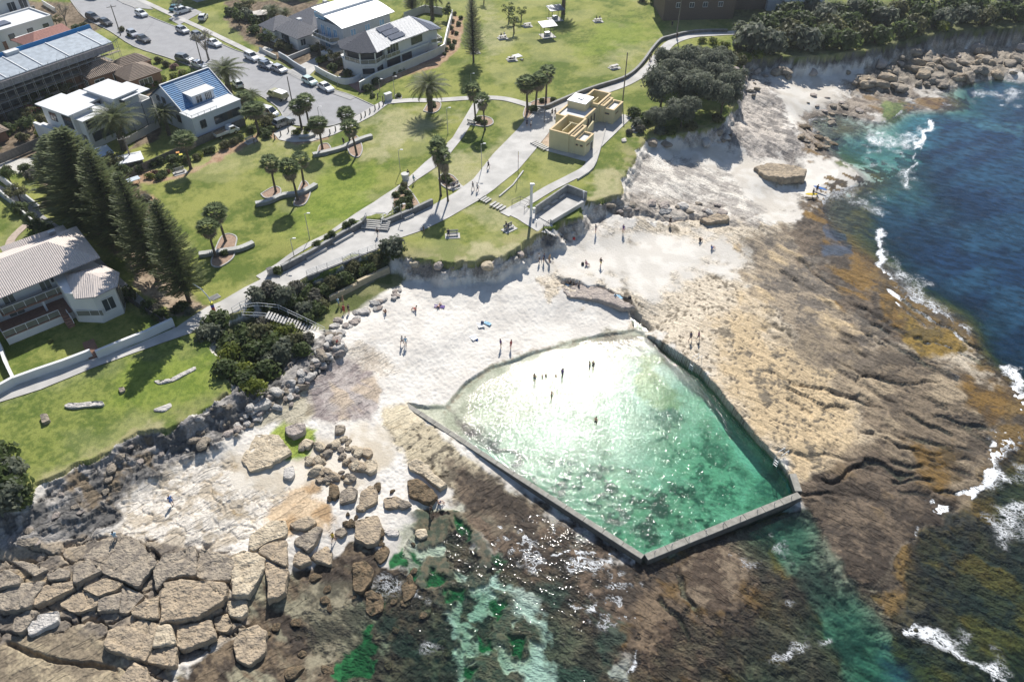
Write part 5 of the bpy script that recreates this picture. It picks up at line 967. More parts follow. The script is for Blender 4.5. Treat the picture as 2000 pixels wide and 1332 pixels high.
# --- blue-roofed house
b = Bld('blue_roof_house', 'pale blue-white weatherboard house with a steep blue tiled roof and a dormer beside the palm', 'house', 384, 281, 0, 51.3)
b.boxp('lower_wall', BRK, .8, 11.2, .3, 4, 0, 1.1); b.boxp('front_wall', BLUW, .5, 11.5, 0, 4., 1.1, 4.9); b.part(MB().add([(1.6, 4.01, 0), (11.7, 4.01, 0), (11.7, 16, 0), (1.6, 16, 0), (1.6, 4.01, 4.5), (11.7, 4.01, 4.5), (11.7, 16, 4.5), (1.6, 16, 4.5), (1.6, 10, 8.3), (11.7, 10, 8.3)],
    [(3, 2, 1, 0), (0, 1, 5, 4), (1, 2, 6, 9, 5), (2, 3, 7, 6), (3, 0, 4, 8, 7), (4, 5, 9, 8), (6, 7, 8, 9)]), 'gable_wall', BLUW)
for u0, u1, m_ in ((1.2, 3.9, TILBL), (3.9, 9.3, TILBP), (9.3, 12.2, TILBL)):
    b.roof([(u0, 3.6, 4.45), (u1, 3.6, 4.45), (u1, 10, 8.55), (u0, 10, 8.55)], [(0, 1, 2, 3)], m_)
b.roof([(1.2, 10, 8.55), (12.2, 10, 8.55), (12.2, 16.4, 4.45), (1.2, 16.4, 4.45)], [(0, 1, 2, 3)], TILBL)
b.part(MB().bar((1.2, 10, 8.62), (12.2, 10, 8.62), .3, .14).bar((1.15, 3.5, 4.45), (1.15, 10, 8.6), .16, .2).bar((12.25, 3.5, 4.45), (12.25, 10, 8.6), .16, .2), 'ridge_cap', FRW)
b.boxp('dormer', BLUW, 4.2, 9., 4.7, 8.4, 4.9, 6.75); b.boxp('dormer_roof', ROOFG, 3.9, 9.3, 4.3, 8.7, 6.75, 6.9); b.win((4.9, 4.69), (6.2, 4.69), 4.95, 6.5, 1, FRW); b.win((6.9, 4.69), (8.4, 4.69), 4.95, 6.5, 3, FRW)
b.boxp('roof_deck', ROOFG, .4, 11.6, -.15, 4.0, 4.9, 5.02); b.rail([(.6, 3.6), (.6, .05), (6.2, .05)], 5.02, .5)
b.win((1.9, -.01), (3.1, -.01), 2.4, 3.9, 1, FRD); b.win((5., -.01), (10.9, -.01), 2.1, 3.6, 5, FRD)
for v in (13.5, 11.5): b.win((1.59, v), (1.59, v - 1.0), 5., 6.1, 0, FRD) if 0 else b.win((1.59, v), (1.59, v - 1.1), 4.6, 5.7, 0, FRD)
b.win((1.59, 7.6), (1.59, 6.4), 1.8, 3.2, 1, FRD)
# --- flat-roofed white house
b = Bld('flat_roof_house', 'white modern house with stepped flat roofs behind the date palm', 'house', 172, 300, 0, 58.8)
b.boxp('wall', WHT_W, .8, 5.2, 2.2, 11.5, 0, 6.8); b.boxp('roof', ROOFG, .1, 5.8, 1.9, 12, 6.8, 7.02); b.boxp('wall', WHT_W, 5.2, 9, 5, 11, 0, 6.4); b.boxp('roof', ROOFG, 5.81, 9.3, 4.6, 11.4, 6.4, 6.6)
b.boxp('bay_wall', WHT_W, 1.6, 8., .4, 5.0, 0, 5.8); b.boxp('bay_roof', ROOFG, 1.1, 8.8, -.3, 3.2, 5.8, 6.02)
b.boxp('wall', WHT_W, 9.0, 14.2, .5, 8.8, 0, 7.2); b.boxp('roof', ROOFG, 8.6, 14.4, 0, 9.1, 7.2, 7.42); b.boxp('roof_canopy', ROOFG, 10, 16.2, -.8, 6, 6.75, 6.9)
w_ = MB()
for c_, s_ in (((13.8, .15, 2.4), (5.4, .3, 4.8)), ((16.35, 3, 2.4), (.3, 6, 4.8)), ((13.8, 5.85, 2.4), (5.4, .3, 4.8))): w_.box(c_, s_)
b.part(w_, 'terrace_wall', WHT_W); b.boxp('terrace_floor', ROOFG, 11.1, 16.2, .3, 5.7, 3.6, 3.75)
b.boxp('front_terrace', WHT_W, -.6, .79, 4, 13, 0, 2.8); b.boxp('terrace_parapet', WHT_W, -1.2, -.6, 3.5, 13, 0, 3.5)
b.win((.79, 5.4), (.79, 2.8), 3.8, 6.2, 2, FRD); b.win((1.59, 3.6), (1.59, 1.2), .6, 2.6, 1, FRD, GLB)
for u0, u1, z0, z1, n_ in ((2., 3.8, 3.9, 5.4, 1), (4.1, 7.7, 4.1, 5.4, 2), (2.4, 6.8, 1.3, 2.9, 1)): b.win((u0, .39), (u1, .39), z0, z1, n_, FRD)
b.win((6, 4.98), (8.8, 4.98), 5., 6.1, 2, FRW); b.win((10, .49), (10.9, .49), 5.2, 6.5, 0, FRD); b.win((.79, 9.5), (.79, 7.5), 4.2, 5.8, 1, FRD)
b.boxp('down_pipe', FRD, 13.9, 14.0, -.06, -.005, 0, 4.5)
# --- brown hipped brick house
b = Bld('brick_house', 'brown brick house with brown hipped tile roof below the scaffolded metal roof', 'house', 172, 155, 3.5, 49.4)
b.boxp('wall', BRK, .3, 8, .3, 9, 0, 3.4); b.boxp('wall', BRK, -3, .29, 5.8, 13, 0, 3.4); b.boxp('wall', BRK, 5.8, 13, -6, .29, 0, 2.9); b.boxp('wall', BRK, 8.01, 14.5, .3, 4.6, 0, 3.1)
b.hip(0, 8.3, -.05, 9.6, 3.42, 5.6, TILB); b.hip(-3.5, 2.5, 5.4, 13.5, 3.4, 5.2, TILB); b.hip(5.4, 13.4, -6.5, 1.2, 2.95, 4.9, TILB); b.hip(7, 15, .5, 5.2, 3.15, 4.7, TILB)
b.win((1.2, .29), (3.4, .29), 1.1, 2.7, 1); b.win((5.4, .29), (7.6, .29), 1.2, 2.8, 1); b.win((7.8, -6.01), (10.8, -6.01), .9, 2.3, 2); b.win((.29, 3.2), (.29, 1.5), 1.2, 2.6, 1); b.win((-3.01, 10), (-3.01, 8), 1.2, 2.6, 1)
b.part(MB().tube([(6.2, 2, 4.2), (6.2, 2, 5.4)], .04, 5).bar((5.8, 2, 5.3), (6.7, 2, 5.3), .03, .03), 'aerial', STEEL)
# --- scaffolded metal-roofed building site
b = Bld('scaffolded_building', 'long building wrapped in scaffold under a ribbed silver metal roof with blue sheeting', 'building', 20, 180, 0, 55.5)
rf = b.part(MB().add([(-30, -12.6, 7.6), (19.2, -12.6, 7.6), (19.8, -4.2, 8.6), (-30, -4.2, 8.6), (-30, -12.6, 7.45), (19.2, -12.6, 7.45), (19.8, -4.2, 8.45), (-30, -4.2, 8.45)], [(0, 1, 2, 3), (7, 6, 5, 4), (0, 4, 5, 1), (1, 5, 6, 2), (2, 6, 7, 3), (3, 7, 4, 0)]), 'roof', ZINC, (0, 1, 0))
j_ = MB(); [j_.bar((u, -12.6, 7.72), (u, -4.3, 8.72), .16, .1) for u in (-12, -4.5, -.2, 3.2, 9.2, 16.8)]; b.part(j_, 'roof_joint', FRW)
b.boxp('roof_box', ROOFG, .6, 3.4, -4.6, -3.0, 8.3, 9.2); b.part(MB().add([(-30, -3.9, 7.4), (20.5, -3.9, 7.4), (20.5, -3.3, 9.2), (-30, -3.3, 9.2), (-30, -3.8, 7.4), (20.5, -3.8, 7.4), (20.5, -3.2, 9.2), (-30, -3.2, 9.2)], [(0, 1, 2, 3), (7, 6, 5, 4), (0, 4, 5, 1), (1, 5, 6, 2), (2, 6, 7, 3), (3, 7, 4, 0)]), 'blue_sheeting', TARP)
b.boxp('slab', CDARK, -30, 18.5, -12, -4.5, 3.4, 3.7); b.boxp('slab', CDARK, -30, 18.5, -12, -4.5, 6.6, 6.9); b.boxp('wall', mat('netting', (.16, .19, .21), .9, .4, 1.5), -30, 18.4, -7, -4.6, 0, 7.2); b.boxp('fascia', mat('scaffold_mesh', (.30, .28, .30), .9, .3, 2.), -30, 19, -13.1, -12.9, 6.1, 7.4)
sf = MB()
for i in range(26):
    u = -30 + i * 2; sf.tube([(u, -13.3, 0), (u, -13.3, 8.2)], .045, 5, False); sf.tube([(u, -12.5, 0), (u, -12.5, 7.4)], .045, 5, False)
for z in (1.8, 3.6, 5.4, 6.2, 7.7): sf.tube([(-30, -13.3, z), (20, -13.3, z)], .04, 5, False)
b.part(sf, 'scaffold', STEEL); pk = MB(); [pk.box((-5, -12.9, z), (50, .7, .05)) for z in (1.9, 3.75, 5.5)]; b.part(pk, 'scaffold_boards', WOOD)
# --- red-tiled house and the white house behind it
b = Bld('red_tile_house', 'low house with a red tiled roof between the blue sheeting and the white house', 'house', 92, 30, 5, 55)
b.boxp('wall', WHT_W, -11.5, -2.8, -13.6, -5, 0, 4); b.roof([(-12.6, -15, 3.8), (-1.6, -15.5, 3.8), (-1.6, -5, 3.8), (-12.6, -5, 3.8), (-9, -10, 5.6), (-2, -10, 5.6)], [(0, 1, 5, 4), (1, 2, 5), (2, 3, 4, 5), (3, 0, 4)], TILR)
b = Bld('white_flat_house', 'boxy white house with small square windows and parapet roof at the top left corner', 'house', 92, 30, 5, 55)
b.boxp('wall', WHT_W, -22, .3, -1, 8.5, 0, 4.7); b.boxp('roof', ROOFG, -22, .1, -.8, 8.3, 4.7, 4.8); pp_ = MB()
for c_, s_ in (((-10.8, -1, 4.9), (22.6, .3, .5)), ((.35, 3.75, 4.9), (.3, 9.8, .5)), ((-10.8, 8.5, 4.9), (22.6, .3, .5))): pp_.box(c_, s_)
b.part(pp_, 'parapet', WHT_W); b.boxp('roof_hatch', PNL, -12, -8, 2, 5, 4.8, 5.1)
for u in (-1.6, -5.6, -10.2): b.win((u - .8, -1.01), (u + .6, -1.01), 2.2, 3.6, 0, FRD)
b.door((-13, -1.01), (-12, -1.01), .2, 2.6, BRK)
b = Bld('far_white_house', 'pale house with a glazed balcony cut off by the top left corner', 'house', 60, 2, 5, 55)
b.boxp('wall', WHT_W, -24, .5, 2.5, 14, 0, 6.5); b.boxp('roof', ROOFG, -25, 1.4, 1.8, 14, 6.5, 6.7); b.rail([(-8, .4), (.5, .4)], 2.6, 1., glass=GLB); b.boxp('balcony_slab', WHT_W, -8, .6, .3, 2.49, 2.3, 2.6)
for u in (-5, -2): b.win((u, 2.49), (u + 2, 2.49), 3., 5.2, 1, FRW)
# --- tiled garage left
b = Bld('tiled_garage', 'low brown-tiled roof behind the paling fence at the left edge', 'house', -20, 290, 0, 52)
b.boxp('wall', BRK, -6, 4, .5, 6, 0, 2.1); b.hip(-7, 4.6, 0, 6.6, 2.1, 3.6, TILB)
# --- slate-roofed house, curved-roof house
b = Bld('slate_roof_house', 'grey slate-roofed cottage with hips and a skylight left of the curved-roof house', 'house', 497, 33, 6.2, 47)
b.boxp('wall', WHT_W, 3.4, 9.6, -11.4, -3.4, 0, 3.2); b.hip(2.8, 10.4, -12.4, -2.6, 3.2, 5.6, TILS); b.boxp('wall', WHT_W, 9.61, 22, -9.5, .5, 0, 3.4); b.hip(9, 24, -9.8, 1.2, 3.4, 6.4, TILS, name='rear_roof'); b.boxp('wall', WHT_W, 2.5, 9.5, -3.39, 2, 0, 3.); b.hip(2, 10.2, -3.6, 3, 3.0, 5, TILS, name='side_roof')
b.boxp('skylight', ROOFG, 7.2, 8.2, -7.6, -6.4, 5.0, 5.5); b.boxp('chimney', LIMEW, 15.5, 16.4, -7.2, -6.3, 4, 7.6); b.win((4.2, -11.41), (5.6, -11.41), .9, 2.4, 1); b.win((3.39, -5), (3.39, -8), .3, 2.6, 2, FRD)
b = Bld('curved_roof_house', 'pale blue-white two-storey house with a curved white metal roof behind the solar-panel house', 'house', 497, 33, 6.2, 47)
b.boxp('wall', mat('grey_blue_render', (.42, .45, .49), .85, .1), 8.8, 23, -22.6, -12.6, 0, 6.6)
V = []; F = []; n_ = 10
for k in range(n_ + 1):
    v_ = -23.4 + 9.9 * k / n_; z_ = 6.5 + 1.7 * math.sin(math.pi * (.06 + .5 * k / n_)); V += [(8.2, v_, z_), (24, v_, z_), (8.2, v_, z_ - .15), (24, v_, z_ - .15)]
for k in range(n_): i = k * 4; F += [(i, i + 4, i + 5, i + 1), (i + 2, i + 3, i + 7, i + 6), (i, i + 2, i + 6, i + 4), (i + 1, i + 5, i + 7, i + 3)]
b.part(MB().add(V, F), 'roof', ROOFW, (0, 1, 0)); V2 = [(a, -13.4 + (c - V[0][1]) * .35 if 0 else c, d) for a, c, d in V]
b.part(MB().add([(8.2, -16.4, 8.1), (24, -16.4, 8.1), (24, -12.2, 8.9), (8.2, -12.2, 8.9), (8.2, -16.4, 8.6), (24, -16.4, 8.6), (24, -12.2, 9.0), (8.2, -12.2, 9.0)], [(3, 2, 1, 0), (4, 5, 6, 7), (0, 1, 5, 4), (1, 2, 6, 5), (2, 3, 7, 6), (3, 0, 4, 7)]), 'upper_roof', ROOFW, (0, 1, 0))
b.boxp('clerestory', mat('blue_glazing', (.20, .38, .58), .2, .2), 8.6, 23.6, -16.2, -12.5, 7.0, 8.1); b.boxp('balcony_slab', WHT_W, 6.6, 8.79, -21, -12.8, 2.9, 3.2); b.rail([(8.7, -21), (6.7, -20), (6.7, -13.5), (8.7, -12.9)], 3.2, 1., glass=GLB)
for v in (-14.2, -16.6, -19): b.win((8.79, v), (8.79, v - 1.4), 3.3, 5.6, 1, FRW, MATS['blue_glazing'])
for u in (11, 15.2, 19.6): b.win((u, -22.61), (u + 1.5, -22.61), 4., 5.7, 1, FRW, MATS['blue_glazing'])
b.boxp('front_stair', LIMEW, 4.5, 8.78, -22, -19, 0, 1.6); b.win((8.79, -15), (8.79, -17), .6, 2.6, 1, FRW, MATS['blue_glazing'])
b = Bld('orange_brick_building', 'orange-brown brick building with dark windows at the top edge above the slate roof', 'building', 560, 8, 0, 47)
b.boxp('wall', ORB, 6, 30, 2, 14, 0, 6); b.boxp('roof', TILB, 5.4, 30.6, 1.4, 14.6, 6, 6.3)
for u in (9, 13, 18): b.win((u, 1.99), (u + 2, 1.99), 3.4, 4.8, 0, FRD)
b = Bld('grey_house', 'pale grey-blue house behind the bare tree at the top of the street', 'house', 400, 12, 0, 47)
b.boxp('wall', MATS['grey_blue_render'], 0, 12, 4, 12, 0, 6); b.hip(-.6, 12.6, 3.4, 12.6, 6, 8, TILS); b.win((3, 3.99), (4.4, 3.99), 3, 5, 0, FRD); b.win((8, 3.99), (9.4, 3.99), 3, 5, 0, FRD)
# --- corner house with solar panels
b = Bld('solar_panel_house', 'white two-storey corner house with dark glazed verandas, silver tile roof and solar panels', 'house', 708, 165, 0, 49)
b.boxp('wall', WHT_W, 8, 21.5, 1.2, 9.5, 0, 5.9); oc = [(1.6, 7.2), (2.2, 2.4), (4.6, .2), (8, 1.19), (8, 9.5), (3, 10)]; b.part(MB().prism(oc, 0, 2.7), 'lower_wall', WHT_W)
b.part(MB().prism([(x * .86 + .9, y * .88 + .6) for x, y in oc], 3.2, 5.9), 'upper_wall', FRD); b.part(MB().prism([(x * 1.06 - .3, y * 1.06 - .3) for x, y in oc], 2.7, 3.2), 'balcony_slab', WHT_W)
b.rail([(1.5, 7.2), (2.1, 2.3), (4.6, .05), (8, .9), (8.2, .3), (12, .3)], 3.2, .9, glass=GLB); [b.part(MB().box((x, y, 4.5), (.25, .25, 2.6)), 'veranda_post', WHT_W) for x, y in ((1.5, 7), (2.1, 2.4), (4.6, .2), (8.1, .7))]
b.roof([(.6, 7, 5.95), (1.5, 1.8, 5.95), (4.4, -.9, 5.95), (8.9, -.2, 5.95), (8.9, 10.6, 5.95), (3, 11, 5.95), (7.2, 5.6, 8.4)], [(0, 1, 6), (1, 2, 6), (5, 0, 6)], mat('shaded_hip_tiles', (.085, .09, .11), .95, .25, 3., stripes=(1, .33, .04)), (1, -.6, 0), name='hip_roof')  # hips coloured dark: their shade is put into the tile colour
b.roof([(4.4, -.9, 5.95), (8.9, -.2, 5.95), (7.2, 5.6, 8.4)], [(0, 1, 2)], TILD); b.roof([(7.2, 5.6, 8.3), (8.6, .2, 6.0), (22, .2, 6.0), (20.4, 5.6, 8.3), (22, 10.6, 5.95), (3, 10.9, 5.95)], [(0, 1, 2, 3), (0, 3, 4, 5)], TILD, name='main_roof')
b.roof([(20.4, 5.6, 8.3), (21.5, .0, 6.), (24, -1.2, 6.), (25.6, 4, 6.), (24.6, 9.5, 6.), (22, 10.6, 5.95)], [(0, 1, 2), (0, 2, 3), (0, 3, 4), (0, 4, 5)], mat('blue_grey_tiles', (.16, .19, .26), .6, .25, 3., stripes=(1, .33, .04)), (1, .5, 0), name='end_roof')
b.part(MB().prism([(21.5, 1.2), (23.6, 0), (24.6, 4), (23.6, 9), (21.5, 9.5)], 0, 5.85), 'end_wall', WHT_W); b.rail([(21.5, -.1), (24, -1.2), (25.6, 3.6)], 3.0, .9, glass=GLB); b.part(MB().prism([(21.5, 1.1), (21.5, -.2), (24, -1.3), (25.7, 3.8), (24.7, 4)], 2.7, 3.), 'end_balcony', WHT_W)
for k in range(3):
    sp = MB(); v0 = 1.0 + k * 1.45; z0 = 6.02 + (v0 - .2) * .426 + .12; z1 = z0 + 1.3 * .426; u_ = 10.4 - k * .35
    sp.add([(u_, v0, z0), (u_ + 4.4, v0, z0), (u_ + 4.4, v0 + 1.3, z1), (u_, v0 + 1.3, z1), (u_, v0, z0 + .06), (u_ + 4.4, v0, z0 + .06), (u_ + 4.4, v0 + 1.3, z1 + .06), (u_, v0 + 1.3, z1 + .06)], [(3, 2, 1, 0), (4, 5, 6, 7), (0, 1, 5, 4), (1, 2, 6, 5), (2, 3, 7, 6), (3, 0, 4, 7)]); b.part(sp, 'solar_panel', PNL)
b.win((9, 1.19), (12.4, 1.19), 3.6, 5.6, 3, FRW); b.win((16.4, 1.19), (19.8, 1.19), 3.7, 5.2, 1, FRD); b.win((4.9, .28), (7.1, .95), .8, 2.1, 1, FRD); b.win((2.3, 2.2), (4.2, .5), 1., 2.1, 1, FRD)
b.boxp('garage_shade_panel', FRD, 8.6, 12.6, 1.12, 1.18, 0, 2.5); b.boxp('garage_shade_panel', FRD, 13.2, 16.2, 1.12, 1.18, 0, 2.4); b.boxp('floor_band', WHT_W, 8.01, 21.4, .6, 1.19, 2.7, 3.1)  # thin dark panels: shade inside the garage openings put into the colour
# --- brick flats, top right
b = Bld('brick_apartment_block', 'dark brick apartment block in shade at the top edge above the footpath', 'building', 1420, 38, 0, 4)
b.boxp('wall', DBRK, -17, 1.5, 0, 12, 0, 9); b.boxp('roof', TILB, -17.6, 2.2, -.6, 12.6, 9, 9.4); b.boxp('rear_wing', DBRK, 1.51, 14, 7, 15, 0, 8); b.boxp('wing_roof', TILB, 1.6, 14.6, 6.4, 15.6, 8, 8.3)
for u in (-14, -10.5, -7, -3): b.win((u, -.01), (u + 1.2, -.01), 3.2, 4.4, 1, FRW); b.win((u, -.01), (u + 1.2, -.01), 6.2, 7.4, 1, FRW)
b = Bld('pale_blue_building', 'pale building with white balcony rails behind the clifftop belt at the top edge', 'building', 1540, 22, 0, 0)
b.boxp('wall', MATS['grey_blue_render'], -6, 9, 0, 10, 0, 8); b.boxp('roof', ROOFG, -6.5, 9.5, -.5, 10.5, 8, 8.3); b.boxp('balcony_slab', WHT_W, -2, 8, -1.6, -.01, 2.8, 3.); b.rail([(-2, -1.5), (8, -1.5)], 3., 1.)
# --- yellow amenities pavilion
b = Bld('beach_pavilion', 'cream-yellow flat-roofed beach pavilion with open-topped changing rooms and buff copings', 'building', 1073, 254, 3.8, -30)
def ring(u0, u1, v0, v1, z0, z1, t=.28): 
    m_ = MB(); m_.box(((u0 + u1) / 2, v0 + t / 2, (z0 + z1) / 2), (u1 - u0, t, z1 - z0)); m_.box(((u0 + u1) / 2, v1 - t / 2, (z0 + z1) / 2), (u1 - u0, t, z1 - z0))
    m_.box((u0 + t / 2, (v0 + v1) / 2, (z0 + z1) / 2), (t, v1 - v0 - 2 * t, z1 - z0)); m_.box((u1 - t / 2, (v0 + v1) / 2, (z0 + z1) / 2), (t, v1 - v0 - 2 * t, z1 - z0)); return m_
def room(u0, u1, v0, v1, h, nm='wall', roofz=None, cop=True):
    b.part(ring(u0, u1, v0, v1, 0, h), nm, CRM)
    if cop: b.part(ring(u0 - .05, u1 + .05, v0 - .05, v1 + .05, h, h + .12, .38), 'coping', CRMT)
    if roofz: b.boxp('roof', ROOFG, u0 + .28, u1 - .28, v0 + .28, v1 - .28, roofz - .2, roofz)
    else: b.boxp('floor', CONC2, u0 + .28, u1 - .28, v0 + .28, v1 - .28, .05, .15)
room(0, 4.1, 0, 7.6, 3.8, 'changing_room_wall'); room(4.11, 5.2, .2, 5.4, 3.5, 'lobby_wall', 3.2); room(5.21, 7.4, .3, 4.1, 3.0, 'store_wall', 2.7)
room(-2.6, 3.2, 7.61, 14.4, 3.2, 'centre_wall', 3.0); b.boxp('tower', CRM, -2.2, 1.7, 11.9, 15.6, 3.01, 4.5); b.boxp('tower_roof', ROOFW, -2.3, 1.8, 11.8, 15.7, 4.5, 4.62); b.boxp('skylight', STEEL, -.6, .3, 13.3, 14.1, 4.62, 4.85)
room(-.6, 3.4, 14.41, 20.6, 3.8, 'changing_room_wall'); room(3.41, 4.4, 15, 19.4, 3.5, 'lobby_wall', 3.2); room(4.41, 6.5, 15.2, 19.8, 3.0, 'store_wall', 2.7)
pt = MB(); pt.box((1.9, 3.8, 1.7), (.15, 4.2, 3.4)); pt.box((2.6, 5.6, 1.7), (2.4, .15, 3.4)); pt.box((1.4, 17, 1.7), (.15, 3.4, 3.4)); b.part(pt, 'partition', CRM)
for v in (8.6, 10.0, 11.4, 12.8): b.win((3.21, v), (3.21, v + .7), .9, 2.6, 0, CRMT, FRD)
for u0, u1, v in ((5.5, 6., .29), (6.4, 7., .29)): b.win((u0, v), (u1, v), 1.9, 2.3, 0, CRMT, FRD)
b.win((4.6, 15.19), (5.6, 15.19), 1.9, 2.3, 0, CRMT, FRD); b.win((7.41, .9), (7.41, 2.2), 1.9, 2.2, 0, CRMT, FRD); b.door((7.41, 2.6), (7.41, 3.6), 0.1, 1.9, FRD); b.win((6.51, 16), (6.51, 17.4), 1.9, 2.2, 0, CRMT, FRD)
rw = MB(); rw.add([(3.9, 6, 0), (3.9, 11, 0), (3.9, 11, 2.0), (3.9, 8.5, 1.6), (4.2, 6, 0), (4.2, 11, 0), (4.2, 11, 2.0), (4.2, 8.5, 1.6)], [(0, 1, 2, 3), (7, 6, 5, 4), (0, 4, 5, 1), (1, 5, 6, 2), (2, 6, 7, 3), (3, 7, 4, 0)]); b.part(rw, 'ramp_wall', CRM)
b.boxp('apron', CONC, -.2, 8.6, -1.2, 20.5, 0.02, .13)
# ------------------------------------------------------------------ walls, fences, steps
def solid(name, P, w_, h, m, label, cat, group=None, z=None, base=-.4, cap=None, parent=None, hs=None):
    """free-standing wall along a px polyline; P are the px of its foot"""
    q = [GT(a, c) if z is None else G(a, c, z) for a, c in P]; o0 = q[0]; root = empty(name, o0, 0, label, cat, group); b = MB(); c_ = MB()
    L_ = []; Rr = []
    for i, p in enumerate(q):
        d = (q[min(i + 1, len(q) - 1)] - q[max(i - 1, 0)]); d.z = 0; d.normalize(); n = Vector((-d.y, d.x, 0)); L_.append(p + n * w_ / 2 - o0); Rr.append(p - n * w_ / 2 - o0)
    for i in range(len(q) - 1):
        h0 = hs[i] if hs else h; h1 = hs[i + 1] if hs else h
        V = [L_[i], Rr[i], Rr[i + 1], L_[i + 1]]; z0 = Vector((0, 0, base)); V = [v + z0 for v in V] + [L_[i] + Vector((0, 0, h0)), Rr[i] + Vector((0, 0, h0)), Rr[i + 1] + Vector((0, 0, h1)), L_[i + 1] + Vector((0, 0, h1))]
        F = [(4, 5, 6, 7), (1, 2, 6, 5), (3, 0, 4, 7)]
        if i == 0: F.append((0, 1, 5, 4))
        if i == len(q) - 2: F.append((2, 3, 7, 6))
        b.add(V, F)
        if cap:
            c_.bar((L_[i] + Rr[i]) / 2 + Vector((0, 0, h0 + .04)), (L_[i + 1] + Rr[i + 1]) / 2 + Vector((0, 0, h1 + .04)), w_ + .08, .09)
    b.build('wall_body', m, root)
    if cap: c_.build('coping', cap, root)
    return root
SEAT = mat('seat_wall_concrete', (.30, .30, .29), .9, .25, 1.5); PALE_T = mat('pale_seat_timber', (.52, .50, .46), .85, .1); PAL = mat('paling_timber', (.22, .195, .17), .9, .3, 3.); BRKW = mat('sandstone_block', (.50, .42, .29), .9, .2, 2., bump=.02)
for P, lb in (([(612,306),(640,300),(666,293),(690,282),(712,273),(727,269)], 'longest curved grey seat wall, under the pair of fan palms at the lawn top'), ([(500,402),(525,397),(552,385),(585,381),(605,372),(618,364)], 'curved grey seat wall under the three fan palms'),
              ([(390,501),(412,498),(440,494),(470,489),(496,478)], 'curved grey seat wall under the two lowest fan palms'), ([(585,271),(600,271),(614,266)], 'short rounded grey seat wall between the clipped shrubs and the lawn')):
    r_ = solid('seat_wall', curve(P, 4), .9, .55, SEAT, lb, 'seat wall', 'curved seat walls', cap=mat('seat_wall_top', (.42, .42, .40), .85, .15, 1.))
solid('retaining_wall', [(552,530),(610,500),(660,470),(708,443),(716,434)], .45, 1.05, CDARK, 'long grey promenade retaining wall left of the steps', 'wall', 'promenade walls', cap=SEAT)
solid('retaining_wall', [(747,437),(752,441),(800,421),(845,400)], .45, 1.05, CDARK, 'grey promenade retaining wall right of the steps', 'wall', 'promenade walls', cap=SEAT)
for P, lb in (([(598,508),(637,488)], 'long pale bench slab against the promenade wall, leftmost'), ([(652,480),(689,459)], 'long pale bench slab against the promenade wall, left of the steps'), ([(789,430),(807,422)], 'short pale bench slab against the promenade wall, right of the steps')):
    solid('wall_bench', P, .7, .5, CONC, lb, 'bench', 'promenade bench slabs')
solid('park_wall', curve([(1030,213),(1062,214),(1092,202),(1130,186),(1170,172),(1215,158),(1240,142),(1258,122),(1272,102),(1290,82),(1308,76),(1345,67),(1382,64),(1420,64)], 3), .4, .75, CDARK, 'long curving dark stone wall behind the path from the pavilion to the shaded lawn', 'wall', cap=SEAT)
solid('boundary_wall', [(33,751),(80,734),(130,717),(182,697)], .35, 1.25, WHT_W, 'long white boundary wall left of the red brick gate steps', 'wall', 'white garden walls', cap=FRW)
solid('boundary_wall', [(192,700),(240,680),(290,660),(341,636)], .35, 1.25, WHT_W, 'long white boundary wall right of the red brick gate steps', 'wall', 'white garden walls', cap=FRW)
solid('boundary_wall', [(-60,800),(-10,775),(33,751)], .35, 1.3, WHT_W, 'white wall end at the left edge beside the lane', 'wall', 'white garden walls', cap=FRW); solid('boundary_wall', [(3,678),(16,716),(33,751)], .3, 1.1, WHT_W, 'white side wall running back from the corner of the garden', 'wall', 'white garden walls', cap=FRW)
solid('brick_steps', [(173,668),(186,699)], 1.5, .25, BRK, 'red brick gate steps through the white boundary wall', 'steps')
solid('lane_wall', [(-20,360),(20,395),(60,432),(92,460),(125,485)], .25, 1.0, LIMEW, 'pale concrete wall on the left side of the lane', 'wall', 'lane walls'); solid('lane_wall', [(-20,336),(30,375),(75,410),(84,418)], .25, 1.6, LIMEW, 'taller grey wall on the right side of the lane', 'wall', 'lane walls')
drape('lane', [(-40,340),(40,385),(90,425),(150,465),(210,520),(270,575),(335,632),(345,642),(325,640),(260,590),(195,535),(140,490),(90,460),(20,398),(-40,355)], .07, CONC2, 1.5)
def fence(P, h, m, label, group=None, paling=True, gap=.0):
    q = [GT(*p) for p in P]; root = empty('paling_fence' if paling else 'garden_fence', q[0], 0, label, 'fence', group); o0 = q[0]; pn = MB(); po = MB(); Z = Vector((0, 0, 1))
    for i in range(len(q) - 1):
        a, b = q[i] - o0, q[i + 1] - o0; n = max(1, round((b - a).length / 2.4)); pn.bar(a + Z * h * .52, b + Z * h * .52, .05, h * .96)
        for j in range(n + (i == len(q) - 2)): c = a.lerp(b, j / n); MB().bar(c - Z * .2, c + Z * (h + .05), .12, .12).build('post', m, root)
    pn.build('panel', m, root); return root
fence([(-20,330),(40,305),(85,285)], 1.8, PAL, 'tall grey paling fence at the left edge beside the white driveway', 'timber fences'); fence([(84,420),(105,392),(122,385)], 1.7, PAL, 'short paling fence at the corner by the wide pine', 'timber fences')
fence([(190,342),(232,362),(268,340),(330,312),(400,280),(480,245)], 1.5, PAL, 'long timber fence behind the mulch bed below the flat-roofed white house', 'timber fences'); fence([(128,482),(190,535),(250,588),(330,640)], 1.1, FRD, 'low dark mesh fence between the lane and the pine trees', 'timber fences')
fence([(238,290),(272,272),(312,250)], 1.5, LIMEW, 'pale fence along the side yard of the flat-roofed white house', 'timber fences')
solid('park_boundary_wall', [(704,178),(735,160),(790,138),(850,113),(868,103),(874,75),(884,35)], .25, 1.9, LIMEW, 'long pale grey wall between the solar-panel house and the park', 'wall', cap=FRW)
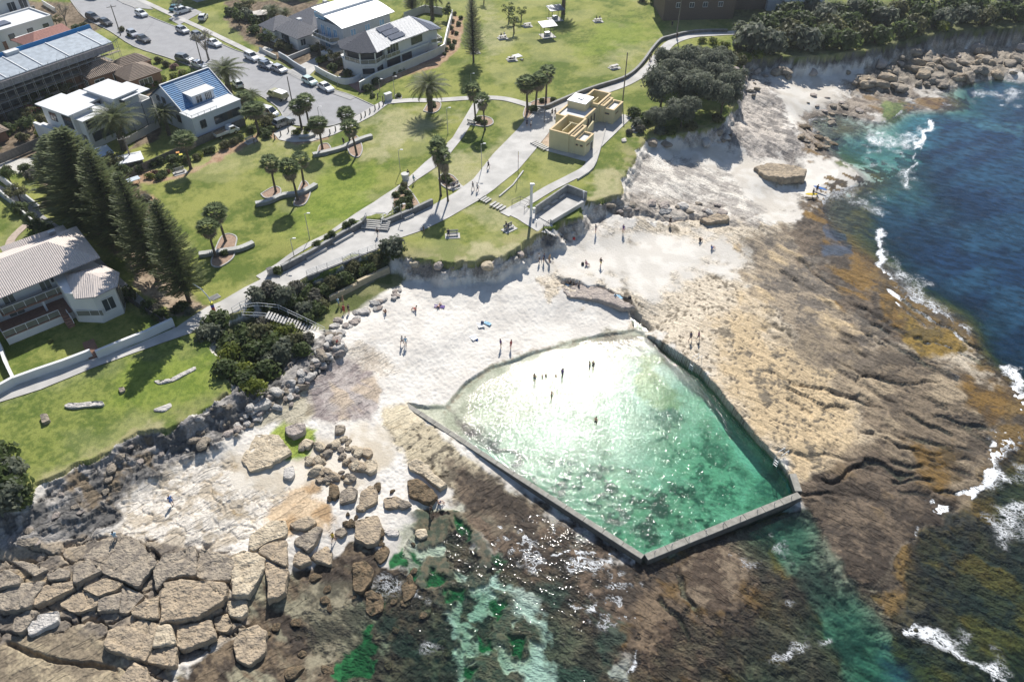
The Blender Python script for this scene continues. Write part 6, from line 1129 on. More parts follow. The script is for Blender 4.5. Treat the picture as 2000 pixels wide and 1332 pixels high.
solid('front_wall', curve([(617,140),(640,153),(668,165),(690,164),(706,156)], 3), .25, 1.4, WHT_W, 'white curved front wall of the solar-panel house at the street corner', 'wall'); solid('front_wall', [(546,112),(560,120),(575,131),(598,145)], .3, 1.3, MATS['grey_blue_render'], 'blue-white picket wall along the footpath below the slate-roofed cottage', 'wall')
solid('garden_wall', [(508,100),(524,108),(540,116)], .3, .9, LIMEW, 'low grey wall beside the yellow-green tree', 'wall'); solid('garden_wall', [(560,120),(595,106),(622,95)], .25, 1.0, LIMEW, 'low wall between two front gardens running back from the footpath', 'wall')
solid('yard_wall', [(790,40),(830,25),(865,30)], .25, 1.9, LIMEW, 'tall grey yard wall behind the solar-panel house', 'wall'); solid('yard_wall', [(85,10),(110,25)], .2, 1.2, WHT_W, 'pale wall beside the white house at the top left', 'wall')
solid('promenade_edge_wall', [(600,541),(640,526),(670,514),(702,501),(737,488)], .35, .12, CDARK, 'concrete edge of the promenade above the bank', 'wall', base=-1.4); solid('sandstone_wall', [(643,587),(700,560)], .5, .75, BRKW, 'low yellow sandstone wall section at the left above the beach', 'wall', 'sandstone walls', base=-1.); solid('sandstone_wall', [(700,560),(760,532)], .5, 1.15, BRKW, 'taller yellow sandstone wall section at the right under the cliff', 'wall', 'sandstone walls', base=-1.)
solid('lawn_edging', [(975,385),(1002,362),(1022,335)], .25, .2, CONC, 'thin pale edging line across the lawn below the pavilion', 'kerb'); solid('path_wall', curve([(1186,240),(1180,262),(1172,292),(1158,330),(1128,352)], 3), .25, .35, CONC, 'low pale wall along the path on the sea side of the pavilion', 'wall')
# railings
def railing(P, h, label, rails=(.5, 1.), m=None, z=None, zs=None, name='railing', sp=1.8):
    q = [GT(*p) if zs is None else G(p[0], p[1], zs[i]) for i, p in enumerate(P)]; o0 = q[0]; root = empty(name, o0, 0, label, 'railing', None); ra = MB(); po = MB(); Z = Vector((0, 0, 1)); m = m or STEEL
    for i in range(len(q) - 1):
        a, b = q[i] - o0, q[i + 1] - o0
        for r_ in rails: ra.tube([a + Z * h * r_, b + Z * h * r_], .035, 6)
        n = max(1, round((b - a).length / sp))
        for j in range(n + (i == len(q) - 2)): c = a.lerp(b, j / n); MB().tube([c, c + Z * h], .035, 6).build('post', m, root)
    ra.build('rail', m, root); return root
railing([(600,540),(640,525),(670,513),(702,500),(735,488)], 1.1, 'thin metal railing along the seaward edge of the promenade', (.15, .4, .6, .8, 1.)); railing([(716,426),(709,441)], 1., 'handrail on the left side of the promenade steps'); railing([(750,428),(745,448)], 1., 'handrail on the right side of the promenade steps'); railing([(745,432),(765,422),(778,414)], 1., 'railing above the promenade wall by the planter')
railing([(1000,402),(1016,395),(1034,402),(1024,414)], 1.1, 'dark railing round the landing of the viewing deck', m=FRD); railing([(1062,448),(1060,455),(1072,440)], 1., 'dark railing at the top of the lower beach steps', m=FRD); railing([(1047,437),(1048,440)], .9, 'short rail stub beside the deck slab')
railing([(455,612),(470,602),(486,596)], 1., 'railing of the lookout at the top of the wooden beach stairs')
# steps
def steps(P0, P1, n, w_, label, m=None, z0=None, z1=None, tread=.62, name='steps', cat='steps', group=None, th=.14):
    a = GT(*P0) if z0 is None else G(P0[0], P0[1], z0); b = GT(*P1) if z1 is None else G(P1[0], P1[1], z1); root = empty(name, a, 0, label, cat, group); d = (b - a); an = math.atan2(d.y, d.x)
    L_ = math.hypot(d.x, d.y) / n
    for i in range(n):
        c = (b - a) * ((i + .5) / n); MB().box((c.x, c.y, c.z + .06), (L_ * tread, w_, th), an).build('tread', m or CONC, root)
    return root
steps((737,430), (731,449), 5, 4.6, 'wide grey promenade steps between the two walls', z0=ZL + .85, z1=ZL + .25, m=CONC, tread=.55); steps((938,385), (956,394), 4, 1.6, 'upper flight of pale steps from the promenade down to the viewing deck', z0=ZL + .3, z1=ZL + .15); steps((960,397), (985,409), 4, 1.6, 'lower flight of pale steps beside the viewing deck', z0=ZL + .25, z1=ZL + .12)
steps((1046,222), (1056,212), 4, 2.0, 'short steps beside the three fan palms and the pavilion', z0=ZL + .2, z1=ZL + .6, tread=.5); steps((1040,277), (1068,292), 7, 1.5, 'row of pale stepping slabs below the stony bed of the pavilion', z0=ZL + .2, z1=ZL + .2, tread=.6)
steps((1068,452), (1108,472), 10, 1.6, 'pale steps from the viewing deck down through the cliff to the sand', z0=ZL, z1=2.6); steps((1146,388), (1160,432), 10, 1.5, 'steep grey steps from the lawn corner to the sand right of the viewing deck', z0=ZL, z1=2.4, m=CONC2)
sr = steps((520,615), (645,655), 22, 1.5, 'long curved pale wooden stairs descending between the shrubs to the beach', z0=ZL - .1, z1=2.9, m=mat('pale_timber', (.52, .50, .47), .85, .15), name='beach_stairs', cat='stairs')
st_ = railing([(472,606),(505,602),(545,606),(600,632),(636,650)], 1., 'pale double handrail on the uphill side of the wooden beach stairs', zs=[ZL, ZL, ZL - .6, 4.2, 3.2], m=mat('pale_rail', (.56, .58, .60), .6, .1)); railing([(474,620),(520,622),(560,638)], 1., 'pale handrail on the downhill side of the wooden beach stairs', zs=[ZL, ZL - .2, ZL - 1.2], m=MATS['pale_rail'])
drape('boardwalk', [(455,617),(478,603),(520,604),(524,622),(480,624)], .15, MATS['pale_timber'], 1.)
# viewing deck
r_ = empty('viewing_deck', G(1046, 421, ZL), 0, 'concrete viewing deck with tall grey walls and a long pale parapet above the sand', 'viewing deck')
o0 = r_.location.copy(); fp_ = [G(a, c, ZL) - o0 for a, c in ((1046,422),(1074,438),(1140,398),(1144,392),(1106,379))]
MB().prism([(p.x, p.y) for p in fp_], -3.2, .18).build('floor', CONC, r_)
def dwall(a, b, h, nm, w_=.3, m=CDARK, z0=-3.): p, q = G(*a, ZL) - o0, G(*b, ZL) - o0; MB().bar(Vector((p.x, p.y, (h + z0) / 2)), Vector((q.x, q.y, (h + z0) / 2)), w_, h - z0).build(nm, m, r_)
dwall((1046,420), (1106,378), 1.7, 'back_wall', m=SEAT); dwall((1107,377), (1145,392), 1.7, 'side_wall', m=SEAT); dwall((1076,437), (1138,400), .75, 'parapet', .5, CONC)
for k in (.16, .42, .68): p = (G(1046, 420, ZL) - o0).lerp(G(1106, 378, ZL) - o0, k); d = (G(1106, 378, ZL) - G(1046, 420, ZL)).normalized(); n = Vector((d.y, -d.x, 0)); MB().bar(p + n * .55 + Vector((0, 0, .6)), p + n * .55 + d * 1.6 + Vector((0, 0, .6)), .4, .08).build('wall_seat', PALE_T, r_)
MB().tube([fp_[3] + Vector((-.4, .2, .1)), fp_[3] + Vector((-.4, .2, 1.4))], .09, 8).ball(fp_[3] + Vector((-.4, .2, 1.55)), .22).build('coin_telescope', FRW, r_)
# ------------------------------------------------------------------ pool walls
PW = mat('pool_wall_concrete', (.13, .12, .105), .9, .35, 1.3, bump=.03, bscale=5); PWT = mat('pool_wall_top', (.30, .285, .25), .85, .3, 1.6, bump=.02, bscale=6)
def poolwall(P, w_, h, lb):
    q = [G(a, c, 1.05) for a, c in P]; root = empty('pool_wall', q[0], 0, lb, 'pool wall', 'ocean pool walls'); o0 = q[0]; m_ = MB(); t = MB()
    for i in range(len(q) - 1):
        a, b = q[i] - o0, q[i + 1] - o0; m_.bar(a + Vector((0, 0, -1.6)), b + Vector((0, 0, -1.6)), w_, 3.0)
    n = int((q[-1] - q[0]).length / 2.6)
    for k in range(n): a = (q[-1] - q[0]) * (k / n); b = (q[-1] - q[0]) * ((k + .985) / n); t.bar(a + Vector((0, 0, -.02)), b + Vector((0, 0, -.02)), w_ + .06, .16)
    o = m_.build('wall_body', PW, root, bevel=.0); t.build('top_slabs', PWT, root, bevel=.02); return root
poolwall([(793,790),(1256,1088)], .62, 1, 'long weathered concrete pool wall running from the sand to the bottom corner'); poolwall([(1262,1088),(1562,966)], .8, 1, 'shorter concrete pool wall along the bottom right of the pool'); poolwall([(1548,925),(1560,960)], .8, 1, 'stub of pool wall joining the reef at the right corner')
PD = STEEL
for i in range(9):
    f = (i + .5) / 9; p = G(1262 + 300 * f, 1088 - 122 * f, 1.05); r_ = empty('pool_post', p, 0, 'small metal chain post on top of the bottom right pool wall', 'post', 'posts on the pool wall'); MB().tube([(0, 0, 0), (0, 0, .5)], .04, 6).ball((0, 0, .52), .07, 6, 4).build('post', PD, r_)
for px, py, lb in ((1357,706,'white entry ladder on the right edge of the pool, half way along'), (1524,892,'white entry ladder near the right corner of the pool')):
    p = G(px, py, 1.6); r_ = empty('pool_ladder', p, R(35), lb, 'ladder', 'pool ladders'); m_ = MB()
    for s_ in (-.3, .3): m_.tube([(1.0, s_, 0), (1.0, s_, .8), (-.3, s_, .8), (-.6, s_, -.2), (-.6, s_, -1.6)], .04, 6)
    m_.build('handrails', FRW, r_); m_ = MB(); [m_.bar((-.6, -.3, z), (-.6, .3, z), .1, .04) for z in (-.4, -.8, -1.2)]; m_.build('rungs', FRW, r_)
# ------------------------------------------------------------------ lamps, poles, furniture
def lamp_post(px, py, ty, label, rz=0):
    p = GT(px, py); h = height(px, py, ty); r_ = empty('lamp_post', p, rz, label, 'lamp post', 'park lamp posts'); MB().tube([(0, 0, -.1), (0, 0, h)], [.07, .045], 8).build('pole', STEEL, r_); MB().bar((0, 0, h), (.55, 0, h + .12), .05, .05).build('arm', STEEL, r_)
    MB().box((.62, 0, h + .14), (.5, .28, .1)).build('lamp_head', FRW, r_, bevel=.03); return r_
for a in ((771,186,151,'park lamp post by the electricity cabinet'), (742,178,156,'shorter lamp post at the end of the long white park wall',), (605,467,418,'lamp post at the lawn edge above the promenade path'), (575,503,467,'lamp post standing near the left end of the promenade wall'), (782,335,294,'lamp post on the lawn left of the round stone bin'),
          (875,262,212,'lamp post on the lawn between the date palm and the diagonal path'), (627,250,210,'lamp post at the car park turning circle'), (941,330,282,'lamp post beside the promenade above the walking couple'), (920,160,145,'lamp post in the lone pine\'s shadow'), (785,430,400,'lamp post behind the promenade wall near the planter'), (660,168,152,'thin lamp post at the street corner wall')): lamp_post(*a)
def pole(px, py, ty, label, arm=True, name='power_pole', w_=.14, m=None):
    p = GT(px, py); h = height(px, py, ty); r_ = empty(name, p, R(30), label, 'pole', 'timber poles'); MB().tube([(0, 0, -.2), (0, 0, h)], [w_, w_ * .7], 8).build('pole', m or PAL, r_)
    if arm:
        MB().bar((-1.1, 0, h - .5), (1.1, 0, h - .5), .1, .12).build('crossarm', m or PAL, r_)
        for x in (-1, -.4, .4, 1): MB().tube([(x, 0, h - .44), (x, 0, h - .25)], .05, 6).build('insulator', FRW, r_)
    return r_
pole(236,70,10,'tall power pole on the near verge at the top of the street'); pole(397,134,66,'power pole behind the blue roof, with a lamp cluster top'); pole(570,197,150,'bare greenish pole at the edge of the car park', False); pole(260,322,267,'leaning pole in front of the date palm by the timber fence'); pole(1216,200,103,'tall bare pole beside the pavilion', False); pole(1321,72,-2,'tall pole where the footpath bends at the top', False, w_=.16); pole(628,112,88,'short timber pole beside the front garden of the solar-panel house', False); pole(519,60,35,'short grey pole in front of the pale palms', False); pole(375,140,110,'thin pole beside the white parked car', False, w_=.08); pole(1063,240,212,'thin dark pole beside the three fan palms', False, w_=.07)
p = GT(1037, 425); h = height(1037, 425, 362); r_ = empty('surveillance_mast', p, 0, 'thick white mast with camera cluster beside the viewing deck', 'mast'); MB().tube([(0, 0, 0), (0, 0, h)], .22, 12).build('mast', FRW, r_); MB().box((.1, 0, h + .15), (.7, .4, .3)).ball((.4, 0, h + .1), .18).build('camera_cluster', FRW, r_, bevel=.02); MB().box((.5, .1, 1.3), (.4, .4, 1.0)).build('equipment_box', FRW, r_)
p = GT(1012, 345); r_ = empty('flag_pole', p, 0, 'thin pole with a red and yellow flag on the lawn beside the promenade', 'flag pole'); MB().tube([(0, 0, 0), (0, 0, 5)], .05, 6).build('pole', FRD, r_); b_ = MB().box((.02, 0, 3.9), (.04, .5, 1.5)); b_.build('flag', mat('flag_red', (.5, .05, .05), .8), r_); MB().box((.02, 0, 4.65), (.05, .52, .5)).build('flag_top', mat('flag_yellow', (.7, .55, .05), .8), r_)
# curved pole with coloured base
p = GT(418, 608); r_ = empty('shower_pole', p, 0, 'curved white pole with yellow, blue and red painted base beside the promenade', 'pole'); MB().tube([(0, 0, 1.6), (-.3, .2, 2.6), (-1.1, .6, 3.6), (-2.2, 1.0, 4.2)], .08, 8).build('curved_arm', FRW, r_)
for z0, z1, c in ((0, .8, (.5, .06, .05)), (.8, 1.3, (.04, .07, .45)), (1.3, 1.65, (.65, .6, .05))): MB().tube([(0, 0, z0), (0, 0, z1)], .24, 12).build('painted_band', mat('band%d' % int(z0 * 10), c, .6), r_)
# bollards
BP = [(537,272),(549,266),(564,259),(563,247),(645,263),(656,257),(667,250),(706,232),(714,227),(723,222),(733,216),(741,211),(749,206),(728,188),(738,192),(748,197),(503,278),(497,282)]
bproto = empty('timber_bollard', GT(*BP[0]), 0, 'short round timber bollard at the edge of the car park lawn', 'bollard', 'timber bollards round the car park'); MB().tube([(0, 0, -.1), (0, 0, 1.05)], [.13, .12], 8).build('post', PAL, bproto); MB().tube([(0, 0, .98), (0, 0, 1.08)], [.125, .07], 8).build('cap', DARKP, bproto)
for q in BP[1:]: copy_tree(bproto, GT(*q))
def bench(px, py, ang, label, s=1., mat_=None, name='park_bench'):
    r_ = empty(name, GT(px, py), R(ang), label, 'bench', 'park benches'); m = mat_ or PALE_T; w_ = 1.9 * s
    q = MB(); [q.box((0, -.22 + .15 * i, .45), (w_, .12, .04)) for i in range(4)]; q.build('seat', m, r_); q = MB(); [q.box((0, .32 + .03 * i, .62 + .14 * i), (w_, .04, .11)) for i in range(3)]; q.build('backrest', m, r_)
    for x in (-.75 * s, .75 * s): MB().box((x, -.2, .22), (.08, .08, .44)).build('leg', FRD, r_); MB().box((x, .28, .48), (.08, .08, .96)).build('leg', FRD, r_)
    MB().box((0, -.1, .05), (w_ + .5, 1.5, .1)).build('slab', CONC, r_); return r_
for a in ((490,277,48,'slatted bench in the mulch bed below the blue-roofed house'), (352,338,35,'bench at the lower end of the mulch bed'), (922,242,150,'bench beside the diagonal path under the two fan palms'), (890,366,40,'bench beside the tall fan palms on the promenade'), (884,461,5,'bench on the lower lawn with a person on its left end'), (994,448,40,'bench at the deck side of the lower lawn with two people'),
          (928,104,10,'white bench at the foot of the lone pine'), (1240,255,60,'pale bench behind the sea side of the pavilion')): bench(*a)
def picnic(px, py, ang, label):
    r_ = empty('picnic_table', GT(px, py), R(ang), label, 'picnic table', 'picnic tables'); MB().box((0, 0, .74), (1.9, .8, .06)).build('tabletop', PALE_T, r_)
    for y in (-.75, .75): MB().box((0, y, .44), (1.9, .3, .05)).build('bench_seat', PALE_T, r_)
    for x in (-.6, .6): MB().box((x, 0, .36), (.08, 1.5, .08)).box((x, 0, .5), (.08, .5, .45)).build('leg_frame', FRD, r_)
    MB().box((0, 0, .06), (2.4, 2.1, .1)).build('slab', CONC, r_)
for a in ((1200,134,30,'picnic table on the lawn left of the tall bare pole'), (1168,43,15,'picnic table on the upper lawn where people sit'), (1030,52,20,'picnic table left of the picnic shelters'), (982,76,20,'picnic table with a group under the crooked tree'), (1000,118,15,'low picnic table with people on the open lawn')): picnic(*a)
for px, py, lb in ((1069,71,'front picnic shelter with dark flat roof and barbecue box'), (1084,39,'rear picnic shelter beside the palm with a dark flat roof')):
    r_ = empty('picnic_shelter', GT(px, py), R(20), lb, 'shelter', 'picnic shelters'); MB().box((0, 0, .06), (3.4, 3.4, .1)).build('slab', CONC, r_); MB().add([(-2, -1.7, 2.7), (2, -1.7, 2.7), (2, 1.7, 3.1), (-2, 1.7, 3.1), (-2, -1.7, 2.82), (2, -1.7, 2.82), (2, 1.7, 3.22), (-2, 1.7, 3.22)], [(3, 2, 1, 0), (4, 5, 6, 7), (0, 1, 5, 4), (1, 2, 6, 5), (2, 3, 7, 6), (3, 0, 4, 7)]).build('roof', mat('shelter_roof', (.13, .16, .21), .5, .1), r_)
    for x, y in ((-1.3, -1.1), (1.3, -1.1), (-1.3, 1.1), (1.3, 1.1)): MB().box((x, y, 1.4), (.1, .1, 2.7)).build('post', FRD, r_)
    MB().box((0, .2, .5), (1.3, .9, .9)).build('barbecue_box', STEEL, r_, bevel=.04)
r_ = empty('electricity_cabinet', GT(759, 196), R(40), 'grey metal electricity cabinet where the park path meets the car park', 'cabinet'); MB().box((0, 0, .75), (1.5, .9, 1.4)).build('cabinet', LIMEW, r_, bevel=.03); MB().box((0, 0, 1.5), (1.6, 1., .1)).build('lid', ROOFG, r_)
r_ = empty('stone_planter', GT(792, 352), 0, 'round pale stone planter beside the park path', 'planter'); MB().tube([(0, 0, 0), (0, 0, 1.3)], [.55, .7], 14).build('bowl', LIMEW, r_)
r_ = empty('litter_bin', GT(529, 537), R(40), 'square grey bin at the left end of the promenade wall', 'bin'); MB().box((0, 0, .55), (.7, .7, 1.1)).build('bin_body', STEEL, r_, bevel=.03); MB().box((0, 0, 1.15), (.8, .8, .08)).build('bin_lid', FRD, r_)
r_ = empty('inspection_hatch', GT(420, 581), R(45), 'dark square hatch cover in the lawn beside the curved pole', 'hatch'); MB().box((0, 0, .08), (1.2, .9, .08)).build('cover', CDARK, r_); MB().box((0, 0, .05), (1.4, 1.1, .08)).build('rim', CONC2, r_)
for a, c, lb, col_ in ((350,308,'red-lidded wheelie bin in the yard below the blue-roofed house', (.6, .25, .05)), (356,312,'yellow-lidded wheelie bin in the yard below the blue-roofed house', (.7, .6, .05))):
    r_ = empty('wheelie_bin', GT(a, c), .4, lb, 'bin', 'wheelie bins'); MB().box((0, 0, .5), (.5, .55, 1.), 0, 1.15).build('bin_body', mat('bin_green', (.03, .12, .08), .6), r_); MB().box((0, 0, 1.04), (.62, .66, .07)).build('bin_lid', mat('lid' + lb[:3], col_, .5), r_)
r_ = Bld('garden_shed', 'small shed with a bright white roof behind the timber fence', 'shed', 262, 335, 0, 30); r_.boxp('wall', PAL, -2, 2, 0, 3, 0, 1.9); r_.boxp('roof', ROOFW, -2.3, 2.3, -.3, 3.3, 1.9, 2.02)
r_ = Bld('sunlit_shed', 'pale blue sloping shed roof beside the round grey-green tree', 'shed', 205, 325, 0, 40); r_.boxp('wall', PAL, -2.5, 2, 0, 3.5, 0, 2.); r_.boxp('roof', mat('sheet_blue', (.50, .56, .64), .5, .1), -2.8, 2.3, -.3, 3.8, 2., 2.1)
r_ = Bld('sign_board', 'slanted pale blue-white board standing by the mulch bed at the lawn edge', 'board', 267, 362, 0, 40); r_.boxp('panel', MATS['sheet_blue'], -1.2, 1., 0, 1.4, .9, 1.0); r_.boxp('leg', STEEL, -1., -.9, .6, .7, 0, .9); r_.boxp('leg', STEEL, .7, .8, .6, .7, 0, .9)
r_ = Bld('patio_umbrella', 'white square shade umbrella in the garden at the top of the street', 'umbrella', 508, 24, 2.4, 20); r_.part(MB().add([(-1.8, -1.8, 2.2), (1.8, -1.8, 2.2), (1.8, 1.8, 2.2), (-1.8, 1.8, 2.2), (0, 0, 2.9), (0, 0, 2.8)], [(0, 1, 4), (1, 2, 4), (2, 3, 4), (3, 0, 4), (1, 0, 5), (2, 1, 5), (3, 2, 5), (0, 3, 5)]), 'canopy', mat('canvas', (.75, .68, .6), .8)); r_.part(MB().tube([(0, 0, 0), (0, 0, 2.8)], .05, 6), 'mast', FRD)
# ------------------------------------------------------------------ cars
TYRE = mat('tyre', (.02, .02, .02), .9); RIM = mat('alloy_rim', (.45, .45, .46), .35, metal=.7); CGL = mat('car_glass', (.03, .04, .05), .05, spec=.9); LHT = mat('headlight_lens', (.75, .77, .8), .15, coat=.5); LRT = mat('tail_light', (.4, .02, .02), .3)
PRF = {'sedan': ([(-2.3,.45),(-2.28,.85),(-1.75,.98),(.75,1.0),(1.95,.86),(2.28,.66),(2.3,.4)], [(-1.65,.97),(-1.1,1.40),(.15,1.43),(.95,.99)]), 'hatch': ([(-1.95,.45),(-2.0,.9),(-1.8,1.0),(.75,1.0),(1.7,.86),(1.98,.62),(2.0,.4)], [(-1.85,1.0),(-1.45,1.46),(.2,1.48),(.9,1.0)]),
       'wagon': ([(-2.3,.5),(-2.32,1.0),(-2.2,1.08),(.8,1.1),(1.9,.98),(2.28,.75),(2.3,.42)], [(-2.15,1.08),(-1.8,1.68),(.25,1.7),(.95,1.1)]), 'van': ([(-2.3,.45),(-2.34,1.2),(-2.3,1.25),(1.5,1.2),(2.1,1.0),(2.35,.7),(2.35,.4)], [(-2.28,1.24),(-2.15,2.0),(1.0,2.02),(1.75,1.2)])}
def car_proto(kind, paint, wscale=1.):
    low, top = PRF[kind]; r_ = empty('parked_' + ('van' if kind == 'van' else 'car'), (0, 0, -60)); W_ = .88 * wscale; r_['category'] = 'van' if kind == 'van' else 'car'
    def loft(P, m, nm, w0, w1, z0, z1, cap_z=None):
        mb = MB(); n = len(P); V = []
        for s_ in (-1, 1):
            for x, z in P: t = (z - z0) / (z1 - z0); V.append((x, s_ * (w0 + (w1 - w0) * max(0, min(1, t))), z))
        F = [tuple(range(n))[::-1], tuple(range(n, 2 * n))] + [(i, (i + 1) % n, n + (i + 1) % n, n + i) for i in range(n)]
        return mb.add(V, F)
    body = loft([(low[-1][0] - .1, .28), (low[0][0] + .1, .28)] + low, paint, 'body', W_, W_ * .96, .3, 1.1)
    body.build('body', paint, r_, bevel=.05, smooth=False)
    loft(top, CGL, 'glass', W_ * .93, W_ * .74, top[0][1], top[1][1]).build('glasshouse', CGL, r_, bevel=.02)
    x0, x1 = top[1][0], top[2][0]; zt = top[1][1]; MB().box(((x0 + x1) / 2, 0, zt + .015), (x1 - x0 + .1, W_ * 1.5, .06)).build('roof', paint, r_, bevel=.02)
    pl_ = MB()
    for s_ in (-1, 1):
        for f in (0, .5, 1): xb = top[0][0] + (top[3][0] - top[0][0]) * f; xt = x0 + (x1 - x0) * f; pl_.bar((xb, s_ * W_ * .94, top[0][1]), (xt, s_ * W_ * .755, zt), .07, .05)
    pl_.build('pillars', paint, r_)
    for x in (low[0][0] + .85, low[-1][0] - .85):
        for s_ in (-1, 1):
            w2 = MB().tube([(x, s_ * (W_ - .12), .33), (x, s_ * (W_ + .03), .33)], .33, 14).build('wheel', TYRE, r_); MB().tube([(x, s_ * (W_ + .0), .33), (x, s_ * (W_ + .045), .33)], .2, 10).build('rim', RIM, w2)
    for s_ in (-1, 1): MB().box((low[-2][0] - .04, s_ * W_ * .72, .66), (.12, .34, .14)).build('headlight', LHT, r_, bevel=.02); MB().box((low[1][0] + .05, s_ * W_ * .75, .82), (.12, .28, .16)).build('tail_light', LRT, r_, bevel=.02); MB().box((top[3][0] - .25, s_ * (W_ + .09), 1.0), (.14, .2, .12)).build('mirror', paint, r_, bevel=.02)
    return r_
def paint(n, c, metal=.0): return mat('paint_' + n, c, .35, .02, coat=.7, metal=metal)
PT = {'white': paint('white', (.70, .71, .72)), 'black': paint('black', (.03, .033, .04)), 'silver': paint('silver', (.42, .43, .45), .5), 'blue': paint('blue', (.08, .11, .16)), 'grey': paint('grey', (.20, .21, .22), .4), 'teal': paint('teal', (.08, .22, .26)), 'red': paint('red', (.38, .03, .04)), 'mint': paint('mint', (.45, .58, .55)), 'khaki': paint('khaki', (.36, .34, .19))}
_cp = {}
def car(px, py, px2, py2, kind, colr, label, back=False):
    """(px,py)-(px2,py2): rear and front of the car on the ground"""
    k = (kind, colr)
    if k not in _cp: _cp[k] = car_proto(kind, PT[colr])
    a, b = GT(px, py), GT(px2, py2); c = (a + b) / 2; c.z = gz(c.x, c.y) + .05; an = math.atan2(b.y - a.y, b.x - a.x)
    o = copy_tree(_cp[k], c, an, 1.0, label, 'cars parked along the street'); return o
for a in ((626,170,648,182,'sedan','white','white sedan parked at the kerb nearest the bollards'), (596,160,616,169,'hatch','mint','pale mint-white hatchback parked behind the white sedan'), (538,137,556,145,'hatch','silver','silver hatchback at the end of the kerbside row opposite the slate cottage'), (510,129,533,138,'hatch','blue','dark blue hatchback passing in the middle of the road'),
          (509,125,530,133,'hatch','silver','silver hatchback second from the end of the kerbside row'), (482,112,505,123,'wagon','white','white wagon first in the kerbside row before the slate cottage'), (407,85,431,94,'sedan','white','white sedan parked below the bare tree'), (378,70,398,80,'hatch','grey','grey hatchback in the twiggy shadow of the bare tree'), (347,60,369,69,'hatch','silver','silver hatchback parked above the bare tree'),
          (268,28,287,36,'hatch','white','small white hatchback near the top of the street'), (349,118,375,124,'wagon','grey','dark grey wagon on the near side of the street'), (377,127,404,136,'sedan','white','white sedan on the near side of the street beside the thin pole'), (270,76,293,87,'sedan','black','black sedan on the near side below the power pole'), (252,66,270,77,'hatch','silver','silver hatchback partly behind the power pole shrubs'),
          (172,36,196,44,'wagon','black','big black wagon at the upper left beside the green verge'), (198,45,219,54,'hatch','black','black hatchback just behind the big black wagon'), (472,176,458,162,'hatch','white','white hatchback with its tail to the camera beside the street palm'), (345,30,372,22,'wagon','white','white wagon parked in a driveway above the footpath'), (336,26,352,14,'sedan','teal','teal sedan in the shade beside the white wagon'),
          (396,42,400,36,'hatch','white','small white hatchback on the lawn under the bare tree'), (538,252,573,238,'wagon','grey','grey four-wheel drive on the pale drive beside the bollards'), (508,222,542,232,'van','white','white van with raised tailgate beside the green fan palm'), (60,222,82,212,'hatch','red','red car half hidden beside the flat-roofed white house'), (560,88,570,80,'hatch','white','white car behind the hedge at the slate cottage'), (190,0,168,-4,'sedan','blue','dark sedan cut off by the top edge of the road'), (780,118,795,112,'sedan','blue','dark blue car in the garage of the solar-panel house')): car(*a)
def ute(px, py, px2, py2, cab, tray, label, canopy=False):
    a, b = GT(px, py), GT(px2, py2); c = (a + b) / 2; c.z = gz(c.x, c.y) + .05; r_ = empty('utility_truck', c, math.atan2(b.y - a.y, b.x - a.x), label, 'truck')
    MB().add([(x, y, z) for y in (-.88, .88) for x, z in ((.3, .45), (.3, 1.15), (.6, 1.75), (1.6, 1.75), (2.2, 1.05), (2.55, .9), (2.6, .45))], [tuple(range(7))[::-1], tuple(range(7, 14))] + [(i, (i + 1) % 7, 7 + (i + 1) % 7, 7 + i) for i in range(7)]).build('cab', cab, r_, bevel=.04)
    MB().add([(x, y, z) for y in (-.9, .9) for x, z in ((.62, 1.2), (.72, 1.62), (1.55, 1.62), (1.95, 1.2))], [(3, 2, 1, 0), (4, 5, 6, 7), (0, 1, 5, 4), (1, 2, 6, 5), (2, 3, 7, 6), (3, 0, 4, 7)]).build('side_window', CGL, r_); MB().bar((1.68, 0, 1.66), (2.14, 0, 1.14), 1.4, .04).build('windscreen', CGL, r_)
    MB().box((-1.15, 0, .75), (2.75, 1.85, .12)).box((-1.15, -.9, 1.0), (2.75, .05, .45)).box((-1.15, .9, 1.0), (2.75, .05, .45)).box((-2.5, 0, 1.), (.05, 1.8, .45)).build('tray', tray, r_)
    if canopy: MB().box((-1.15, 0, 1.35), (2.7, 1.8, .85), 0, .9).build('canopy', cab, r_, bevel=.05); MB().box((-1.15, 0, 1.82), (2.7, 1.7, .08)).build('canopy_roof', FRW, r_)
    else: q = MB(); [q.box((-1.2, -.6 + .4 * i, 1.0 + .03 * i), (2.4, .22, .1), .08 * i) for i in range(4)]; q.build('timber_load', mat('fresh_timber', (.48, .32, .18), .8), r_)
    for x in (-1.6, 1.6):
        for s_ in (-1, 1): w2 = MB().tube([(x, s_ * .75, .36), (x, s_ * .92, .36)], .36, 14).build('wheel', TYRE, r_); MB().tube([(x, s_ * .9, .36), (x, s_ * .935, .36)], .2, 10).build('rim', RIM, w2)
ute(424,272,462,258, PT['white'], FRW, 'white flat-tray truck with timber on it below the blue-roofed house'); ute(558,198,530,188, PT['khaki'], PT['khaki'], 'khaki van-bodied truck with a white roof in the car park', True)

for o_ in _cp.values():
    for k in kids(o_):
        for k2 in kids(k): bpy.data.objects.remove(k2)
        bpy.data.objects.remove(k)
    bpy.data.objects.remove(o_)
_kidmap.clear()
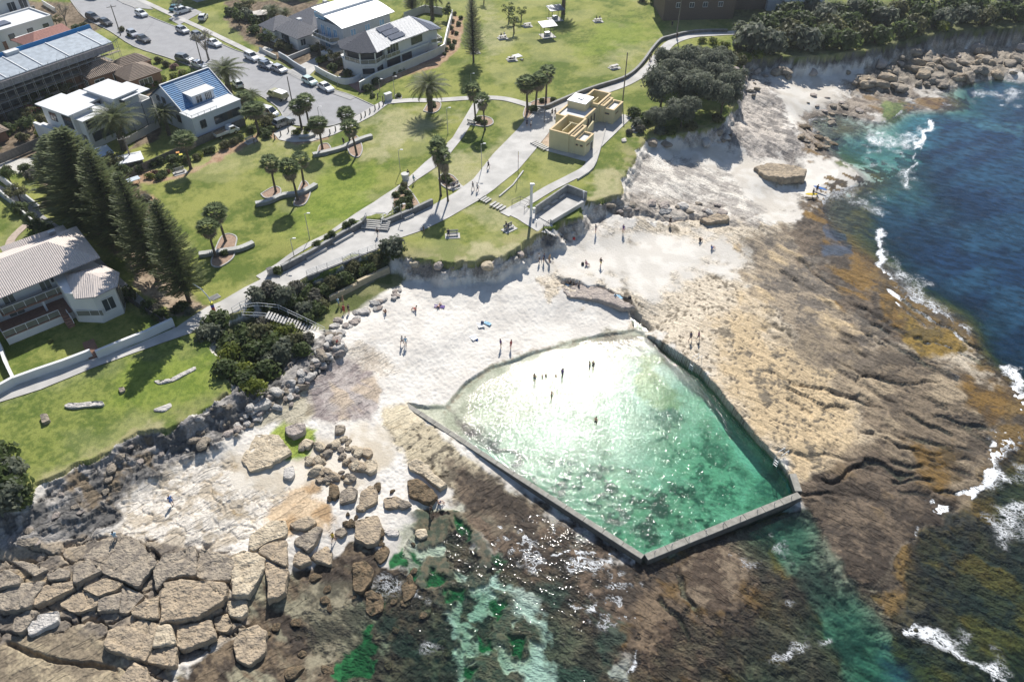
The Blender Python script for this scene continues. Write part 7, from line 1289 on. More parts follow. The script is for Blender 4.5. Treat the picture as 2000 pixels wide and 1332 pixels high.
# ------------------------------------------------------------------ loose rocks and blocks
def rockmat(n, a, b, sc_=1.3, bump=.32, bs=3.4): return mat(n, a, .85, 0, sc_, bump=bump, bscale=bs, col2=b, spec=.3, detail=8)
RT = {'tan': rockmat('rock_tan', (.42, .335, .235), (.25, .205, .155)), 'grey': rockmat('rock_grey', (.36, .305, .235), (.18, .155, .13)), 'white': rockmat('rock_white', (.56, .53, .49), (.38, .36, .34)),
      'brown': rockmat('rock_brown', (.19, .135, .08), (.07, .055, .035), 1.6), 'slab': rockmat('rock_slab', (.43, .37, .32), (.29, .25, .23)), 'pale': rockmat('rock_pale_tan', (.54, .46, .34), (.36, .30, .22))}
def block(P, h, kind, label, group='fractured sandstone blocks', tilt=.0, z=None, sink=.35):
    q = [GT(a, c) if z is None else G(a, c, z) for a, c in P]; c0 = sum(q, Vector()) / len(q); zt = max(p.z for p in q) * .5 + c0.z * .5 + h
    # outline densified and roughened, then rings rising over a bevelled shoulder to a noisy top
    out = []; n = len(q)
    for i in range(n):
        a, b = q[i], q[(i + 1) % n]; m = max(2, int((b - a).length / .22))
        for j in range(m): out.append(a.lerp(b, j / m))
    O = np.array([(p.x - c0.x, p.y - c0.y) for p in out]); k = len(O)
    for _ in range(1): O = O * .5 + (np.roll(O, 1, 0) + np.roll(O, -1, 0)) * .25
    r_ = np.hypot(O[:, 0], O[:, 1]); O *= (1 + (vn(O[:, 0] * 2.2 + c0.x, O[:, 1] * 2.2 + c0.y, 1) - .5) * .10)[:, None]
    Om = O.copy()
    for _ in range(40): Om = Om * .5 + (np.roll(Om, 1, 0) + np.roll(Om, -1, 0)) * .25
    sh = [(1.0, -h - sink), (1.0, -h * .5), (.995, -h * .2), (.98, -.06), (.955, .0)] + []
    V = []; F = []
    for s_, dz_ in sh:
        w_ = ss(.97, .7, np.array([s_]))[0]; X, Y = (O[:, 0] * (1 - w_) + Om[:, 0] * w_) * s_, (O[:, 1] * (1 - w_) + Om[:, 1] * w_) * s_; nz = (fbm(X * 1.1 + c0.x, Y * 1.1 + c0.y, 4, 2) - .5) * (.34 if dz_ > -.2 else .1) * min(1, h + .4)
        if dz_ <= -.2: X = X + (vn(X * 3 + dz_ * 5 + 9, Y * 3 + c0.x, 3) - .5) * .16; Y = Y + (vn(X * 3 + 30, Y * 3 + dz_ * 5, 4) - .5) * .16
        pit = 0
        V += [(x, y, zt - c0.z + dz_ + a - b_ + tilt * y) for x, y, a, b_ in zip(X, Y, nz, np.broadcast_to(pit, X.shape))]
    m = len(sh); T_ = O * .955; g_ = .24 if np.ptp(O[:, 0]) < 9 else .4
    gx, gy = np.meshgrid(np.arange(T_[:, 0].min(), T_[:, 0].max(), g_), np.arange(T_[:, 1].min(), T_[:, 1].max(), g_)); gx = gx.ravel() + (vn(gx.ravel() * 9, gy.ravel() * 9, 1) - .5) * g_ * .5; gy = gy.ravel(); kk_ = sdf(T_, gx, gy) > g_ * .45; gx = gx[kk_]; gy = gy[kk_]
    def topz(X, Y):
        q1 = ss(.34, .16, voro(X * 1.1 + c0.x, Y * 1.1, 1)[0]) * .14 * (vn(X * .5 + c0.x, Y * .5, 3) > .45); f1, f2, cc_ = voro(X * .28 + c0.x * .3, Y * .28 + c0.y * .3, 5)
        return zt - c0.z + (fbm(X * 1.1 + c0.x, Y * 1.1 + c0.y, 4, 2) - .5) * .3 * min(1, h + .3) - q1 - ss(.07, .02, f2 - f1) * .18 + (cc_ - .5) * .12
    cd_ = delaunay_2d_cdt([Vector(p) for p in T_] + [Vector(p) for p in zip(gx, gy)], [(i, (i + 1) % k) for i in range(k)], [], 1, 1e-6)
    vv = np.array([tuple(p) for p in cd_[0]]); zz_ = topz(vv[:, 0], vv[:, 1]); b0 = len(V); tz0 = topz(T_[:, 0], T_[:, 1])
    V[(m - 1) * k:m * k] = [(a_, b_, c_) for (a_, b_), c_ in zip(T_, tz0)]; V += [(a_, b_, c_) for (a_, b_), c_ in zip(vv, zz_)]
    for j in range(m - 1):
        for i in range(k): F.append((j * k + i, j * k + (i + 1) % k, (j + 1) * k + (i + 1) % k, (j + 1) * k + i))
    F += [tuple(b0 + i for i in f) for f in cd_[2]]
    me = mesh_np('rock', V, F, RT[kind]); bm = bmesh.new(); bm.from_mesh(me); bmesh.ops.remove_doubles(bm, verts=bm.verts, dist=.002); bmesh.ops.recalc_face_normals(bm, faces=bm.faces); bm.to_mesh(me); bm.free(); me.polygons.foreach_set('use_smooth', np.ones(len(me.polygons), bool))
    if h < 0 or True: me.polygons.foreach_set('use_smooth', np.ones(len(me.polygons), bool))
    return ob('sandstone_block', me, loc=c0, label=label, cat='rock', group=group)
def Zb(L, ox, oy): return [(ox + a / 4, oy + c / 4) for a, c in L]
BL, B2_, M2 = (0, 999), (500, 999), (500, 666)
BLK = [('pale', .9, [(455,1089),(475,1079),(500,1084),(520,1096),(516,1120),(498,1155),(490,1170),(457,1168)], 'long pale tan block with pitted lower end, left of the heart-shaped pair'), ('tan', .9, [(521,1099),(566,1121),(559,1171),(527,1183),(527,1150),(519,1119)], 'five-sided tan block at the right end of the boulder field beside the brown shallows'),
 ('pale', .8, [(490,1052),(532,1021),(559,1021),(560,1050),(522,1063),(497,1080),(488,1070)], 'curved pale block at the top of the right boulder column'), ('tan', .8, [(510,1072),(542,1059),(561,1059),(562,1116),(525,1094),(505,1082)], 'pock-marked tan wedge just below the curved pale block'), ('grey', .7, [(575,1056),(620,1031),(631,1037),(616,1072),(605,1084),(577,1066)], 'triangular grey-tan block on the sand right of the boulder field'),
 ('tan', .6, [(567,1026),(605,1009),(620,1024),(600,1039),(575,1036)], 'rounded tan block above the triangular grey one'), ('tan', .6, [(575,1084),(590,1075),(602,1087),(610,1104),(590,1113),(574,1106)], 'rounded tan block below the triangular grey one'), ('tan', .6, [(605,1091),(640,1067),(648,1082),(648,1109),(620,1101)], 'split tan wedge at the edge of the brown shallows'),
 ('tan', .9, [(695,1021),(737,1011),(746,1031),(740,1066),(720,1071),(695,1056)], 'big square tan block standing alone on the sand channel'), ('white', .3, [(747,1036),(765,1035),(780,1039),(777,1049),(760,1049)], 'low pale rock to the right of the big square block'), ('grey', .4, [(655,1036),(675,1031),(679,1044),(667,1053),(656,1046)], 'small round grey rock left of the big square block'),
 ('pale', .4, [(812,1036),(832,1034),(836,1049),(822,1055),(812,1050)], 'small pale rock standing in the clear shallow water'), ('brown', .5, [(730,1086),(750,1066),(762,1076),(755,1094),(742,1104)], 'brown pitted rock below the big square block'), ('brown', .7, [(690,1106),(712,1096),(732,1119),(725,1139),(710,1161),(692,1159)], 'long brown striped rock rising from the weed'),
 ('brown', .5, [(717,1166),(740,1159),(750,1174),(747,1196),(725,1204),(715,1194)], 'shaggy brown rock at the foot of the long striped rock'), ('brown', .5, [(785,1149),(800,1131),(815,1144),(810,1164),(790,1179)], 'reddish brown rock beside the green weed tuft'), ('tan', .9, [(458,1260),(470,1238),(505,1226),(523,1240),(518,1280),(490,1303),(465,1290)], 'tan block with a brown foot alone at the lower edge of the boulder field'),
 ('tan', .9, [(210,1269),(217,1239),(280,1214),(310,1221),(300,1269),(287,1296),(250,1286)], 'large tan block with tafoni holes at the bottom of the boulder field'), ('pale', .9, [(311,1223),(335,1223),(350,1264),(301,1271)], 'upper small piece of the cracked tan pair'), ('tan', .9, [(300,1273),(349,1267),(345,1309),(290,1297)], 'lower small piece of the cracked tan pair'),
 ('tan', .8, [(348,1224),(415,1220),(425,1252),(360,1279),(350,1264)], 'boat-shaped tan block above the weedy rubble'), ('tan', .7, [(420,1211),(445,1200),(455,1224),(447,1241),(425,1236)], 'small tan block between the boat-shaped block and the squared one'), ('pale', .7, [(445,1176),(482,1174),(486,1199),(475,1214),(452,1211)], 'squared pale block below the long pale slab'),
 ('tan', 1.0, [(315,1169),(325,1145),(355,1139),(408,1144),(445,1149),(440,1184),(390,1214),(318,1219)], 'biggest grey-tan block in the middle of the boulder field'), ('tan', .9, [(262,1196),(310,1166),(312,1214),(292,1214),(262,1206)], 'wedge block left of the biggest block'), ('grey', 1.0, [(302,1121),(320,1089),(385,1073),(385,1131),(335,1139),(310,1159)], 'grey pitted block above the biggest block'),
 ('grey', .9, [(386,1129),(395,1081),(425,1086),(460,1099),(450,1134),(410,1141)], 'grey honeycombed block right of the grey pitted block'), ('tan', .8, [(167,1154),(207,1131),(242,1144),(235,1159),(195,1171)], 'flat tan block in the upper left of the boulder field'), ('grey', .8, [(195,1174),(240,1161),(235,1196),(195,1199)], 'squarish grey block below the flat tan one'),
 ('grey', .8, [(243,1149),(285,1169),(252,1201),(237,1201)], 'pointed grey block with dark slots'), ('grey', .8, [(145,1109),(175,1098),(205,1121),(150,1151)], 'rounded grey-olive block beside the long curved crack'), ('tan', .8, [(120,1184),(160,1156),(195,1171),(192,1189),(150,1201)], 'split tan block left of the squarish grey block'), ('grey', .9, [(0,1166),(45,1141),(90,1141),(65,1194),(10,1204)], 'large grey block at the left edge of the boulder field'),
 ('tan', .9, [(92,1146),(147,1139),(145,1159),(75,1191),(68,1181)], 'long tan block right of the large grey left-edge block'), ('grey', .8, [(-5,1121),(20,1116),(42,1131),(42,1146),(-5,1159)], 'grey block cut by the left edge of the picture'), ('white', .9, [(57,1224),(82,1204),(117,1199),(117,1221),(62,1246)], 'whitish rock lying on the smooth tan ledge at lower left'), ('grey', .9, [(30,1211),(60,1196),(80,1199),(50,1239),(32,1239)], 'grey rock leaning beside the whitish rock'),
 ('grey', .6, [(27,1101),(50,1099),(97,1114),(70,1128)], 'thin dark grey slab at the upper left of the boulder field'), ('grey', .6, [(95,1124),(112,1109),(140,1119),(137,1134),(100,1139)], 'small dark grey block beside the thin slab'), ('grey', .5, [(160,1089),(225,1039),(270,1060),(310,1106),(297,1119),(277,1156),(212,1124)], 'broad smooth grey slab above the long curved crack'), ('tan', .9, [(237,1332),(265,1296),(290,1311),(296,1340),(240,1345)], 'tan block cut by the bottom edge of the picture'),
 ('slab', .8, [(557,838),(582,833),(600,836),(597,851),(575,861),(560,851)], 'rounded pinkish block resting on the lime green algae'), ('grey', .6, [(655,833),(677,836),(672,848),(655,853)], 'grey block at the end of the purple slab'), ('pale', .4, [(582,871),(597,858),(615,866),(602,881)], 'pale flat block right of the lime green algae'), ('tan', .5, [(707,878),(725,878),(730,888),(720,898),(708,891)], 'tan rock with a notch on the pale sand'),
 ('pale', .6, [(707,911),(720,901),(737,903),(737,923),(725,931),(710,923)], 'round cream rock on the pale sand'), ('white', .5, [(555,916),(575,914),(577,931),(570,941),(555,936)], 'white layered rock lying alone on the sand'), ('tan', .4, [(615,938),(625,931),(635,938),(625,947)], 'small flat tan stone left of the brown cluster'), ('grey', .5, [(633,931),(648,923),(663,933),(650,944)], 'pitted grey rock at the head of the brown cluster'),
 ('brown', .6, [(645,946),(662,953),(665,968),(655,981),(642,971)], 'dark brown upright rock in the middle cluster'), ('grey', .7, [(665,966),(685,951),(700,963),(695,983),(665,988)], 'broad grey-brown rock in the middle cluster'), ('tan', .6, [(705,963),(730,951),(740,966),(735,986),(712,998),(702,991)], 'pock-marked tan rock in the middle cluster'), ('tan', .6, [(750,976),(775,973),(790,981),(775,996),(752,996)], 'oval tan rock at the right of the middle cluster'),
 ('pale', .6, [(797,906),(812,898),(837,911),(847,931),(875,953),(860,963),(825,931),(800,921)], 'long narrow pale reef rock left of the pool wall'), ('brown', .7, [(795,941),(815,936),(845,961),(857,976),(840,991),(800,973)], 'big brown rock where people climb beside the clear channel'),
  ('pale', .35, [(500,850),(545,850),(570,890),(530,915),(490,925),(470,900)], 'cream ledge slab left of the lime green algae'), ('tan', 1.3, [(1472,332),(1500,325),(1535,335),(1572,350),(1568,362),(1530,362),(1492,352)], 'large overhanging tan rock on the upper sand'),
 ('slab', .5, [(1095,560),(1130,556),(1175,572),(1215,598),(1238,618),(1215,612),(1170,592),(1110,582)], 'long grey shelf rock beside the dark channel at the head of the pool'), ('white', .6, [(655,672),(672,668),(676,684),(662,692),(648,686)], 'big white rock with a red towel at the end of the boulder pile'), ('tan', .8, [(1365,433),(1400,424),(1425,428),(1420,438),(1380,442)], 'yellowish rock under the long ledge'),
 ('white', .9, [(493,803),(520,783),(533,790),(528,800),(500,812)], 'long white boulder in the gully below the shrubs'), ('grey', .7, [(80,765+50),(95,812),(100,825),(85,832)], 'grey flat stone set in the left lawn'), ('white', .35, [(125,795),(135,788),(150,790),(180,786),(203,786),(203,794),(170,796),(140,800)], 'row of low white stones in the left lawn'), ('white', .2, [(300,745),(330,742),(370,722),(382,716),(384,722),(340,745),(312,752)], 'thin white rock outcrop in the lawn by the pine shadow'),
 ('grey', .4, [(232,760),(243,757),(246,765),(236,770)], 'small dark stone in the lawn beside the pine shadow'), ('white', .12, [(300,800),(335,787),(336,795),(322,805),(302,804)], 'flat bare rock patch in the left lawn'), ('white', .4, [(1213,275),(1222,272),(1224,278),(1215,280)], 'small white stone on the grass below the pavilion')]
for kd, h, P, lb in BLK:
    cx_ = sum(a for a, c in P) / len(P); cy_ = sum(c for a, c in P) / len(P); e_ = 1.05 if cy_ > 1005 else 1.0
    block([(cx_ + (a - cx_) * e_, cy_ + (c - cy_) * e_) for a, c in P], h * (.62 if cy_ > 1005 else .8), kd, lb)
# tumbled stones: four shapes, each a thing
def stone_mesh(seed, n=3):
    bm = bmesh.new(); bmesh.ops.create_icosphere(bm, subdivisions=n, radius=1.0); r2 = np.random.default_rng(seed); pl_ = r2.normal(size=(9, 3)); pl_ /= np.linalg.norm(pl_, axis=1, keepdims=True); dd = r2.uniform(.55, .9, 9)
    for v in bm.verts:
        c = np.array(v.co); 
        for p_, d in zip(pl_, dd):
            e = c @ p_ - d
            if e > 0: c -= p_ * e
        c *= 1 + .06 * math.sin(c[0] * 7 + seed) * math.cos(c[1] * 6); v.co = c
    me = bpy.data.meshes.new('stone'); bm.to_mesh(me); bm.free(); return me
SM = {}
def stones(Pl, n, r0, r1, kinds, where, group, seed, sq=(.55, .8)):
    r2 = random.Random(seed); q = np.array(Pl, float); k = 0; t = 0; x0, y0 = q.min(0); x1, y1 = q.max(0)
    while k < n and t < n * 30:
        t += 1; x, y = r2.uniform(x0, x1), r2.uniform(y0, y1)
        if sdf(Pl, np.array([x]), np.array([y]))[0] < 0: continue
        kd = r2.choice(kinds); sd_ = r2.randint(1, 5)
        if (kd, sd_) not in SM: me = stone_mesh(sd_); me.materials.append(RT[kd]); SM[(kd, sd_)] = me
        s_ = r0 + (r1 - r0) * r2.random() ** 1.8; p = GT(x, y); z_ = s_ * r2.uniform(*sq); o = ob('boulder' if s_ > .7 else 'stone', SM[(kd, sd_)], None, p + Vector((0, 0, z_ * .35)), label='', cat='rock', group=group)
        o.scale = (s_ * r2.uniform(.9, 1.5), s_ * r2.uniform(.7, 1.0), z_); o.rotation_euler = (r2.uniform(-.2, .2), r2.uniform(-.2, .2), r2.random() * 6.3)
        o['label'] = f"{'small' if s_ < r0 + (r1 - r0) * .15 else 'large' if s_ > r0 + (r1 - r0) * .5 else 'middling'} {dict(tan='tan', grey='grey', white='whitish', brown='brown', slab='pinkish', pale='cream')[kd]} rock {where}"; k += 1
GP = [(560,748),(610,705),(640,668),(640,650),(675,655),(672,690),(650,705),(620,735),(600,750),(575,790),(540,800),(500,830),(470,850),(440,850),(480,800),(530,770)]
stones(GP, 150, .25, .85, ['white', 'white', 'grey', 'slab'], 'in the pile below the beach stairs', 'boulder pile below the stairs', 1)
stones([(640,640),(690,610),(740,585),(780,560),(790,570),(740,605),(700,630),(660,655)], 30, .5, 1.0, ['white', 'white', 'slab'], 'edging the grass strip above the beach', 'rock revetment by the beach', 2, (.35, .5))
stones([(590,860),(700,845),(710,900),(690,940),(640,950),(600,915)], 42, .3, .95, ['tan', 'grey', 'pale'], 'in the cluster right of the green algae', 'tan stone cluster', 3)
stones([(630,920),(720,930),(800,980),(760,1010),(690,1040),(640,1000)], 22, .3, .8, ['tan', 'brown', 'grey'], 'scattered below the cream round rock', 'brown stone scatter', 4)
stones([(1430,128),(1470,130),(1500,150),(1490,185),(1440,200),(1430,170)], 26, .4, 1.1, ['white', 'grey', 'slab'], 'heaped beside the coastal trees', 'stones by the coastal trees', 5)
stones([(1660,170),(1700,145),(1790,125),(1900,118),(2010,120),(2010,140),(1900,160),(1850,175),(1760,178)], 78, .7, 2.3, ['grey', 'tan', 'tan', 'grey'], 'on the shore below the far cliff', 'boulders below the far cliff', 6, (.45, .7))
stones([(1500,140),(1660,115),(1800,100),(1960,92),(2010,95),(2010,115),(1850,118),(1700,140),(1520,160)], 45, .6, 1.9, ['grey', 'grey', 'slab'], 'in shade at the far cliff foot', 'shaded boulders', 7)
stones([(1560,230),(1620,215),(1660,240),(1640,280),(1590,300),(1560,270)], 22, .5, 1.3, ['grey', 'tan', 'brown'], 'between the upper sand and the surf', 'rocks by the surf', 8, (.3, .5))
stones([(1180,395),(1260,392),(1400,400),(1440,420),(1300,415),(1200,412)], 20, .5, 1.3, ['slab', 'white', 'grey'], 'on the crest of the long ledge', 'rocks on the ledge', 9, (.3, .5))
stones([(1240,275),(1330,270),(1420,255),(1440,275),(1330,285),(1260,290)], 22, .5, 1.4, ['slab', 'grey', 'white'], 'at the edge of the tree shade', 'rocks in the tree shade', 10)
stones([(400,800),(450,780),(470,800),(440,860),(380,880),(330,900),(350,850)], 14, .3, .9, ['grey', 'grey', 'white'], 'fallen below the lawn edge', 'rocks below the lawn edge', 11)
stones([(20,1010),(150,930),(260,870),(320,850),(330,880),(250,930),(170,1000),(80,1060),(0,1080)], 16, .4, 1.1, ['grey', 'grey', 'slab'], 'on the rugged lower left cliff', 'rugged cliff rocks', 12, (.35, .6))
stones([(790,515),(850,515),(930,515),(990,508),(1030,480),(1050,470),(1040,495),(1000,525),(930,530),(850,532),(800,530)], 34, .5, 1.3, ['slab', 'slab', 'pale'], 'on the cliff above the beach', 'sandstone lumps on the beach cliff', 13, (.5, .8))
stones([(640,1000),(700,1000),(800,1050),(850,1150),(880,1280),(760,1320),(560,1320),(500,1250),(600,1150)], 30, .3, .9, ['brown'], 'awash in the lower shallows', 'weedy rocks in the shallows', 14, (.3, .5))
stones([(1600,170),(1700,200),(1690,240),(1620,240),(1570,200)], 16, .4, 1.1, ['grey', 'slab'], 'near the upper rock pools', 'rocks near the upper pools', 15, (.25, .45))
# ------------------------------------------------------------------ people
def skin_body(J, E_, Rr):
    me = bpy.data.meshes.new('sk'); me.from_pydata(J, E_, []); o = bpy.data.objects.new('sk', me); C.objects.link(o); o.modifiers.new('s', 'SKIN'); sb = o.modifiers.new('u', 'SUBSURF'); sb.levels = 1
    for i, v in enumerate(me.skin_vertices[0].data): v.radius = (Rr[i], Rr[i]); v.use_root = i == 0
    dg = bpy.context.evaluated_depsgraph_get(); out = bpy.data.meshes.new_from_object(o.evaluated_get(dg)); bpy.data.objects.remove(o); out.polygons.foreach_set('use_smooth', np.ones(len(out.polygons), bool)); return out
def pose(kind):
    J = []; E_ = []; Rr = []
    def a(p, r, fr=None): J.append(tuple(p)); Rr.append(r); (E_.append((fr, len(J) - 1)) if fr is not None else None); return len(J) - 1
    hz = {'stand': .92, 'walk': .90, 'sit': .14, 'lie': .12, 'bench': .55}[kind]; lie = kind == 'lie'
    def T(p): return (p[0], p[1] if not lie else p[2] - .1, p[2] if not lie else .12 - p[1] * .5) if 0 else p
    up = Vector((0, .92, .38)) if lie else Vector((0, -.06 if kind != 'sit' else -.22, 1)).normalized(); P0 = Vector((0, 0, hz)); ch = P0 + up * .34; sh = P0 + up * .50; hd = P0 + up * .68; tp = P0 + up * .79
    r0 = a(P0, .125); c1 = a(P0 + up * .18, .115, r0); c2 = a(ch, .135, c1); nk = a(sh + up * .07, .055, c2); h1 = a(hd, .088, nk); a(tp, .075, h1); a(hd + Vector((0, .095, -.01)), .022, h1)
    hands = []
    for s_ in (-1, 1):
        s1 = a(sh + Vector((s_ * .17, 0, -.02)), .062, c2)
        if kind in ('stand', 'walk'): el = Vector((s_ * .24, (.05 if kind == 'stand' else s_ * .14), 1.12)); wr = el + Vector((s_ * .02, .10 + (s_ * .08 if kind == 'walk' else 0), -.24)); L_ = [Vector((s_ * .10, 0, .86)), Vector((s_ * .11, .02 if kind == 'stand' else -s_ * .17, .48)), Vector((s_ * .11, 0 if kind == 'stand' else -s_ * .26 - .06, .08)), Vector((s_ * .12, .13 if kind == 'stand' else -s_ * .26 + .08, .03))]
        elif kind == 'sit': el = sh + Vector((s_ * .24, .12, -.26)); wr = Vector((s_ * .16, .42, .42)); L_ = [P0 + Vector((s_ * .10, .02, 0)), Vector((s_ * .14, .40, .46)), Vector((s_ * .13, .62, .08)), Vector((s_ * .13, .76, .05))]
        elif kind == 'bench': el = sh + Vector((s_ * .22, .08, -.27)); wr = Vector((s_ * .14, .32, .66)); L_ = [P0 + Vector((s_ * .10, .02, 0)), Vector((s_ * .12, .44, .52)), Vector((s_ * .12, .46, .10)), Vector((s_ * .12, .60, .04))]
        else: el = sh + Vector((s_ * .28, -.1, -.24)); el.z = .08; wr = Vector((s_ * .3, el.y + .26, .06)); L_ = [P0 + Vector((s_ * .10, -.04, 0)), Vector((s_ * .13, -.45, .22 if s_ > 0 else .1)), Vector((s_ * .12, -.84, .07)), Vector((s_ * .14, -.92, .15))]
        e1 = a(el, .042, s1); w1 = a(wr, .03, e1); d = (wr - el).normalized(); pm = a(wr + d * .08, .033, w1)
        for f in range(4): sp_ = Vector((s_ * (-.025 + .017 * f), .01 * f, 0)); k1 = a(wr + d * .12 + sp_, .011, pm); a(wr + d * (.155 - .006 * abs(f - 1.5)) + sp_ + Vector((0, .012, -.004)), .008, k1)
        t1 = a(wr + d * .05 + Vector((-s_ * .035, .025, 0)), .012, w1); a(wr + d * .09 + Vector((-s_ * .05, .04, 0)), .009, t1)
        hp = a(L_[0], .09, r0); kn = a(L_[1], .058, hp); ak = a(L_[2], .038, kn); a(L_[3], .034, ak)
    body = skin_body(J, E_, Rr)
    top = MB().tube([P0 + up * .04, P0 + up * .2, ch, sh + up * .01], [.155, .145, .175, .115], 10)
    for s_ in (-1, 1): s0 = sh + Vector((s_ * .14, 0, -.02)); el_ = Vector(J[[i for i in range(len(J))][0]]); top.tube([s0, s0 + (Vector((s_ * .09, .02, -.14)) if kind != 'lie' else Vector((s_ * .1, -.05, -.04)))], [.082, .068], 8)
    sho = MB().tube([P0 + up * .08, P0 - up * .03], [.145, .15], 10)
    k0 = 0
    for s_ in (-1, 1):
        base = {'stand': (Vector((s_ * .10, 0, .90)), Vector((s_ * .11, .01, .58))), 'walk': (Vector((s_ * .10, 0, .88)), Vector((s_ * .11, -s_ * .12, .58))), 'sit': (P0, Vector((s_ * .13, .28, .36))), 'bench': (P0, Vector((s_ * .12, .32, .54))), 'lie': (P0, Vector((s_ * .12, -.28, .15)))}[kind]
        sho.tube([base[0], base[1]], [.105, .085], 8)
    hair = MB().ball(hd + up * .045 - Vector((0, .03, 0)), (.105, .11, .10), 10, 7)
    return body, top, sho, hair
POSES = {}
for k in ('stand', 'walk', 'sit', 'lie', 'bench'): POSES[k] = pose(k)
SK = [mat('skin_fair', (.52, .33, .24), .6, .05), mat('skin_tan', (.36, .21, .14), .6, .05), mat('skin_brown', (.18, .10, .065), .6, .05)]
CL = {n: mat('cloth_' + n, c, .9, .15, 6.) for n, c in {'black': (.02, .02, .025), 'white': (.7, .7, .7), 'navy': (.03, .045, .11), 'blue': (.08, .2, .5), 'red': (.45, .05, .05), 'pink': (.5, .25, .3), 'purple': (.12, .08, .25), 'grey': (.25, .25, .26), 'yellow': (.7, .5, .03), 'green': (.05, .16, .08), 'skyblue': (.3, .5, .65), 'tan': (.4, .3, .2)}.items()}
HR = [mat('hair_dark', (.03, .02, .015), .7), mat('hair_brown', (.12, .07, .04), .7), mat('hair_fair', (.35, .25, .13), .7)]
_mc = {}
def meshof(k, i, m, nm):
    key = (k, i, m.name)
    if key in _mc: return _mc[key]
    src = POSES[k][i]
    if i == 0: me = src.copy(); me.materials.clear(); me.materials.append(m)
    else:
        me = bpy.data.meshes.new(nm); me.from_pydata([tuple(map(float, v)) for v in src.v], [], src.f); me.update(); me.materials.append(m); me.polygons.foreach_set('use_smooth', np.ones(len(me.polygons), bool))
    _mc[key] = me; return me
def person(px, py, k, top, bot, label, rz=None, s=1., group=None, dz_=0., sk=None, hr=None):
    p = GT(px, py); p.z += dz_
    r2 = random.Random(int(px * 7 + py)); r_ = empty('person', p, r2.random() * 6.28 if rz is None else R(rz), label, 'person', group); r_.scale = (s, s, s)
    sk = SK[r2.choice([0, 0, 1, 1, 2])] if sk is None else SK[sk]
    ob('body', meshof(k, 0, sk, 'body'), r_)
    if top: ob('top', meshof(k, 1, CL[top], 'top'), r_)
    ob('shorts', meshof(k, 2, CL[bot], 'shorts'), r_); ob('hair', meshof(k, 3, HR[r2.randint(0, 2)] if hr is None else HR[hr], 'hair'), r_)
    return r_
pz = .12
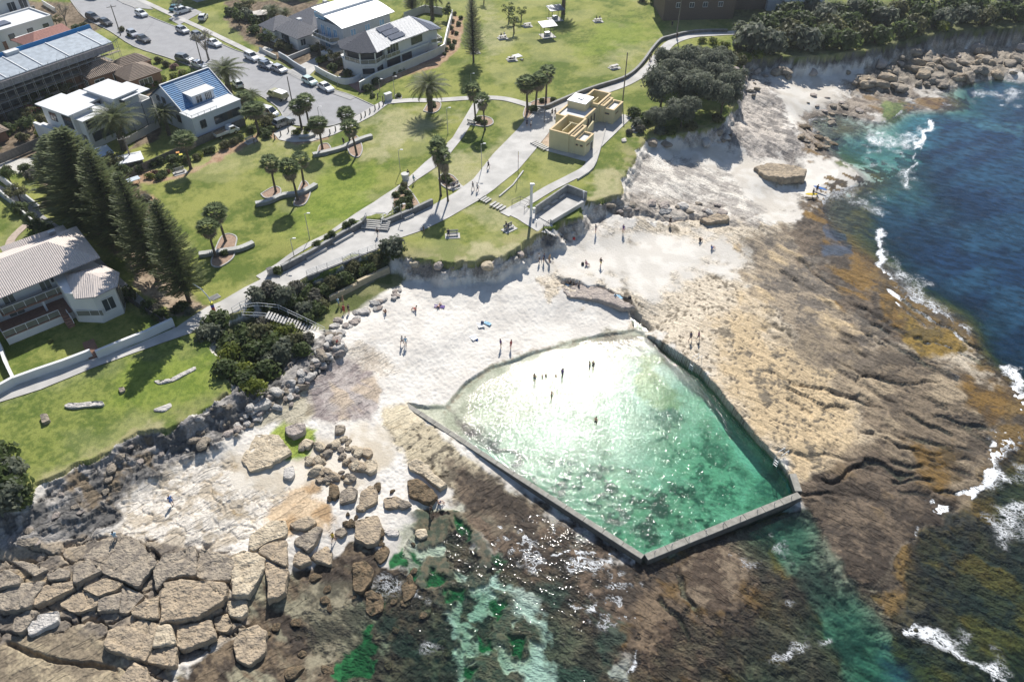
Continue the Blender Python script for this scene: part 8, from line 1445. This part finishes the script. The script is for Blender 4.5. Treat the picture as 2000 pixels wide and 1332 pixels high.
PE = [(978,679,'stand','purple','tan','person in a purple top standing on the sand, left of the one in red'), (998,681,'stand','red','red','person in a red outfit standing on the sand above the pool edge'), (1044,746,'stand',None,'navy','tall bather standing ankle deep, leftmost in the pool group'), (1059,741,'stand',None,'navy','small child standing in the glare, second from left in the pool',.62),
 (1066,740,'walk',None,'black','small child splashing in the glare, third from left in the pool',.62), (1086,739,'stand',None,'red','smallest child in the pool glare beside the adult',.5), (1098,737,'stand','purple','navy','adult bather behind the smallest child in the pool'), (1151,721,'stand',None,'navy','left bather of the pair at the upper pool edge',.9), (1158,722,'stand','black','black','right bather of the pair at the upper pool edge'),
 (1077,780,'stand',None,'green','bather standing deeper in the pool below the group',.95), (1348,665,'walk','navy','navy','person in a dark shirt walking on the honeycombed reef'), (1363,664,'walk','pink','navy','person in pink walking on the honeycombed reef'), (1217,455,'stand','purple','pink','person in purple standing on the sand below the long ledge'), (1308,440,'stand','black','black','dark figure standing under the long ledge'),
 (1163,455,'stand','grey','pink','person at the foot of the steep grey steps'), (1173,520,'walk','black','yellow','person in a black top walking up the beach'), (1145,518,'sit','pink','purple','person in pink sitting on the upper sand beside a bag'), (1053,512,'stand','white','black','left person of the three beside the beach cliff'), (1062,512,'stand','navy','black','middle person of the three beside the beach cliff'), (1073,514,'stand','tan','tan','right person of the three beside the beach cliff'),
 (1367,472,'sit','black','black','dark seated figure on the upper sand at the right'), (1390,487,'sit','blue','purple','person in blue sitting on the sand at the far right of the beach'), (1113,556,'sit','black','navy','left dark figure sitting on the shelf rock'), (1122,560,'sit','black','purple','middle dark figure sitting on the shelf rock'), (1130,566,'stand','grey','navy','person standing beside two seated on the shelf rock'),
 (1201,582,'sit','skyblue','purple','person in light blue sitting above the dark channel'), (753,612,'sit',None,'navy','sunbather sitting at the left of the shaded sand'), (812,606,'sit',None,'red','sunbather in red sitting at the edge of the cliff shadow'), (858,598,'lie',None,'black','sunbather lying flat at the edge of the cliff shadow'), (786,673,'walk','white','navy','left walker of the couple in the middle of the beach'), (793,675,'walk','skyblue','white','right walker of the couple in the middle of the beach'),
 (655,580,'sit','red','black','person in red on top of the sandstone wall'), (662,598,'stand','skyblue','skyblue','person in light blue below the sandstone wall'), (671,595,'stand',None,'tan','bare-chested person beside the one in light blue'), (673,613,'stand','red','red','person in red climbing the pale boulders'), (682,612,'stand','black','black','person in black climbing the pale boulders'), (658,672,'sit','red','red','person in red on the big white rock'),
 (738,463,'walk','black','white','person in a black top walking below the promenade steps'), (924,372,'walk','grey','white','left of the couple walking on the promenade'), (933,374,'walk','white','navy','right of the couple walking on the promenade'), (954,330,'walk','navy','black','lone walker farther up the promenade'), (1078,228,'walk','black','black','left of two people walking beside the pavilion'), (1084,228,'walk','grey','black','right of two people walking beside the pavilion'),
 (1029,248,'stand','navy','black','dark person in the palm shade by the pavilion'), (1037,251,'stand','white','black','person in white in the palm shade by the pavilion'), (1268,126,'walk','navy','black','front walker on the path along the dark stone wall'), (1271,118,'walk','black','navy','second walker on the path along the dark stone wall'), (1279,112,'walk','grey','black','third walker on the path along the dark stone wall'), (1283,105,'walk','black','black','last walker on the path along the dark stone wall'),
 (1322,77,'walk','black','black','dark walker where the path passes the tall pole'), (1312,54,'stand','black','black','dark figure on the grass left of the tall pole'), (809,358,'walk','skyblue','white','person walking on the lawn side of the park path'), (851,310,'walk','navy','black','person pushing a pram on the diagonal path'), (828,455,'stand','black','black','small dark figure at the edge of the lower lawn',.8), (672,284,'stand','black','navy','person standing at the long curved seat wall'), (798,348,'stand','black','white','person beside the round stone planter'),
 (876,460,'bench','navy','navy','person in navy seated on the lower lawn bench'), (989,446,'bench','black','black','person in black on the bench by the viewing deck'), (993,450,'bench','navy','skyblue','person in light trousers on the bench by the viewing deck'), (887,368,'bench','navy','black','person on the bench by the tall fan palms'), (1165,42,'bench','black','black','left person at the upper lawn picnic table'), (1171,41,'bench','navy','black','right person at the upper lawn picnic table'),
 (979,75,'bench','black','black','left person of the picnic group under the crooked tree'), (985,73,'bench','white','navy','right person of the picnic group under the crooked tree'), (997,118,'sit','navy','black','left person sitting on the open park lawn'), (1003,118,'sit','white','black','right person sitting on the open park lawn'), (843,1003,'walk',None,'black','person in black shorts wading past the big brown rock'), (857,984,'sit',None,'navy','person crouching on the big brown rock'),
 (652,1057,'walk','yellow','grey','person in yellow crossing the sand beside the brown rocks'), (337,985,'stand','blue','blue','person in bright blue on the white rock shelf'), (229,1055,'stand','skyblue','white','person in pale blue at the edge of the grey cliff rocks'), (1586,384,'stand','black','black','surfer carrying a yellow board in the shallows'), (1594,376,'stand','black','navy','surfer carrying a blue board in the shallows'), (1018,118,'lie','white','navy','person lying on the open park lawn')]
for e in PE:
    x, y, k, t, bt, lb = e[:6]; s_ = e[6] if len(e) > 6 else 1.
    z_ = 0.
    person(x, y, k, t, bt, lb, s=s_, dz_=z_)
person(1163, 830, 'stand', None, 'black', 'swimmer up to the waist in the middle of the pool', dz_=-.1)
# towels, bags, boards
def flat(nm, px, py, w_, l_, c, lb, cat, an=20, h=.04):
    p = GT(px, py); r_ = MB(); n = 6; V = []; F = []
    for i in range(n + 1):
        for j in range(4): V.append((-w_ / 2 + w_ * j / 3, -l_ / 2 + l_ * i / n, h + .05 * math.sin(i * 1.7 + j)))
    for i in range(n):
        for j in range(3): F.append((i * 4 + j, i * 4 + j + 1, i * 4 + j + 5, i * 4 + j + 4))
    o = r_.add(V, F).build(nm, CL[c], loc=p + Vector((0, 0, .04))); o.rotation_euler.z = R(an); return tag(o, lb, cat)
for a in (('beach_towel',938,634,1.0,1.5,'white','white towel on the sand, upper of the beach things','towel',20), ('beach_towel',952,632,.6,1.2,'skyblue','pale blue towel right of the white towel on the sand','towel',60), ('beach_towel',924,659,1.,1.4,'white','white cloth on the sand below the others','towel',40), ('beach_towel',930,664,.5,.6,'blue','crumpled blue towel beside the lower white cloth','towel',0), ('beach_towel',858,599,.7,1.7,'purple','purple towel under the lying sunbather','towel',80), ('beach_towel',1107,553,1.0,1.8,'skyblue','turquoise towel on the shelf rock','towel',30),
          ('beach_towel',1206,580,1.0,1.6,'skyblue','pale blue towel above the dark channel','towel',30), ('beach_towel',657,675,1.,1.7,'red','red towel spread on the big white rock','towel',30), ('picnic_rug',1010,110,2.,2.,'white','white picnic rug on the open park lawn','rug',30)): flat(*a)
for x, y, c, lb in ((1138,517,'black','black bag beside the person in pink on the upper sand'), (942,632,'navy','small navy bag on the white towel'), (1121,468,'red','round red beach bag by the lower beach steps'), (1230,583,'black','small dark bag on the reef above the channel')):
    o = MB().box((0, 0, .2), (.5, .35, .36), 0, .8).tube([(-.15, 0, .38), (-.1, 0, .52), (.1, 0, .52), (.15, 0, .38)], .02, 5).build('beach_bag', CL[c], loc=GT(x, y), bevel=.04); tag(o, lb, 'bag')
for x, y, c, an, lb in ((1583,386,'yellow',10,'yellow surfboard in the shallows at the end of the upper sand'), (1600,374,'blue',-25,'blue surfboard held above the shallows')):
    V = [(-1.3 + 2.6 * i / 10, s_ * .3 * math.sin(math.pi * (i + .15) / 10.3) ** .6 if 0 < i < 10 else 0, z) for z in (0, .07) for s_ in (-1, 1) for i in range(11)]; F = [(i, i + 1, 12 + i, 11 + i) for i in range(10)] + [(22 + i, 33 + i, 34 + i, 23 + i) for i in range(10)] + [(i, 22 + i, 23 + i, i + 1) for i in range(10)] + [(11 + i, 12 + i, 34 + i, 33 + i) for i in range(10)]
    o = MB().add(V, F).build('surfboard', CL[c], loc=GT(x, y) + Vector((0, 0, .7))); o.rotation_euler = (.2, .1, R(an)); tag(o, lb, 'surfboard')
p = GT(853, 306); r_ = empty('pram', p, .6, 'dark pram pushed on the diagonal path', 'pram'); MB().box((0, 0, .62), (.75, .45, .35), 0, 1.15).build('seat', CL['navy'], r_, bevel=.05)
for x, y in ((-.3, -.22), (-.3, .22), (.35, -.22), (.35, .22)): MB().tube([(x, y - .02, .14), (x, y + .02, .14)], .14, 10).build('wheel', TYRE, r_)
MB().tube([(-.35, 0, .7), (-.6, 0, 1.0)], .02, 5).build('handle', FRD, r_)
# ------------------------------------------------------------------ sea haze
hz = MB().box((0, 150, 35), (720, 520, 90)).build('haze', mat('haze_air', (1, 1, 1)), kind='stuff'); t = MATS['haze_air'].node_tree; t.nodes.clear()
o_ = _n(t, 'OutputMaterial'); v_ = _n(t, 'VolumePrincipled'); v_.inputs['Density'].default_value = .00013; v_.inputs['Color'].default_value = (.86, .92, 1, 1); v_.inputs['Anisotropy'].default_value = .35
t.links.new(v_.outputs[0], o_.inputs['Volume'])
# ------------------------------------------------------------------ look-alikes are told apart by their order in the photo
def _ord(n): return ('leftmost', 'second from the left', 'third from the left', 'fourth from the left', 'fifth from the left', 'sixth from the left', 'seventh from the left', 'eighth from the left', 'ninth from the left')[n] if n < 9 else f"{n + 1}{'th' if 10 < (n + 1) % 100 < 14 else {1: 'st', 2: 'nd', 3: 'rd'}.get((n + 1) % 10, 'th')} from the left"
_same = {}
for o in bpy.data.objects:
    if o.parent is None and o.get('label') and o.get('group'): _same.setdefault(o['label'], []).append(o)
for lb, L_ in _same.items():
    if len(L_) > 1:
        L_.sort(key=lambda o: PX(o.location.x, o.location.y, o.location.z)[0])
        for i, o in enumerate(L_): o['label'] = f'{lb}, {_ord(i)}'
for o in bpy.data.objects:
    if o.parent is not None:
        for k in ('label', 'category', 'group'):
            if k in o: del o[k]
